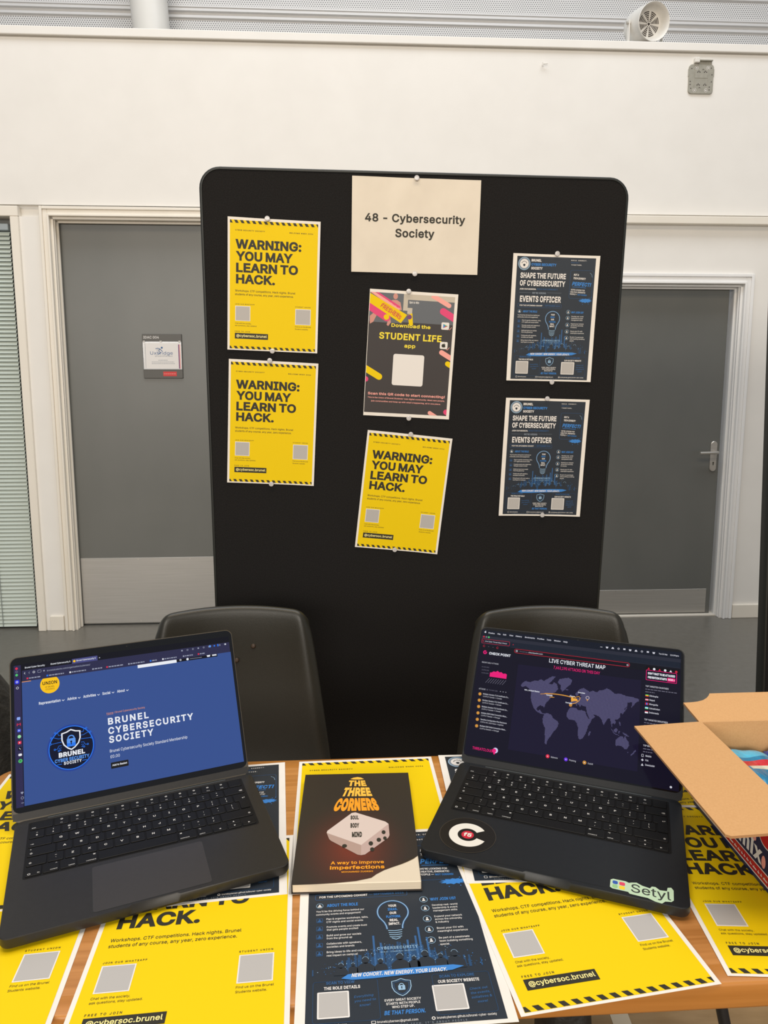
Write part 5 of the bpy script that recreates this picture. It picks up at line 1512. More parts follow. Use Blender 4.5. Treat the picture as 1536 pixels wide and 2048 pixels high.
def key_mesh(x0, x1, y0, y1, name, lz):
    mb = MB()
    x0, x1, y0, y1 = x0 * mm, x1 * mm, y0 * mm, y1 * mm
    o0 = rr_outline(x0, y0, x1, y1, 0.0016, 3)
    cx, cy = (x0 + x1) / 2, (y0 + y1) / 2
    o1 = [(cx + (x - cx) * (1 - 0.0009 / (x1 - x0)), cy + (y - cy) * (1 - 0.0009 / (y1 - y0))) for x, y in o0]
    mb.layers([(o0, lz), (o0, lz + 0.0010), (o1, lz + 0.0013)], M_KEY)
    z = lz + 0.00142
    t = lambda s, x, y, h, al='c', w=0.03: mb.text(s, x, y, h, M_LEG, z, None, w, align=al)
    if name in ('fn', 'control', 'option', 'command'):
        if name == 'fn':
            t('fn', x1 - 0.002, y0 + 0.0022, 0.0020, 'r')
            mb.ring(x0 + 0.0042, y0 + 0.0032, 0.0011, 0.0017, M_LEG, z, 12)
        else:
            left = x0 < 0
            t(name, x1 - 0.0016 if left else x0 + 0.0016, y0 + 0.0022, 0.0017, 'r' if left else 'l')
            t({'control': '⌃', 'option': '⌥', 'command': '⌘'}[name], x1 - 0.002 if left else x0 + 0.002, y1 - 0.0048, 0.0024, 'r' if left else 'l')
    elif name in ICON:
        al = name in ('del', 'ret2') or (name == 'shift' and x0 > 0)
        t(ICON[name], x1 - 0.0025 if al else x0 + 0.0025, y0 + 0.0040, 0.0030, 'r' if al else 'l')
        if name == 'caps':
            mb.disc(x0 + 0.0035, y1 - 0.0035, 0.0007, M_LEG, z, 10)
    elif name == 'esc':
        t('esc', x0 + 0.002, y0 + 0.0025, 0.0021, 'l')
    elif name.startswith('F') and len(name) > 1:
        t(name, cx, y0 + 0.0024, 0.0016)
        mb.ring(cx, cy + 0.0028, 0.0008, 0.0016, M_LEG, z, 10)
    elif name in ('<', '>'):
        s = -1 if name == '<' else 1
        mb.poly([(cx - s * 0.0012, cy - 0.0013), (cx + s * 0.0014, cy), (cx - s * 0.0012, cy + 0.0013)], M_LEG, z)
    elif name == 'up':
        mb.poly([(cx - 0.0013, cy - 0.0012), (cx + 0.0013, cy - 0.0012), (cx, cy + 0.0012)], M_LEG, z)
    elif name == 'down':
        mb.poly([(cx - 0.0013, cy + 0.0012), (cx + 0.0013, cy + 0.0012), (cx, cy - 0.0012)], M_LEG, z)
    elif name in SHIFTED:
        base_c = {'§': '§'}.get(name, name)
        t(SHIFTED[name], cx, cy + 0.0014, 0.0028)
        t('$' if base_c == '§' else base_c, cx, cy - 0.0046, 0.0028)
    elif len(name) == 1:
        t(name, cx, cy - 0.0018, 0.0037, 'c', 0.04)
    return mb


def laptop(name, label, M, metal, lidm, cx, tilt, hy, hz):
    root = thing(name, label, 'laptop', M, 'laptops on the table')
    mb = MB()
    mb.layers([(laptop_outline(0.007, 0.0), 0.0032), (laptop_outline(0.0010, 0.0), 0.0055), (laptop_outline(0.0, 0.0), 0.0085), (laptop_outline(0.0, 0.0030), BT - 0.0008),
               (laptop_outline(0.0007, 0.0030), BT)], metal)
    for x in (-0.12, 0.12):
        for y in (0.02, 0.19):
            mb.lathe([(0.0, 0.0024), (0.009, 0.0024), (0.009, 0.0040), (0.0, 0.0040)], M_RIM, 16, Matrix.Translation((x, y, 0)))
    mb.build('base', root, smooth=35)
    mb = MB()
    mb.rrect(-0.1405, 0.0890, 0.1405, 0.2075, 0.0030, M_WELL, BT + 0.00015)
    well = mb.build('keyboard', root)
    mb = MB()
    mb.line([(-0.1405, 0.2075), (0.1405, 0.2075)], 0.0007, M_LAPR, BT + 0.0003)
    mb.build('keyboard_edge', root)
    lz = BT + 0.0002
    U = 276.5 / 14.5
    for y, keys in ROWS:
        x = -138.6
        for nm_, w in keys:
            x0, x1 = x + 0.75, x + w * U - 0.75
            y0, y1 = y + 0.6, y + 17.9
            x += w * U
            if nm_ == 'ret':
                continue
            if nm_ == '^v':
                key_mesh(x0, x1, y0, y0 + 8.2, 'down', lz).build('key', well)
                key_mesh(x0, x1, y0 + 9.0, y1, 'up', lz).build('key', well)
                continue
            if nm_ in ('<', '>'):
                y1 = y0 + 8.6
            if nm_ == 'ret2':
                k = key_mesh(x0, x1, y0, y1, nm_, lz)
                xl = 138.6 - 0.70 * U
                o0 = rr_outline(xl * mm, (y0 - 19.2) * mm, x1 * mm, (y0 + 0.5) * mm, 0.0014, 3)
                k.layers([(o0, lz), (o0, lz + 0.00131)], M_KEY)
                k.build('key', well)
                continue
            key_mesh(x0, x1, y0, y1, nm_, lz).build('key', well)
    mb = MB()
    mb.rrect(-0.0650, 0.0002, 0.0650, 0.0818, 0.0035, M_RIM, BT + 0.00010)
    mb.rrect(-0.0646, 0.0006, 0.0646, 0.0814, 0.0032, M_TRACK if metal is M_LAP else metal, BT + 0.00018)
    mb.build('trackpad', root)
    mb = MB()
    mb.tube([(-0.118, 0.2135, BT - 0.0035), (0.118, 0.2135, BT - 0.0035)], 0.0042, M_RIM, 14)
    mb.build('hinge', root, smooth=50)
    # lid
    V = Vector((0, sin(tilt), cos(tilt)))
    N = Vector((0, -cos(tilt), sin(tilt)))
    LM = Matrix(((1, 0, 0, cx), (0, V.y, N.y, hy), (0, V.z, N.z, hz), (0, 0, 0, 1)))
    mb = MB()
    a = rr_outline(-0.1578, -0.001, 0.1578, 0.2180, 0.0105, 8)
    b = rr_outline(-0.1572, -0.001, 0.1572, 0.2174, 0.0100, 8)
    c_ = rr_outline(-0.1555, 0.001, 0.1555, 0.2157, 0.0090, 8)
    mb.layers([(c_, -0.0048), (b, -0.0042), (a, -0.0030), (a, -0.0012), (b, -0.0003)], lidm)
    lid = mb.build('lid', root, LM, smooth=40)
    mb = MB()
    mb.rrect(-0.1563, 0.0105, 0.1563, 0.2166, 0.0092, M_GLASS, 0.0)
    mb.rect(-0.1563, 0.0015, 0.1563, 0.0105, metal, -0.0001)
    mb.disc(0.0, 0.2128, 0.0012, M_KEY, 0.0001, 12)
    mb.build('screen_bezel', lid)
    return root, lid


lapL, lidL = laptop('laptop', 'dark grey laptop on the left showing a blue society web page', xyz(-0.2598, 0.7361, TZ, 0.3967), M_LAP, M_LAPR, -0.0035, 0.5306, 0.2151, BT)
lapR, lidR = laptop('laptop', 'blue-black laptop on the right with stickers, showing a world threat map', xyz(0.1927, 0.7735, TZ, -0.3452), M_LAPB, M_LAPB, 0.0010, 0.650, 0.2144, 0.0169)

ZS = 0.00012
# ---- left screen (coordinates in mm on the lid)
sh = -0.0035
def SX(x):
    return x * mm - sh
E_BLUE = em('screen_page_blue', (55, 82, 146), 0.95)
E_TOOL = em('screen_toolbar', (43, 43, 74))
E_DARK = em('screen_near_black', (12, 12, 22))
E_SIDE = em('screen_sidebar', (44, 40, 76))
E_WHITE = em('screen_white', (235, 238, 245), 1.0)
E_GREY = em('screen_grey', (150, 155, 175))
E_YELL = em('screen_yellow', (250, 196, 20))
E_INK = em('screen_ink', (25, 22, 20))
E_ORNG = em('screen_orange', (225, 150, 100))
E_LOGOB = em('screen_logo_navy', (8, 14, 40))
E_CYAN = em('screen_logo_blue', (40, 120, 240), 1.0)
E_MIDB = em('screen_mid_blue', (90, 150, 235))
E_REDS = em('screen_red', (225, 45, 75))
E_GRNS = em('screen_green', (80, 200, 110))
E_TABA = em('screen_active_tab', (72, 74, 130))


class SB(MB):
    def __init__(self, f):
        super().__init__()
        self.sx = f

    def t(self, s, x0, x1, y, h, m, lv=3, wt=0.0, sp=0.0, **k):
        self.text(s, self.sx(x0), y * mm, h * mm, m, ZS * lv, None if x1 is None else self.sx(x1), wt, sp, **k)

    def r(self, x0, y0, x1, y1, m, lv=2):
        self.rect(self.sx(x0), y0 * mm, self.sx(x1), y1 * mm, m, ZS * lv)

    def d(self, x, y, r_, m, lv=2, n=24):
        self.disc(self.sx(x), y * mm, r_ * mm, m, ZS * lv, n)

    def g(self, x, y, r0, r1, m, lv=2, n=32, a0=0, a1=2 * pi):
        self.ring(self.sx(x), y * mm, r0 * mm, r1 * mm, m, ZS * lv, n, a0, a1)

    def l(self, pts, w, m, lv=3, closed=False):
        self.line([(self.sx(x), y * mm) for x, y in pts], w * mm, m, ZS * lv, closed)

    def p(self, pts, m, lv=2):
        self.tess([(self.sx(x), y * mm) for x, y in pts], m, ZS * lv)


mb = SB(SX)
mb.r(-155.6, 17.6, 148.2, 207.0, E_DARK, 1)
mb.build('display', lidL)
mb = SB(SX)
mb.r(-155.6, 17.6, -146.6, 206.0, E_SIDE)
mb.r(-145.2, 182.4, 148.0, 197.8, E_TOOL)
mb.p([(-79.6, 204.5), (-45.0, 204.8), (-45.0, 197.8), (-79.6, 197.8)], E_TABA)
mb.d(-76.5, 201.2, 1.7, E_YELL, 3)
for s, x0, x1, y, m in (('Brunel Cyber Security', -141.3, -115.5, 200.3, E_WHITE), ('Brunel Cybersecurity S', -107.8, -81.9, 200.5, E_WHITE), ('Brunel Cybersecurity S', -73.5, -47.5, 200.4, E_WHITE), ('+', -43.2, -41.2, 200.3, E_WHITE),
                        ('brunelstudents.com/organisation/cybersec/', -112.9, -55.4, 192.0, E_GREY)):
    mb.t(s, x0, x1, y, 2.3, m, 3, .02)
for i, (a, b) in enumerate(((-139.5, -120.4), (-113.8, -90.9), (-83.7, -61.5), (-53.0, -39.5), (-33.7, -10.1), (-3.3, 19.9), (27.7, 38.7), (45.6, 67.4), (76.1, 92.2), (98.5, 109.4))):
    mb.r(a, 184.9, a + 2.2, 187.1, (E_REDS, E_CYAN, E_WHITE, E_GREY, E_REDS, E_GREY, E_CYAN, E_WHITE, E_GREY, E_REDS)[i], 3)
    x = a + 3.2
    while x < b - 1:
        w = RND.uniform(1.5, 4.2)
        mb.r(x, 185.2, min(b, x + w), 186.8, E_GREY, 3)
        x += w + 0.8
for x, y in ((-141.9, 193.7), (-136.1, 193.6)):
    mb.l([(x + .8, y + 1.3), (x - .6, y), (x + .8, y - 1.3)], .5, E_WHITE if x < -140 else E_GREY)
mb.g(-130.0, 193.7, 1.0, 1.5, E_WHITE, 3)
mb.rrect_line(SX(-125), .1922, SX(-120.6), .1955, .0008, .0004, E_GREY, ZS * 3)
mb.r(-117.8, 192.6, -115.8, 194.6, E_GREY, 3)
for i in range(9):
    x = 75.6 + i * 8.2
    (mb.g(x, 194.6 + i * .1, .8, 1.3, E_GREY, 3) if i % 3 else mb.r(x - 1.1, 193.6 + i * .1, x + 1.1, 195.7 + i * .1, E_GREY if i != 6 else E_CYAN, 3))
mb.d(118, 195.4, 1.7, E_MIDB, 3)
mb.r(129.5, 193.6, 131.0, 197.2, E_CYAN, 3)
mb.d(142, 195.4, 1.1, E_WHITE, 3)
mb.t('»', 140, None, 186, 2, E_WHITE) if '»' in GLYPH else None
for y, m, k in ((201.7, E_REDS, 0), (197.2, E_SIDE, 0), (192.6, E_GRNS, 0)):
    mb.d(-152.0, y, 1.7, m, 3)
mb.g(-152.0, 197.2, 1.0, 1.5, E_GREY, 3)
mb.rrect(SX(-154.6), .1800, SX(-148.8), .1858, .0012, em('screen_blue_tile', (30, 40, 215)), ZS * 3)
mb.g(-151.7, 182.9, .9, 1.5, E_WHITE, 4)
mb.g(-151.3, 174.6, 1.4, 1.9, E_WHITE, 3, 5)
y = 132.7
for i, m in enumerate((em('screen_pale_blue', (140, 170, 245)), E_REDS, em('screen_chat_blue', (70, 95, 225)), em('screen_chat_green', (150, 225, 165)), E_REDS, E_DARK, E_WHITE, E_GRNS)):
    x = -150.7 + i * .18
    yy = 132.7 - i * 8.03
    if i in (0, 2, 4):
        mb.rrect(SX(x - 2.1), (yy - 2.0) * mm, SX(x + 2.1), (yy + 2.0) * mm, .0009, m, ZS * 3)
        if i > 0:
            mb.p([(x - .6, yy - 1), (x + 1, yy), (x - .6, yy + 1)], E_WHITE, 4)
    elif i == 1:
        mb.l([(x - 2, yy - 1.6), (x - 2, yy + 1.6), (x, yy), (x + 2, yy + 1.6), (x + 2, yy - 1.6)], 1.0, m, 3)
    elif i == 5:
        mb.rrect(SX(x - 2.2), (yy - 2.2) * mm, SX(x + 2.2), (yy + 2.2) * mm, .001, E_DARK, ZS * 3)
        mb.l([(x - .9, yy + 1), (x + .9, yy - 1)], .6, E_WHITE, 4)
    elif i == 6:
        mb.rrect(SX(x - 2.2), (yy - 1.5) * mm, SX(x + 2.2), (yy + 1.6) * mm, .0013, m, ZS * 3)
    else:
        mb.d(x, yy, 2.5 if i == 7 else 2.2, m, 3)
        if i == 7:
            for q in (-.8, .1, .9):
                mb.l([(x - 1.3, yy + q - .2), (x, yy + q + .2), (x + 1.3, yy + q - .2)], .45, E_INK, 4)
mb.p([(-148.2, 33.8), (-150.0, 35.8), (-149.2, 37.2), (-148.2, 36.5), (-147.2, 37.2), (-146.4, 35.8)], E_GREY, 3)
mb.g(-148.0, 29.2, 1.3, 1.8, E_GREY, 3)
mb.l([(-149.4, 22.9), (-146.4, 22.9)], .7, E_GREY, 3)
mb.build('browser_frame', lidL)
mb = SB(SX)
mb.r(-145.7, 18.4, 148.6, 182.4, E_BLUE, 2)
mb.r(-145.6, 181.4, -134, 182.4, E_ORNG, 3)
mb.r(9.8, 177.8, 66.2, 182.4, E_WHITE, 3)
mb.r(66.2, 178.3, 127.9, 182.4, E_DARK, 3)
mb.g(72, 180.9, .8, 1.4, E_WHITE, 4)
mb.d(82.5, 180.6, 1.8, E_WHITE, 4)
mb.r(86, 180.2, 104, 180.8, E_GREY, 4)
mb.p([(111.5, 182.2), (117, 182.2), (116.2, 179.6), (112.3, 179.6)], E_WHITE, 4)
mb.r(119.8, 180.0, 126.5, 182.0, E_WHITE, 4)
mb.p(clip_poly([(-109.8 + 12.6 * cos(2 * pi * i / 40), 173.3 + 12.6 * sin(2 * pi * i / 40)) for i in range(40)], (-200, 0, 200, 182.4)), E_YELL, 3)
mb.t('UNION', -119.3, -100.4, 173.2, 4.6, E_INK, 4, .04)
mb.t('OF BRUNEL', -116.0, -103.8, 168.9, 2.1, E_INK, 4)
mb.t('STUDENTS', -115.5, -104.2, 165.5, 2.1, E_INK, 4)
for s, a, b in (('Representation', -124.7, -96.9), ('Advice', -88, -75.8), ('Activities', -67, -50), ('Social', -41.3, -30.2), ('About', -21.2, -10.5)):
    mb.t(s, a, b, 146.9, 3.8, E_WHITE, 3, .035)
    mb.l([(b + 2.0, 148.9), (b + 3.5, 147.4), (b + 5.0, 148.9)], .8, E_WHITE)
mb.t('Home', -37.1, -28.4, 118.6, 2.6, E_ORNG, 3)
mb.l([(-37.1, 117.9), (-28.4, 117.9)], .3, E_ORNG)
mb.t('/ Brunel Cybersecurity Society', -27.2, 15.6, 118.7, 2.6, E_ORNG, 3)
mb.t('BRUNEL', -36.0, 19.6, 103.9, 9.3, E_WHITE, 3, .055, .16)
mb.t('CYBERSECURITY', -36.5, 82.4, 91.0, 9.3, E_WHITE, 3, .055, .16)
mb.t('SOCIETY', -36.1, 24.5, 78.8, 9.3, E_WHITE, 3, .055, .16)
mb.t('Brunel Cybersecurity Society Standard Membership', -35.9, 71.0, 66.0, 3.9, E_WHITE, 3)
mb.t('£0.00', -35.6, -23.2, 58.3, 3.9, E_WHITE, 3)
mb.rrect(SX(-35.6), .0440, SX(-12.3), .0522, .0008, E_INK, ZS * 3)
mb.t('Add to Basket', -33.8, -14.2, 47.2, 2.5, E_WHITE, 4, .04)
mb.build('web_page', lidL)
mb = SB(SX)
cx, cy = -85.3, 82.3
mb.d(cx, cy, 31.2, em('screen_logo_glow', (38, 66, 150)), 3, 48)
mb.d(cx, cy, 29.4, E_LOGOB, 4, 48)
mb.g(cx, cy, 28.0, 29.2, E_CYAN, 5, 56)
for sgn in (-1, 1):
    for k, (ya, yb, xe) in enumerate(((101, 105, 19), (96.5, 99, 24), (91.5, 91, 25), (87, 83, 20), (84, 80.5, 15))):
        mb.l([(cx + sgn * 12.5, ya), (cx + sgn * 16, ya), (cx + sgn * (xe - 2), yb), (cx + sgn * xe, yb)], .55, E_CYAN, 5)
        mb.g(cx + sgn * (xe + 1.2), yb, .7, 1.3, E_CYAN, 5, 14)
so = [(x / mm, y / mm) for x, y in shield(cx * mm, 107.2 * mm, 25 * mm, 28.5 * mm)]
mb.p(so, E_WHITE, 5)
si = [(cx + (x - cx) * .86, 93 + (y - 93) * .87) for x, y in so]
mb.p(si, E_LOGOB, 6)
mb.rrect(SX(cx - 5.6), .0838, SX(cx + 5.6), .0945, .0012, E_MIDB, ZS * 7)
mb.r(cx - 5.6, 83.9, cx + 5.6, 88.5, E_CYAN, 8)
mb.g(cx, 94.4, 3.2, 4.7, E_MIDB, 7, 20, 0, pi)
mb.d(cx, 90.2, 1.3, E_LOGOB, 9, 14)
mb.r(cx - .6, 86.2, cx + .6, 90.2, E_LOGOB, 9)
mb.t('BRUNEL', -101.9, -68.3, 71.4, 6.3, E_WHITE, 5, .085)
mb.t('CYBER SECURITY', -107.0, -62.8, 65.2, 4.6, E_MIDB, 5, .06)
mb.t('SOCIETY', -95.8, -73.0, 60.9, 3.9, E_WHITE, 5, .06, .15)
for s in (-1, 1):
    mb.l([(cx + s * 13, 62.6), (cx + s * 19, 62.6)], .7, E_CYAN, 5)
mb.build('round_logo', lidL)

# ---- right screen
shR = 0.0010
def SXR(x):
    return x * mm - shR
R_BG = em('map_page_navy', (14, 11, 30))
R_BG2 = em('map_page_indigo', (21, 16, 43))
R_BAR = em('map_menu_bar', (14, 20, 34))
R_TAB = em('map_tab_bar', (38, 41, 54))
R_TAB2 = em('map_tab_mesh', (17, 27, 42))
R_LAND = em('map_land_base', (49, 45, 76))
R_DOT = em('map_land_dot', (104, 100, 140))
R_PINK = em('map_pink', (235, 25, 120))
R_RED = em('map_red', (200, 35, 60))
R_ORG = em('map_orange', (200, 140, 60))
R_GOLD = em('map_gold', (240, 170, 60))
R_TXT = em('map_text', (205, 205, 215))
R_DIM = em('map_dim_text', (110, 108, 125))
R_PUR = em('map_purple', (105, 50, 220))
mb = SB(SXR)
mb.r(-153.6, 12.6, 153.6, 212.6, R_BG, 1)
mb.build('display', lidR)
mb = SB(SXR)
mb.r(-153.4, 202.0, 153.4, 212.4, R_BAR)
mb.r(-153.2, 196.6, 153.2, 202.0, R_TAB)
mb.r(-153.0, 187.6, 153.0, 196.6, R_TAB2)
mb.r(-103, 187.6, 153.0, 188.4, R_TAB, 3)
x = -100
while x < 152:
    mb.r(x, 188.4, x + .25, 196.6, R_TAB, 3)
    x += 2.0
for y in (190.2, 192.2, 194.2):
    mb.r(-103, y, 153, y + .25, R_TAB, 3)
mb.r(-152.6, 177.6, 152.6, 187.6, em('map_nav_bar', (12, 13, 24)))
mb.rrect_line(SXR(-151.6), .1897, SXR(-105.6), .1965, .0014, .0005, R_RED, ZS * 4)
mb.t('Live Cyber Threat Map | Check', -146.2, -110.0, 192.2, 1.9, R_TXT, 4, .02)
mb.d(-149.3, 193.0, .9, R_RED, 4)
mb.t('×', -109, None, 192, 1.9, R_TXT) if '×' in GLYPH else None
mb.l([(-100.8, 192.8), (-98.8, 192.8)], .5, R_RED, 4)
mb.l([(-99.8, 193.8), (-99.8, 191.8)], .5, R_RED, 4)
mb.rrect_line(SXR(-96.6), .1800, SXR(80.4), .1862, .0029, .0006, R_RED, ZS * 4)
mb.g(-92.8, 183.1, .9, 1.6, R_TXT, 4)
mb.t('threatmap.', -88.5, -74.5, 182.2, 2.0, R_DIM, 4)
mb.t('checkpoint.com', -74, -51.5, 182.2, 2.0, R_TXT, 4, .03)
mb.g(77.5, 182.8, .8, 1.4, R_TXT, 4)
for i, (x, y) in enumerate(((-146.7, 184.8), (-139.2, 184.6), (-131.8, 184.4), (-124.4, 184.4))):
    if i in (0, 3):
        mb.g(x, y, 1.2, 1.7, R_RED, 4, 20, .6, 6.0)
    else:
        mb.l([(x - 1, y), (x + 1, y)], .4, R_DIM, 4)
for x, m in ((-149.2, R_RED), (-145.0, R_DIM), (-141.0, E_GRNS)):
    mb.d(x, 200.4, 1.5, m, 4)
mb.d(-147.9, 208.4, 1.5, R_TXT, 4)
mb.d(-147.4, 210.4, .5, R_TXT, 4)
for s, x0, x1 in (('Firefox', -142.5, -132), ('File', -127.5, -122.6), ('Edit', -118.2, -113.0), ('View', -108, -101.5), ('History', -97.5, -87.3), ('Bookmarks', -82.5, -66.5), ('Profiles', -62.5, -51.5), ('Tools', -47.5, -40.5), ('Window', -36, -25.5), ('Help', -21.2, -14.8)):
    mb.t(s, x0, x1, 206.6, 2.3, R_TXT, 4, .05)
for i in range(10):
    x = 37.2 + i * 8.6
    q = i % 4
    if q == 0:
        mb.r(x - 1.6, 206.0, x + 1.6, 206.7 if i == 0 else 208.4, R_TXT, 4)
    elif q == 1:
        mb.p([(x - 2, 208), (x + 2, 208), (x + 1.2, 205.2), (x - 1.2, 205.2)], R_TXT, 4)
    elif q == 2:
        mb.p([(x - 2.1, 205.5), (x + 2.1, 205.5), (x + 1.2, 207.6), (x, 208.6), (x - 1.2, 207.6)], R_TXT, 4)
    else:
        mb.g(x, 206.8, .9, 1.5, R_TXT, 4)
mb.t('Tue 22 Sep', 121.9, 134.2, 205.5, 2.2, R_TXT, 4, .04)
mb.t('12:09pm', 138.0, 150.3, 205.5, 2.2, R_TXT, 4, .04)
mb.build('browser_frame', lidR)

mb = SB(SXR)
mb.r(-88, 30, 98, 162, R_BG2, 1.5)
mb.g(-143.6, 174.6, 1.7, 3.1, R_PINK, 3, 24, .9, 6.6)
mb.p([(-145.2, 174.0), (-142.6, 175.8), (-142.0, 174.2)], R_PINK, 3)
mb.t('CHECK POINT', -136.8, -101.8, 171.9, 4.1, E_WHITE, 3, .055)
mb.t('LIVE CYBER THREAT MAP', -40.3, 45.2, 171.5, 6.2, E_WHITE, 3, .02)
mb.t('7,662,190 ATTACKS ON THIS DAY', -32.4, 37.8, 162.4, 4.5, R_PINK, 3, .015)
mb.t('RECENT DAILY ATTACKS', -146.3, -119.3, 156.8, 2.2, R_TXT, 3)
for i, s in enumerate(('15,000,000', '10,000,000', '5,000,000')):
    mb.t(s, -145.6 + i * .6, -133.6 + i * .2, 149.6 - i * 4.9, 1.7, R_DIM, 3)
mb.p([(-131.0, 136.1), (-103.9, 136.0), (-103.8, 143.0), (-106.5, 144.2), (-109.8, 143.4), (-113, 145.6), (-116, 144.8), (-119, 147.0), (-122, 144.8), (-125.5, 145.2), (-128.5, 143.0), (-130.9, 142.8)], R_PINK, 3)
for i in range(8):
    mb.l([(-136 + i * 3.8, 125.6), (-130.6 + i * 3.8, 133.4)], .55, R_DIM, 3)
mb.t('ATTACKS', -145.1, -134.5, 113.6, 2.3, R_TXT, 3)
mb.g(-131.6, 114.6, .8, 1.2, R_DIM, 3)
mb.t('Current rate', -128.6, -115.2, 113.9, 2.0, R_DIM, 3)
for x in (-110.5, -106.2, -102):
    mb.l([(x - .8, 114.9), (x + .8, 114.9)], .6, R_TXT, 3)
for i, (s, u) in enumerate((('Multiple Vendors TLS Certificate Co...', '12:09:17 Canada → Canada'), ('Multiple Vendors TLS Certificate Co...', '12:09:17 Canada → Canada'), ('Multiple Vendors TLS Certificate Co...', '12:09:17 Canada → Canada'),
                            ('Multiple IGW Initial Connection Mess...', '12:09:17 Sweden → Portugal'), ('Sensitive Configuration File Disclosure', '12:09:16 WA, United States → Argentina'), ('Multiple IGW Initial Connection Mess...', '12:09:16 Sweden → Portugal'))):
    y = 106.6 - i * 9.92
    x = -142.3 + i * .4
    mb.d(x, y - .1, 2.5, R_ORG, 3, 18)
    mb.d(x, y - .1, .8, R_GOLD, 4, 10)
    mb.t(s, -137.3 + i * .4, -96.3 + i * .4, y - .2, 2.2, R_TXT, 3, .02)
    mb.t(u, -137.0 + i * .4, (-107 if i != 4 else -101) + i * .4, y - 3.9, 2.0, R_TXT, 3)
mb.t('THREATCLOUD', -141.8, -111.0, 21.6, 4.0, R_PINK, 3, .02)
mb.d(-106.6, 25.3, 4.0, em('map_ball', (205, 205, 240)), 3, 20)
mb.d(-108.4, 24.6, 3.2, R_PINK, 4, 20)
mb.d(-107.8, 20.6, 1.4, R_PINK, 4, 12)
for x, m, s, x1 in ((-28.5, E_REDS, 'Malware', -13.9), (-1.9, R_PUR, 'Phishing', 12.5), (24.7, R_ORG, 'Exploit', 36.8)):
    mb.d(x, 29.9, 2.7, m, 3, 20)
    mb.d(x, 29.9, .7, E_WHITE, 4, 8)
    mb.t(s, x + 4.9, x1, 28.6, 2.2, R_TXT, 3)
mb.rrect_line(SXR(105.0), .1640, SXR(147.8), .1790, .0006, .0007, R_PINK, ZS * 4)
mb.t("DON'T WAIT TO BE ATTACKED", 107.4, 145.6, 172.6, 3.4, E_WHITE, 3, .09)
mb.t('PREVENTION STARTS', 107.4, 134.2, 166.6, 3.4, E_WHITE, 3, .09)
mb.r(135.0, 165.6, 146.0, 171.0, R_PINK, 3)
mb.t('NOW >', 136.2, 145.2, 167.0, 2.8, E_WHITE, 4, .06)
mb.r(104.0, 178.6, 152.4, 185.0, em('map_black_strip', (5, 5, 9)), 3)
for i, m in enumerate((R_RED, E_WHITE, R_RED, E_WHITE, E_WHITE, R_RED)):
    x = 108.2 + i * 7.8
    if i % 2:
        mb.d(x, 181.6, 1.8, m, 4, 14)
    else:
        mb.p([(x - 1.8, 180.2), (x + 1.8, 180.2), (x, 183.2)], m, 4)
for s, y in (('TOP TARGETED COUNTRIES', 153.2), ('TOP TARGETED INDUSTRIES', 103.6), ('TOP MALWARE TYPES', 66.4)):
    mb.t(s, 104.6, 137 if y > 70 else 130, y, 2.4, R_TXT, 3, .02)
    for k, b in ((1, 148.5), (2, 118)):
        x = 104.6
        while x < b:
            w = RND.uniform(2, 5)
            mb.r(x, y - 4.0 * k, min(b, x + w), y - 4.0 * k + 1.1, R_DIM, 3)
            x += w + .9
for i, (s, fl) in enumerate((('Ethiopia', (E_GRNS, E_YELL, R_RED)), ('Nepal', (R_RED, E_WHITE, R_RED)), ('Mongolia', (R_RED, E_CYAN, R_RED)), ('Uzbekistan', (em('flag_cyan', (70, 190, 220)), E_WHITE, E_GRNS)), ('Indonesia', (R_RED, E_WHITE, E_WHITE)))):
    y = 140.2 - i * 6.15
    for k in range(3):
        if i == 2:
            mb.r(105.0 + k * 1.5, y - 1.5, 106.5 + k * 1.5, y + 1.7, fl[k], 3)
        else:
            mb.r(105.0, y + .6 - k * 1.06, 109.5, y + 1.66 - k * 1.06, fl[k], 3)
    mb.t(s, 110.8, 111.2 + 1.45 * len(s), y - 1.0, 2.4, R_TXT, 3, .03)
for i, s in enumerate(('Mobile', 'PUA', 'Downloader')):
    y = 53.3 - i * 6.2
    mb.rrect_line(SXR(103.0), (y - 1.7) * mm, SXR(105.4), (y + 1.7) * mm, .0004, .0005, R_TXT, ZS * 3) if i == 0 else mb.p([(102.4, y), (104.2, y + 1.8), (106, y), (104.2, y - 1.8)] if i == 1 else [(102.4, y - 1.8), (106, y - 1.8), (104.2, y + 1.6)], R_TXT, 3)
    mb.t(s, 108.3, 108.6 + 1.25 * len(s), y - 1.0, 2.5, R_TXT, 3, .03)
mb.d(143.1, 16.9, 1.6, R_TXT, 3, 10)
mb.build('map_page', lidR)

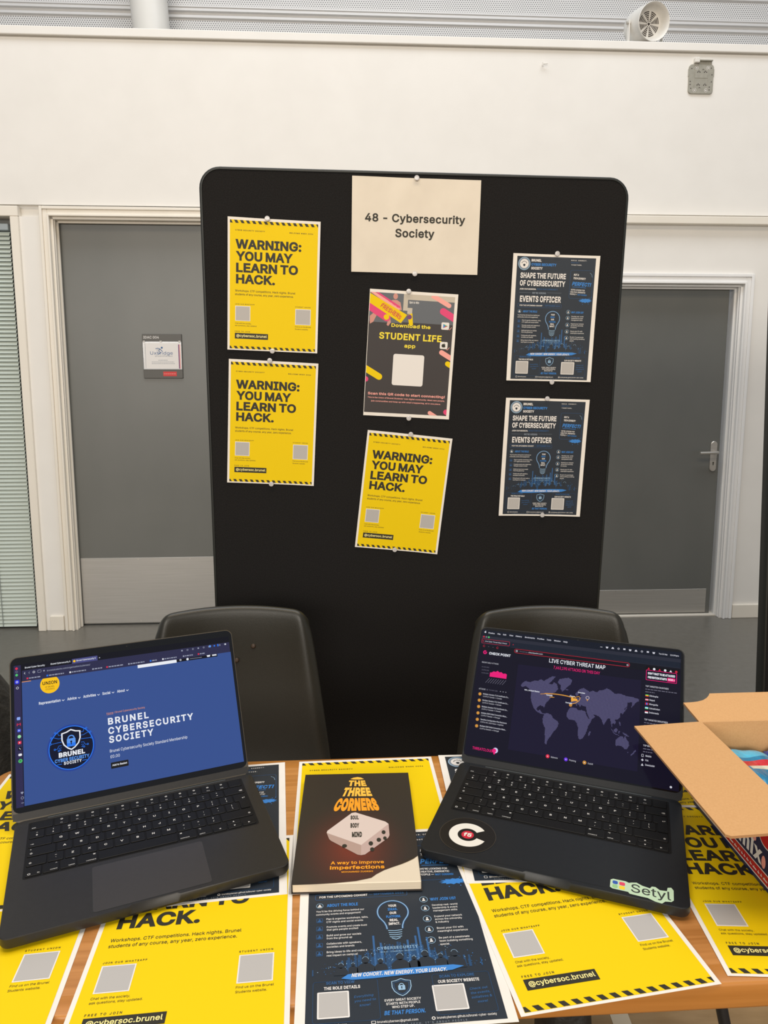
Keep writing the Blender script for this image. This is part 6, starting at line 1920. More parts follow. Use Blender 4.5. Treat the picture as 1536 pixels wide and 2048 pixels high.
LAND = [
    # north america
    [(-80, 128.5), (-78, 133), (-73.3, 137.1), (-66, 136), (-60, 139.5), (-54, 140), (-50, 143), (-45, 141), (-40, 145), (-33, 150), (-27.5, 150.5), (-33, 143), (-37, 138), (-32, 137), (-30, 141), (-25, 139),
     (-22.4, 131.5), (-26, 126), (-29.5, 124), (-31.5, 118), (-34.3, 113.4), (-37.5, 109), (-40, 104), (-40.6, 99.4), (-42.5, 102), (-47, 102.5), (-50.5, 100), (-52.5, 96), (-49.5, 93.8), (-46.5, 96.5), (-45.5, 94),
     (-43, 91.5), (-39.5, 91), (-38, 92), (-40, 89.8), (-45, 90), (-51, 92.5), (-56.5, 97), (-60, 104), (-62.6, 112), (-63.0, 121), (-67, 126), (-72, 129), (-77, 127)],
    [(-14.1, 149.8), (-8, 151), (-2.8, 148.3), (-4, 142), (-9, 137), (-13, 131), (-15.9, 128.2), (-18.5, 132), (-19, 138), (-24.2, 141), (-22, 147)],
    # south america
    [(-39.5, 91.5), (-34.6, 92.6), (-29, 91), (-26, 86.5), (-20, 83.5), (-16.8, 79.8), (-18.5, 74), (-21.0, 69.5), (-24.5, 65), (-27, 59.5), (-30, 55), (-31.8, 49.5), (-32.3, 46), (-34.5, 48), (-35, 54),
     (-36, 62), (-36.6, 70), (-40.5, 77), (-41.5, 83), (-40.5, 87.5)],
    # africa
    [(-2.7, 105.5), (3, 107), (7, 106.5), (10.4, 103.6), (14.5, 104.8), (20.1, 103.9), (22.5, 98.5), (26, 93.2), (30.4, 93.2), (29.5, 89), (26.0, 83), (25, 77.5), (22.6, 69.6), (20, 64.5), (16.2, 61.2), (13.4, 62.6),
     (11.5, 72), (11.8, 78), (9, 84.5), (6.5, 87.7), (1.5, 88.2), (-3.2, 88.4), (-6.3, 92), (-6.6, 97), (-4.5, 101.5)],
    [(28.2, 74.8), (30.2, 75.6), (29.4, 69.8), (27.6, 68.8), (27.3, 72)],
    # europe and asia
    [(-3.6, 113.8), (-3.8, 109.8), (-.5, 108.5), (1.2, 112.5), (4.5, 113.6), (7, 110.2), (8.3, 109.6), (6.5, 113.6), (10.5, 111.6), (12, 108.4), (13.8, 112.2), (17, 111.2), (20.8, 110.6), (21.6, 107), (22.6, 102.6),
     (25.4, 97.2), (28, 92.6), (33, 95), (35.2, 98), (31.5, 101), (36.5, 100.3), (41, 99), (44.5, 95.5), (46.8, 90), (48.4, 87.6), (50.3, 92), (53.6, 98), (56.8, 98.2), (58, 93), (59.5, 87.5), (60.6, 86), (59.6, 91), (62, 92.5),
     (63.6, 90.5), (65, 94), (63.5, 98), (68, 99), (70.8, 103), (70.3, 108), (73, 109.5), (74, 106.5), (75.2, 110), (76.5, 116), (80.5, 121), (80.5, 126), (86.5, 127), (86.2, 119.5), (89, 122.5), (91.5, 127), (95.9, 130.2),
     (96.5, 133), (88, 134.8), (78, 135.2), (70, 137.2), (61, 136.6), (56, 140.2), (49.2, 143.2), (45, 139.6), (38.5, 138), (36, 134.8), (28.5, 136.2), (24, 133.4), (22.5, 135.2), (15.5, 138.3), (10.0, 136.2), (4.2, 128.6),
     (4.8, 125.2), (7.5, 124.8), (8.3, 128.5), (10.5, 131.3), (12.2, 130.2), (10.8, 126.2), (14, 125.2), (10.8, 123.4), (7.5, 121.8), (3.8, 120.9), (.2, 119.4), (1.6, 116.4)],
    [(-3.6, 121.2), (-1, 120.8), (-.6, 123), (-2.4, 126.4), (-3.4, 124.2)],
    [(-5.6, 121.8), (-4.2, 121.6), (-4.2, 123.8), (-5.6, 123.6)],
    [(-11.5, 131.5), (-7, 131.2), (-7.2, 133.2), (-11, 133.4)],
    [(73.6, 108.2), (76, 110.6), (78.2, 114.2), (80, 118), (78.9, 118.2), (76.6, 114.2), (74.2, 110.6)],
    [(57.4, 86.2), (60.6, 81.2), (63.8, 77.2), (70.4, 75.6), (70.4, 76.6), (64, 78.4), (59, 84.6)],
    [(63.0, 83.5), (66.5, 86.2), (68.2, 83.4), (66.2, 79.2), (63.4, 80.2)],
    [(69.4, 82.6), (71.5, 82.6), (70.8, 78.2), (69.6, 78.6)],
    [(75.2, 81.2), (80, 80), (84.5, 77), (82, 76.4), (77.2, 78.2)],
    [(69, 96), (71, 95.6), (72.4, 90.5), (70.8, 90.2)],
    # australia
    [(66.3, 68.6), (68.8, 72.2), (72.5, 75.0), (75.5, 75.8), (77.2, 72.8), (79.0, 76.8), (81.4, 72.2), (84.6, 68.6), (85.2, 64.2), (82.6, 58.6), (79.2, 57.8), (75.4, 61.4), (70.5, 61.6), (66.8, 60.2)],
    [(82.8, 54.8), (84.6, 54.6), (83.8, 52.6)],
    [(93.8, 59.5), (95.2, 57.8), (91.6, 53.5), (88.6, 50.4), (87.8, 51.4), (91, 55)],
]


def inside(x, y, P):
    r_ = False
    for i in range(len(P)):
        (xa, ya), (xb, yb) = P[i - 1], P[i]
        if (ya > y) != (yb > y) and x < (xb - xa) * (y - ya) / (yb - ya) + xa:
            r_ = not r_
    return r_


mb = SB(SXR)
for P in LAND:
    mb.p(P, R_LAND, 2.4)
    xa, xb, ya, yb = min(p[0] for p in P), max(p[0] for p in P), min(p[1] for p in P), max(p[1] for p in P)
    q = 1.15
    for j in range(int(ya / q), int(yb / q) + 1):
        for i in range(int(xa / q) - 1, int(xb / q) + 1):
            x, y = i * q, j * q
            if inside(x, y, P):
                mb.r(x - .34, y - .34, x + .34, y + .34, R_DOT, 3)
arc = [(-48.6 + 50.5 * t, 120.0 + 1.0 * t + 9 * t * (1 - t)) for t in [i / 16 for i in range(17)]]
mb.l(arc, .9, R_ORG, 4)
mb.l([(x, y + .8) for x, y in arc[2:]], .5, R_GOLD, 4)
mb.p([(-1.5, 122), (2.0, 120.2), (6.5, 120.8), (8.5, 117.2), (3.0, 116.6), (-1.2, 115.0), (-2.0, 119)], R_GOLD, 5)
mb.g(2.0, 121.8, 1.5, 2.3, R_GOLD, 5, 16)
mb.l([(-1.5, 111.2), (5, 113.6), (10, 118), (11.6, 122), (9.6, 124.6), (4, 122.4)], .8, R_GOLD, 5)
mb.d(-1.8, 109.6, 2.3, R_ORG, 5, 16)
mb.g(22.2, 124.2, 2.0, 2.7, em('map_pin', (200, 190, 200)), 5, 18)
mb.p([(20.4, 122.4), (24.0, 122.4), (22.2, 118.8)], R_ORG, 5)
mb.d(-30.5, 117.6, .7, R_GOLD, 5, 8)
mb.l([(-34.2, 117.2), (-27, 117.8)], .7, R_GOLD, 5)
for s, x0, x1, y in (('WA, United States', -73.5, -50, 122.0), ('Canada', -39.5, -30, 119.0), ('France', -4, 3.5, 122.4), ('Portugal', -9.5, 0, 111.6), ('Sweden', 7.5, 18, 129.6)):
    mb.t(s, x0, x1, y, 2.0, E_WHITE, 6, .04)
mb.build('world_map', lidR)

# stickers on the right laptop's palm rest
z = BT + 0.0003
mb = MB()
cx, cy, r = -0.1055, 0.0415, 0.0362
mb.disc(cx, cy, r, pm('sticker_black', (0.010, 0.009, 0.008), 0.3), z, 56)
mb.ring(cx, cy, r - 0.0007, r, M_LAPR, z + .00005, 56)
a_ = 0.20
mb.ring(cx, cy, 0.0128, 0.0240, pm('sticker_white', (0.78, 0.74, 0.66), 0.45), z + .0001, 48, a_ + 0.46, a_ + 2 * pi - 0.46)
mb.disc(cx, cy, 0.0080, pm('sticker_red', (0.55, 0.015, 0.04), 0.4), z + .0001, 28)
mb.text('f5', cx - 0.0052, cy - 0.0036, 0.0074, MATS['sticker_white'], z + .00018, cx + 0.0052, 0.07)
mb.build('round_sticker', lapR)['label'] = 'round black sticker with a white broken ring and red centre'
mb = MB()
def SM(x, y):
    return (x * mm, y * mm)
mint = pm('sticker_mint', (0.50, 0.66, 0.46), 0.4)
mb.tess([SM(*p) for p in ((71.0, 3.2), (74, 1.2), (86, 1.2), (91, 1.2), (92.5, -1.2), (103, -1.6), (112, -1.6), (120, -4.8), (127, -5.6), (130.5, -1.0), (137.0, 0.6), (139.6, 4), (140.0, 21), (137.5, 25.2), (133.6, 23.5), (132.8, 17.5),
                            (125, 16.4), (120.5, 20.2), (116.5, 19.6), (114.5, 15.8), (106, 17.4), (100, 20.6), (94.5, 18.8), (91.5, 17.2), (88, 18.8), (74, 18.4), (71.2, 16))], mint, z)
sq = (('sticker_blue', (0.03, 0.10, 0.42), 73.6, 9.8, 79.4, 15.6), ('sticker_red2', (0.72, 0.06, 0.12), 81.0, 9.8, 87.4, 15.6), ('sticker_green', (0.30, 0.55, 0.25), 73.6, 3.0, 79.4, 8.8), ('sticker_yellow', (0.85, 0.62, 0.03), 81.0, 3.0, 87.4, 8.8))
for n__, c__, x0, y0, x1, y1 in sq:
    mb.rrect(x0 * mm, y0 * mm, x1 * mm, y1 * mm, .0018, pm(n__, c__, 0.4), z + .0001)
mb.text('Setyl', .0940, .0028, .0140, pm('sticker_ink', (0.03, 0.035, 0.03), 0.5), z + .0001, .1368, 0.01)
mb.build('word_sticker', lapR)['label'] = 'mint green sticker with coloured squares'
# card slot at the left laptop's front right corner
mb = MB()
mb.box(0.1562, 0.1573, 0.012, 0.034, 0.0095, 0.0125, M_RIM)
mb.build('card_slot', lapL)

# ================================================================== paperback book
BW, BH = 0.1530, 0.2370
KY = BH / 0.229
bk_ = thing('paperback_book', 'dark paperback with orange title and a white die on its cover, centre of the table', 'book', xyz(-0.1168, 0.9965, TZ + 0.0029, 0.038))
mb = MB()
mb.box(0.0006, BW - 0.0014, -BH + 0.0012, -0.0008, 0.0005, 0.0112, M_PAGES, 0.0008, 1)
mb.build('pages', bk_)
mb = MB()
mb.box(0, BW, -BH, 0, 0, 0.0005, M_CHAR)
mb.box(-0.0006, 0.0, -BH, 0, 0, 0.0118, M_CHAR)
mb.build('back_cover', bk_)


def make_cover_mat():
    """Printed cover: near-black with a dark red glow printed round the die."""
    m = pm('book_cover_print', (0.03, 0.02, 0.018), 0.42)
    b = m.node_tree.nodes['Principled BSDF']
    tc = nd(m, 'ShaderNodeTexCoord')
    mp = nd(m, 'ShaderNodeMapping')
    mp.inputs['Location'].default_value = (-0.070 / 0.082, 0.172 / 0.110, 0)
    mp.inputs['Scale'].default_value = (1 / 0.082, 1 / 0.110, 0.0)
    lk(m, tc.outputs['Object'], mp.inputs['Vector'])
    g = nd(m, 'ShaderNodeTexGradient', gradient_type='QUADRATIC_SPHERE')
    lk(m, mp.outputs[0], g.inputs[0])
    rp = nd(m, 'ShaderNodeValToRGB')
    e = rp.color_ramp.elements
    e[0].position, e[0].color = 0.0, (0.024, 0.0185, 0.0155, 1)
    e[1].position, e[1].color = 0.75, (0.15, 0.026, 0.014, 1)
    lk(m, g.outputs[0], rp.inputs[0])
    lk(m, rp.outputs[0], b.inputs['Base Color'])
    return m


M_COVER = make_cover_mat()
M_OR1 = pm('orange_title_print', (0.86, 0.33, 0.015), 0.45)
M_OR2 = pm('amber_title_print', (0.92, 0.50, 0.06), 0.45)
M_DIE1 = pm('die_top_print', (0.66, 0.54, 0.48), 0.5)
M_DIE2 = pm('die_side_print', (0.42, 0.29, 0.24), 0.5)
M_DIE3 = pm('die_front_print', (0.50, 0.36, 0.32), 0.5)
CZ = 0.0116


def lift(x, y, z):
    """Cover lifted at its lower right corner, beyond a slanting fold."""
    fx, fy = 0.151, -0.1737 * KY
    d = ((x - fx) * 0.53 - (y - fy) * 0.85)
    d = max(0.0, d - 0.010)
    return (x, y, z + min(0.014, d * 0.32 + d * d * 3.0))


mb = MB()
out = [(152.4, 0), (152.6, -60), (152.2, -120), (151.6, -170), (150.8, -184), (145, -189.5), (138, -194), (130.6, -198), (119, -203), (108.4, -208), (99, -214.5), (92.6, -220.5), (75, -225), (52, -227.4), (25, -228.6), (0, -229), (0, -150), (0, -75), (0, 0)]
out = [(x / 152.4 * BW, y * mm * KY) for x, y in out]
cells = []
nx, ny = 38, 58
for j in range(ny):
    for i in range(nx):
        q = clip_poly(list(reversed(out)) if False else out, (BW * i / nx, -BH * (j + 1) / ny, BW * (i + 1) / nx, -BH * j / ny))
        if len(q) > 2:
            mb.poly(q, M_COVER, CZ)
            mb.poly(list(reversed(q)), M_PAGES, CZ - 0.0003)
mb.build('front_cover', bk_, None, None, lift)
B = lambda x, y: (x * mm, y * mm * KY)


def trap(tl, tr, bl, br):
    def f(u, v):
        v = min(1.0, max(-0.05, v))
        a = (bl[0] + (tl[0] - bl[0]) * v, bl[1] + (tl[1] - bl[1]) * v)
        c_ = (br[0] + (tr[0] - br[0]) * v, br[1] + (tr[1] - br[1]) * v)
        return B(a[0] + (c_[0] - a[0]) * u, a[1] + (c_[1] - a[1]) * u)
    return f


mb = MB()
z = CZ + 0.0003
mb.tess([B(66.5, -14.5), B(71, -11), B(77, -9.4), B(82, -11), B(86.6, -15.2), B(80, -16.2), B(72, -15.8)], M_OR2, z)
mb.text('THE', 0, 0, 1, M_OR2, z, None, .10, -.02, fn=trap((65, -18), (87.8, -18.8), (62.4, -32.4), (90.6, -33.4)))
mb.text('THREE', 0, 0, 1, M_OR2, z, None, .11, -.02, fn=trap((59.6, -35.8), (93.7, -36.8), (52.8, -57), (98.2, -58)))
mb.text('CORNERS', 0, 0, 1, M_OR1, z, None, .12, -.02, fn=trap((50.4, -61.5), (101, -62.4), (42.0, -90.8), (108.4, -91.4)))
mb.build('title', bk_, None, None, lift)['label'] = 'orange stretched title lettering'
mb = MB()
mb.tess([B(*q) for q in ((36.8, -136.5), (37.5, -132.5), (69, -95.8), (74, -94.6), (114, -116), (118, -121), (81.5, -162))], M_DIE1, z)
mb.tess([B(*q) for q in ((36.8, -136.5), (81.5, -162), (81, -181), (77, -180), (43, -152.5), (40.5, -149))], M_DIE2, z)
mb.tess([B(*q) for q in ((81.5, -162), (118, -121), (118.2, -144), (116.4, -149), (86, -180), (81, -181))], M_DIE3, z)
for q, rx, ry in (((60.4, -163.1), 3.2, 3.6), ((110.8, -138), 2.6, 4.2), ((104.1, -152.9), 2.9, 4.2), ((112.0, -150.0), 2.3, 3.8), ((93.7, -159.5), 2.9, 4.4), ((95.2, -170.8), 2.7, 4.0)):
    x, y = B(*q)
    mb.disc(x, y, rx * mm, M_INK, z + .0001, 14, ry * mm)
for s, x0, x1, y, h in (('SOUL', 67.5, 78.4, -110.2, 9), ('BODY', 67.6, 79.0, -127.5, 10), ('MIND', 69.6, 82.6, -146.6, 11)):
    mb.text(s, *B(x0, y), h * mm, M_INK, z + .0001, x1 * mm, .10)
mb.build('die_picture', bk_, None, None, lift)['label'] = 'picture of a white die'
mb = MB()
for s, x0, x1, y, h, m, w in (('A way to improve', 44.2, 109.0, -196.5, 5.6, M_OR1, .05), ('imperfections', 43.4, 109.4, -205.4, 6.4, M_OR1, .06), ('MOHAMMED ZUGRIKI', 57.6, 95.4, -211.2, 2.7, M_OR1, .04)):
    x, y = B(x0, y)
    mb.text(s, x, y, h * mm, m, z, x1 * mm, w)
mb.build('subtitle', bk_, None, None, lift)

# ================================================================== cardboard box of sweets
XM = xyz(0.4401, 0.9431, TZ + 0.0016, 0.053)
BXW, BXL, BXH = 0.335, 0.245, 0.1235
t = 0.003
bx = thing('cardboard_box', 'open brown cardboard box with navy printed side at the right of the table', 'box', XM)
mb = MB()
mb.box(0, BXW, -BXL, 0, 0, t, M_CARD)
mb.box(0, t, -BXL, 0, 0, BXH, M_CARD)
mb.box(BXW - t, BXW, -BXL, 0, 0, BXH, M_CARD)
mb.box(t, BXW - t, -t, 0, 0, BXH, M_CARD)
mb.box(t, BXW - t, -BXL, -BXL + t, 0, BXH, M_CARD)
mb.build('carton', bx)


def flap(name, edge0, edge1, outline, up):
    """Flap: outline points (along edge, outwards) laid in the plane spanned by the fold and 'up'."""
    mb = MB()
    e0, e1, up = Vector(edge0), Vector(edge1), Vector(up).normalized()
    ed = (e1 - e0).normalized()
    nrm = ed.cross(up).normalized()
    if nrm.z < 0:
        nrm = -nrm
    P = [e0 + ed * a + up * b for a, b in outline]
    n = len(P)
    tr = tessellate_polygon([[Vector((a, b, 0)) for a, b in outline]])
    mb.add([tuple(p) for p in P], [tuple(i) for i in tr], M_CARD)
    mb.add([tuple(p - nrm * t) for p in P], [tuple(reversed(i)) for i in tr], M_CARD)
    mb.add([tuple(p) for p in P] + [tuple(p - nrm * t) for p in P], [(i, (i + 1) % n, n + (i + 1) % n, n + i) for i in range(n)], M_CARDE)
    return mb.build(name, bx)


flap('flap', (0, -0.0005, BXH), (0, -BXL, BXH), [(0, 0), (0, 0.0925), (BXL - 0.004, 0.0925), (BXL, 0.088), (BXL, 0)], (-0.0925, 0, -0.004))
cv = [(0.0, 0.0), (0.0000, 0.010), (-0.0005, 0.028), (-0.0005, 0.047)] + [(0.012, 0.0475), (0.022, 0.049), (0.032, 0.0525), (0.040, 0.058), (0.046, 0.064), (0.0500, 0.0695)] + [(BXW, 0.0710), (BXW, 0)]
flap('flap', (0, 0, BXH), (BXW, 0, BXH), cv, (0, 0.992, 0.127))
flap('flap', (BXW, -BXL, BXH), (BXW, 0, BXH), [(0, 0), (0, 0.0925), (BXL, 0.0925), (BXL, 0)], (0.08, 0, -0.045))
flap('flap', (0, -BXL, BXH), (BXW, -BXL, BXH), [(0, 0), (0.006, 0.07), (BXW - 0.006, 0.07), (BXW, 0)], (0, -0.25, -0.96))
# printed outer side wall
mb = MB()
mb.M = Matrix(((0, 0, -1, 0.0), (-1, 0, 0, 0), (0, 1, 0, 0), (0, 0, 0, 1)))      # (along towards the front, up, outwards)
mb.rect(0.0, 0.0, BXL, BXH - 0.001, M_NAVYBOX, 0.0003)
mb.rect(0.0, 0.0068, BXL, 0.0186, M_REDBOX, 0.0005)
mb.rect(0.0, 0.0186, BXL, 0.0200, M_WPRINT, 0.0005)
mb.rect(0.0, 0.0052, BXL, 0.0068, M_WPRINT, 0.0005)
x = 0.02
while x < BXL - 0.012:
    w = RND.uniform(0.003, 0.009)
    mb.rect(x, 0.0108, x + w, 0.0126, M_WPRINT, 0.0007)
    mb.rect(x + w * .3, 0.0126, x + w * .3 + 0.0009, 0.0143, M_WPRINT, 0.0007)
    x += w + 0.0022
mb.text('mix', 0.1160, 0.0245, 0.0215, M_WPRINT, 0.0007, 0.1655, .07)
mb.disc(0.1690, 0.0310, 0.0042, M_SALM, 0.0008, 14, 0.0080)
mb.disc(0.1475, 0.0490, 0.0042, M_SALM, 0.0008, 14)
mb.disc(0.1720, 0.0660, 0.0185, M_WPRINT, 0.0006, 28, 0.0165)
mb.disc(0.1720, 0.0660, 0.0170, M_REDBOX, 0.0008, 28, 0.0150)
mb.build('printed_side', bx)['label'] = 'navy and red printed side wall'


# ---- sweet bags in the box
def sweet_bag(name, label, M, w, l, h, m, patches, text=None):
    mb = MB()
    nx, ny = 22, 26
    rr = random.Random(len(label))
    ph = [rr.uniform(0, 6) for _ in range(4)]

    def hgt(u, v):
        e = max(0.0, (1 - abs(u) ** 3.2)) ** 0.6 * max(0.0, (1 - abs(v) ** 4)) ** 0.6
        return e * h * (0.82 + 0.10 * sin(5 * u + ph[0]) * sin(4 * v + ph[1]) + 0.05 * sin(11 * u * v + ph[2])) + (0.0012 * sin(v * 60) if abs(v) > 0.86 else 0.0)
    P = lambda u, v, s: (u * w / 2 * (1 - 0.04 * (1 - abs(v)) * abs(u)), v * l / 2, s * hgt(u, v) * (1.0 if s > 0 else 0.7))
    for s in (1, -1):
        vs_ = [P(-1 + 2 * i / nx, -1 + 2 * j / ny, s) for j in range(ny + 1) for i in range(nx + 1)]
        fs_ = [(j * (nx + 1) + i, j * (nx + 1) + i + 1, (j + 1) * (nx + 1) + i + 1, (j + 1) * (nx + 1) + i) for j in range(ny) for i in range(nx)]
        if s < 0:
            fs_ = [tuple(reversed(f)) for f in fs_]
        mb.add(vs_, fs_, m)
    # printed patches: recolour faces
    for (u0, u1, v0, v1, pmat) in patches:
        sl = mb.slot(pmat)
        for k in range(nx * ny):
            u, v = -1 + 2 * ((k % nx) + .5) / nx, -1 + 2 * ((k // nx) + .5) / ny
            if u0 <= u <= u1 and v0 <= v <= v1:
                mb.mi[k] = sl
    o = mb.build(name, None, M, smooth=60)
    tag(o, label, 'sweet bag', 'sweet bags in the cardboard box')
    return o


def foil(name, c):
    return noise_mat(name, c, tuple(min(1, v * 1.5 + .01) for v in c), (55, 30, 40), 4, 0.22, 0.6, coat=0.4, dist=0.008)


F_TEAL, F_NAVY, F_BLUE, F_RED = foil('teal_foil', (0.01, 0.16, 0.30)), foil('navy_foil', (0.02, 0.035, 0.16)), foil('violet_blue_foil', (0.05, 0.07, 0.30)), foil('red_foil', (0.5, 0.02, 0.03))
F_SKY, F_LIME, F_YEL = foil('sky_foil', (0.05, 0.35, 0.52)), foil('lime_foil', (0.30, 0.50, 0.12)), foil('amber_foil', (0.75, 0.38, 0.02))
F_CRM = foil('cream_foil', (0.55, 0.52, 0.40))
XB = lambda x, y, z, rx, ry, rz: XM @ Matrix.Translation((x, y, z)) @ Matrix.Rotation(rz, 4, 'Z') @ Matrix.Rotation(ry, 4, 'Y') @ Matrix.Rotation(rx, 4, 'X')
sweet_bag('sweet_bag', 'teal sweet bag with a red lettered band nearest the left flap', XB(0.053, -0.062, 0.076, 0.05, 0.06, 0.0), 0.082, 0.108, 0.020, F_TEAL,
          [(-0.9, 0.75, 0.35, 0.8, F_SKY), (-0.5, 0.55, 0.02, 0.26, F_RED), (-0.4, 0.5, -0.18, -0.02, F_CRM)])
sweet_bag('sweet_bag', 'violet blue sweet bag with a lime patch by the back wall of the box', XB(0.128, -0.045, 0.080, 0.05, -0.08, 0.0), 0.072, 0.078, 0.020, F_BLUE, [(0.1, 1, 0.1, 0.8, F_LIME), (-1, 1, -0.6, -0.3, F_SKY)])
sweet_bag('sweet_bag', 'bright blue sweet bag in the middle of the box', XB(0.125, -0.140, 0.078, -0.05, 0.05, 0.1), 0.09, 0.095, 0.021, F_SKY, [(-1, -0.55, -0.9, 0.9, F_CRM), (-1, 1, -0.6, -0.2, F_NAVY)])
sweet_bag('sweet_bag', 'red and amber sweet bag lowest in the box beside the left wall', XB(0.048, -0.173, 0.074, 0.0, 0.04, 0.0), 0.078, 0.105, 0.020, F_RED, [(-1, 1, -0.9, 0.30, F_YEL)])
sweet_bag('sweet_bag', 'navy sweet bag lying flat under the coloured ones', XB(0.088, -0.062, 0.043, 0.0, 0.0, 0.0), 0.155, 0.105, 0.014, F_NAVY, [])
sweet_bag('sweet_bag', 'navy sweet bag leaning on the right inner wall of the box', XB(0.252, -0.12, 0.050, 0.0, -0.05, 0.0), 0.145, 0.18, 0.034, F_NAVY, [(-0.5, 0.5, -0.3, 0.3, F_TEAL)])
sweet_bag('sweet_bag', 'blue sweet bag lowest on the floor of the box', XB(0.088, -0.177, 0.030, 0.0, 0.0, 0.0), 0.155, 0.11, 0.022, F_BLUE, [])

# ================================================================== chairs
def chair(label, M):
    root = thing('plastic_chair', label, 'chair', M, 'plastic chairs behind the table')
    prof = [(-0.232, 0.418, 0.185), (-0.222, 0.440, 0.200), (-0.19, 0.447, 0.210), (-0.10, 0.442, 0.216), (0.0, 0.434, 0.216), (0.09, 0.432, 0.214), (0.135, 0.442, 0.213), (0.163, 0.466, 0.213), (0.178, 0.505, 0.212),
            (0.190, 0.56, 0.207), (0.203, 0.64, 0.197), (0.217, 0.72, 0.186), (0.230, 0.80, 0.175), (0.238, 0.855, 0.168), (0.242, 0.880, 0.1655), (0.246, 0.889, 0.1645), (0.254, 0.892, 0.164), (0.262, 0.888, 0.1635)]
    NT = 34
    mb = MB()
    vs_ = []
    for k, (y, z, hw) in enumerate(prof):
        bk = min(1.0, max(0.0, (z - 0.47) / 0.2)) if y > 0.1 else 0.0
        st = 1.0 - bk
        for i in range(NT + 1):
            tt = -1 + 2 * i / NT
            at = abs(tt)
            yy = y - bk * 0.030 * (tt * tt) + bk * 0.022 * max(0.0, (at - 0.86) / 0.14) ** 1.5
            zz = z + st * (0.012 * tt * tt - 0.022 * max(0.0, (at - 0.86) / 0.14) ** 1.5)
            if z > 0.84:
                zz -= (0.010 * tt * tt + 0.030 * max(0.0, (at - 0.80) / 0.20) ** 2.4) * min(1.0, (z - 0.84) / 0.04)
            xx = tt * hw
            vs_.append((xx, yy, zz))
    nrow = NT + 1
    fs_ = [(k * nrow + i, k * nrow + i + 1, (k + 1) * nrow + i + 1, (k + 1) * nrow + i) for k in range(len(prof) - 1) for i in range(NT)]
    mb.add(vs_, fs_, M_CHAIR)
    sh_ = mb.build('seat_shell', root, smooth=70)
    md = sh_.modifiers.new('thickness', 'SOLIDIFY')
    md.thickness = 0.005
    md.offset = -1.0
    sd = sh_.modifiers.new('smooth', 'SUBSURF')
    sd.levels = sd.render_levels = 1
    for sx in (-1, 1):
        for sy, y0, y1 in ((-1, -0.15, -0.19), (1, 0.10, 0.20)):
            mb = MB()
            mb.tube([(sx * 0.170, y0, 0.424), (sx * 0.203, y0 + (y1 - y0) * .2, 0.408), (sx * 0.289, y1, 0.012)], 0.010, M_BLKMET, 12)
            mb.tube([(sx * 0.287, y1, 0.022), (sx * 0.290, y1, 0.0)], 0.0125, M_RIM, 12)
            mb.build('leg', root, smooth=50)
    mb = MB()
    for y in (-0.15, 0.10):
        mb.tube([(-0.172, y, 0.424), (0.172, y, 0.424)], 0.010, M_BLKMET, 10)
    for sx in (-1, 1):
        mb.tube([(sx * 0.155, -0.15, 0.424), (sx * 0.155, 0.10, 0.424)], 0.010, M_BLKMET, 10)
    mb.build('seat_frame', root, smooth=50)
    for x, z, y in ((0.040, 0.806, 0.2280), (0.004, 0.777, 0.2235)):
        mb = MB()
        mb.lathe([(0.0, 0.004), (0.0035, 0.0034), (0.0055, 0.0), (0.0, -0.004)], pm('brown_rivet', (0.06, 0.035, 0.02), 0.4), 14, Matrix.Translation((x, y - 0.0005, z)) @ Matrix.Rotation(radians(80), 4, 'X'))
        mb.build('rivet', root, smooth=50)
    return root


chair('dark plastic chair behind the left laptop', xyz(-0.302, 1.262, 0.0, 0.10))
chair('dark plastic chair behind the right laptop', xyz(0.358, 1.262, 0.0, -0.01))


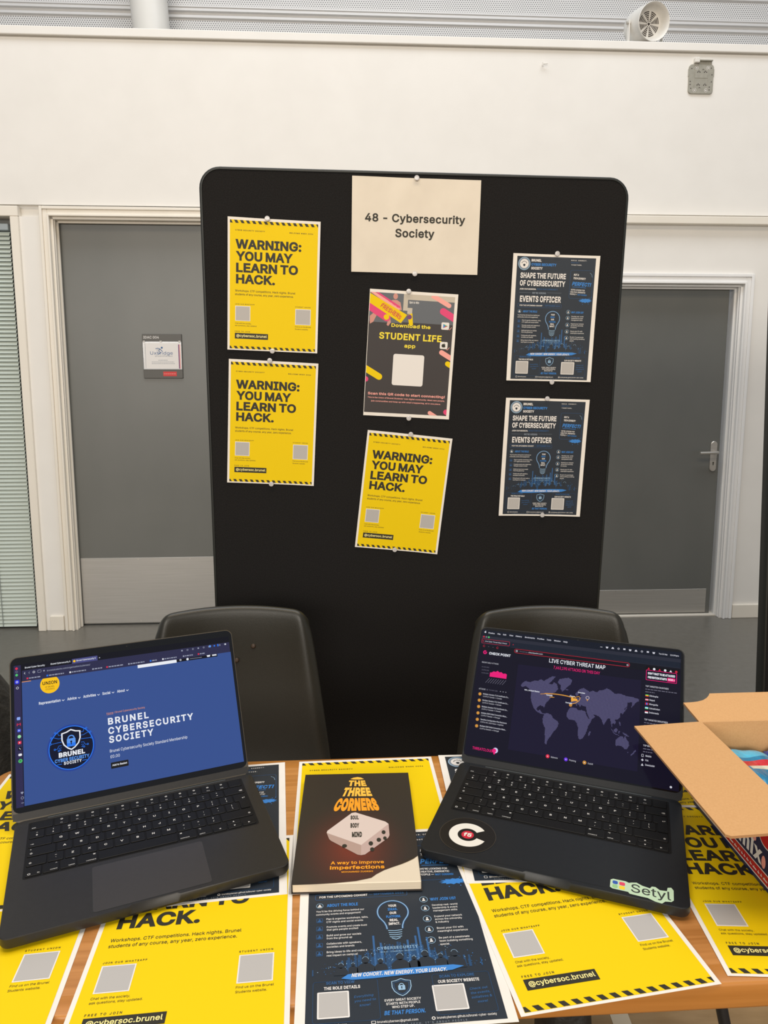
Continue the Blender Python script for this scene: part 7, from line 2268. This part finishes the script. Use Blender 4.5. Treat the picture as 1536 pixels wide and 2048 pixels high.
# ================================================================== bags
def soft_bag(name, label, M, w, d, h, seed, top_pinch=0.5):
    root = thing(name, label, 'bag', M)
    rr = random.Random(seed)
    ph = [rr.uniform(0, 6) for _ in range(6)]
    mb = MB()
    n, L = 36, 22
    vs_ = []
    for k in range(L + 1):
        q = k / L
        s = 1.0 - (1 - top_pinch) * max(0.0, (q - 0.72) / 0.28) ** 1.6
        s *= 0.93 + 0.07 * min(1.0, q / 0.08)
        for i in range(n):
            a = 2 * pi * i / n
            ca, sa = cos(a), sin(a)
            e = (abs(ca) ** 4 + abs(sa) ** 4) ** -0.25
            f = 1 + 0.02 * sin(3 * a + ph[0] + 6 * q) + 0.015 * sin(9 * q + ph[1] + 2 * a)
            vs_.append((w / 2 * ca * e * s * f, d / 2 * sa * e * s * f, h * q + 0.01 * sin(2 * a + ph[2]) * q))
    fs_ = [(k * n + i, k * n + (i + 1) % n, (k + 1) * n + (i + 1) % n, (k + 1) * n + i) for k in range(L) for i in range(n)]
    fs_ += [tuple(reversed(range(n))), tuple(L * n + i for i in range(n))]
    mb.add(vs_, fs_, M_BAG)
    mb.build('bag_body', root, smooth=60)
    return root


b_ = soft_bag('sports_bag', 'tall black bag at the left edge beside the table corner', xyz(-0.838, 1.27, 0.001, 0.05), 0.33, 0.24, 0.86, 3, 0.45)
mb = MB()
mb.tube([(-0.10, -0.118, 0.10), (-0.11, -0.135, 0.35), (-0.08, -0.13, 0.60), (-0.03, -0.06, 0.84), (0.03, -0.06, 0.85), (0.08, -0.13, 0.60), (0.11, -0.137, 0.35), (0.10, -0.12, 0.10)], 0.012, M_BAG, 10)
mb.build('strap', b_, smooth=50)
mb = MB()
mb.M = Matrix.Translation((0.118, -0.130, 0.735)) @ Matrix.Rotation(radians(86), 4, 'X') @ Matrix.Rotation(radians(-38), 4, 'Z')
mb.text('ell', -0.012, -0.008, 0.022, M_WPRINT, 0.002, 0.036, .03)
mb.build('lettering', b_)
u_ = soft_bag('tote_bag', 'black fabric bag standing on the floor under the table', xyz(0.312, 1.105, 0.001, 0.0), 0.085, 0.13, 0.37, 8, 0.8)
mb = MB()
for y in (-0.03, 0.03):
    mb.tube([(-0.02, y, 0.36), (-0.018, y, 0.395), (0.0, y, 0.41), (0.018, y, 0.395), (0.02, y, 0.36)], 0.005, M_BAG, 8)
mb.build('handle', u_, smooth=50)
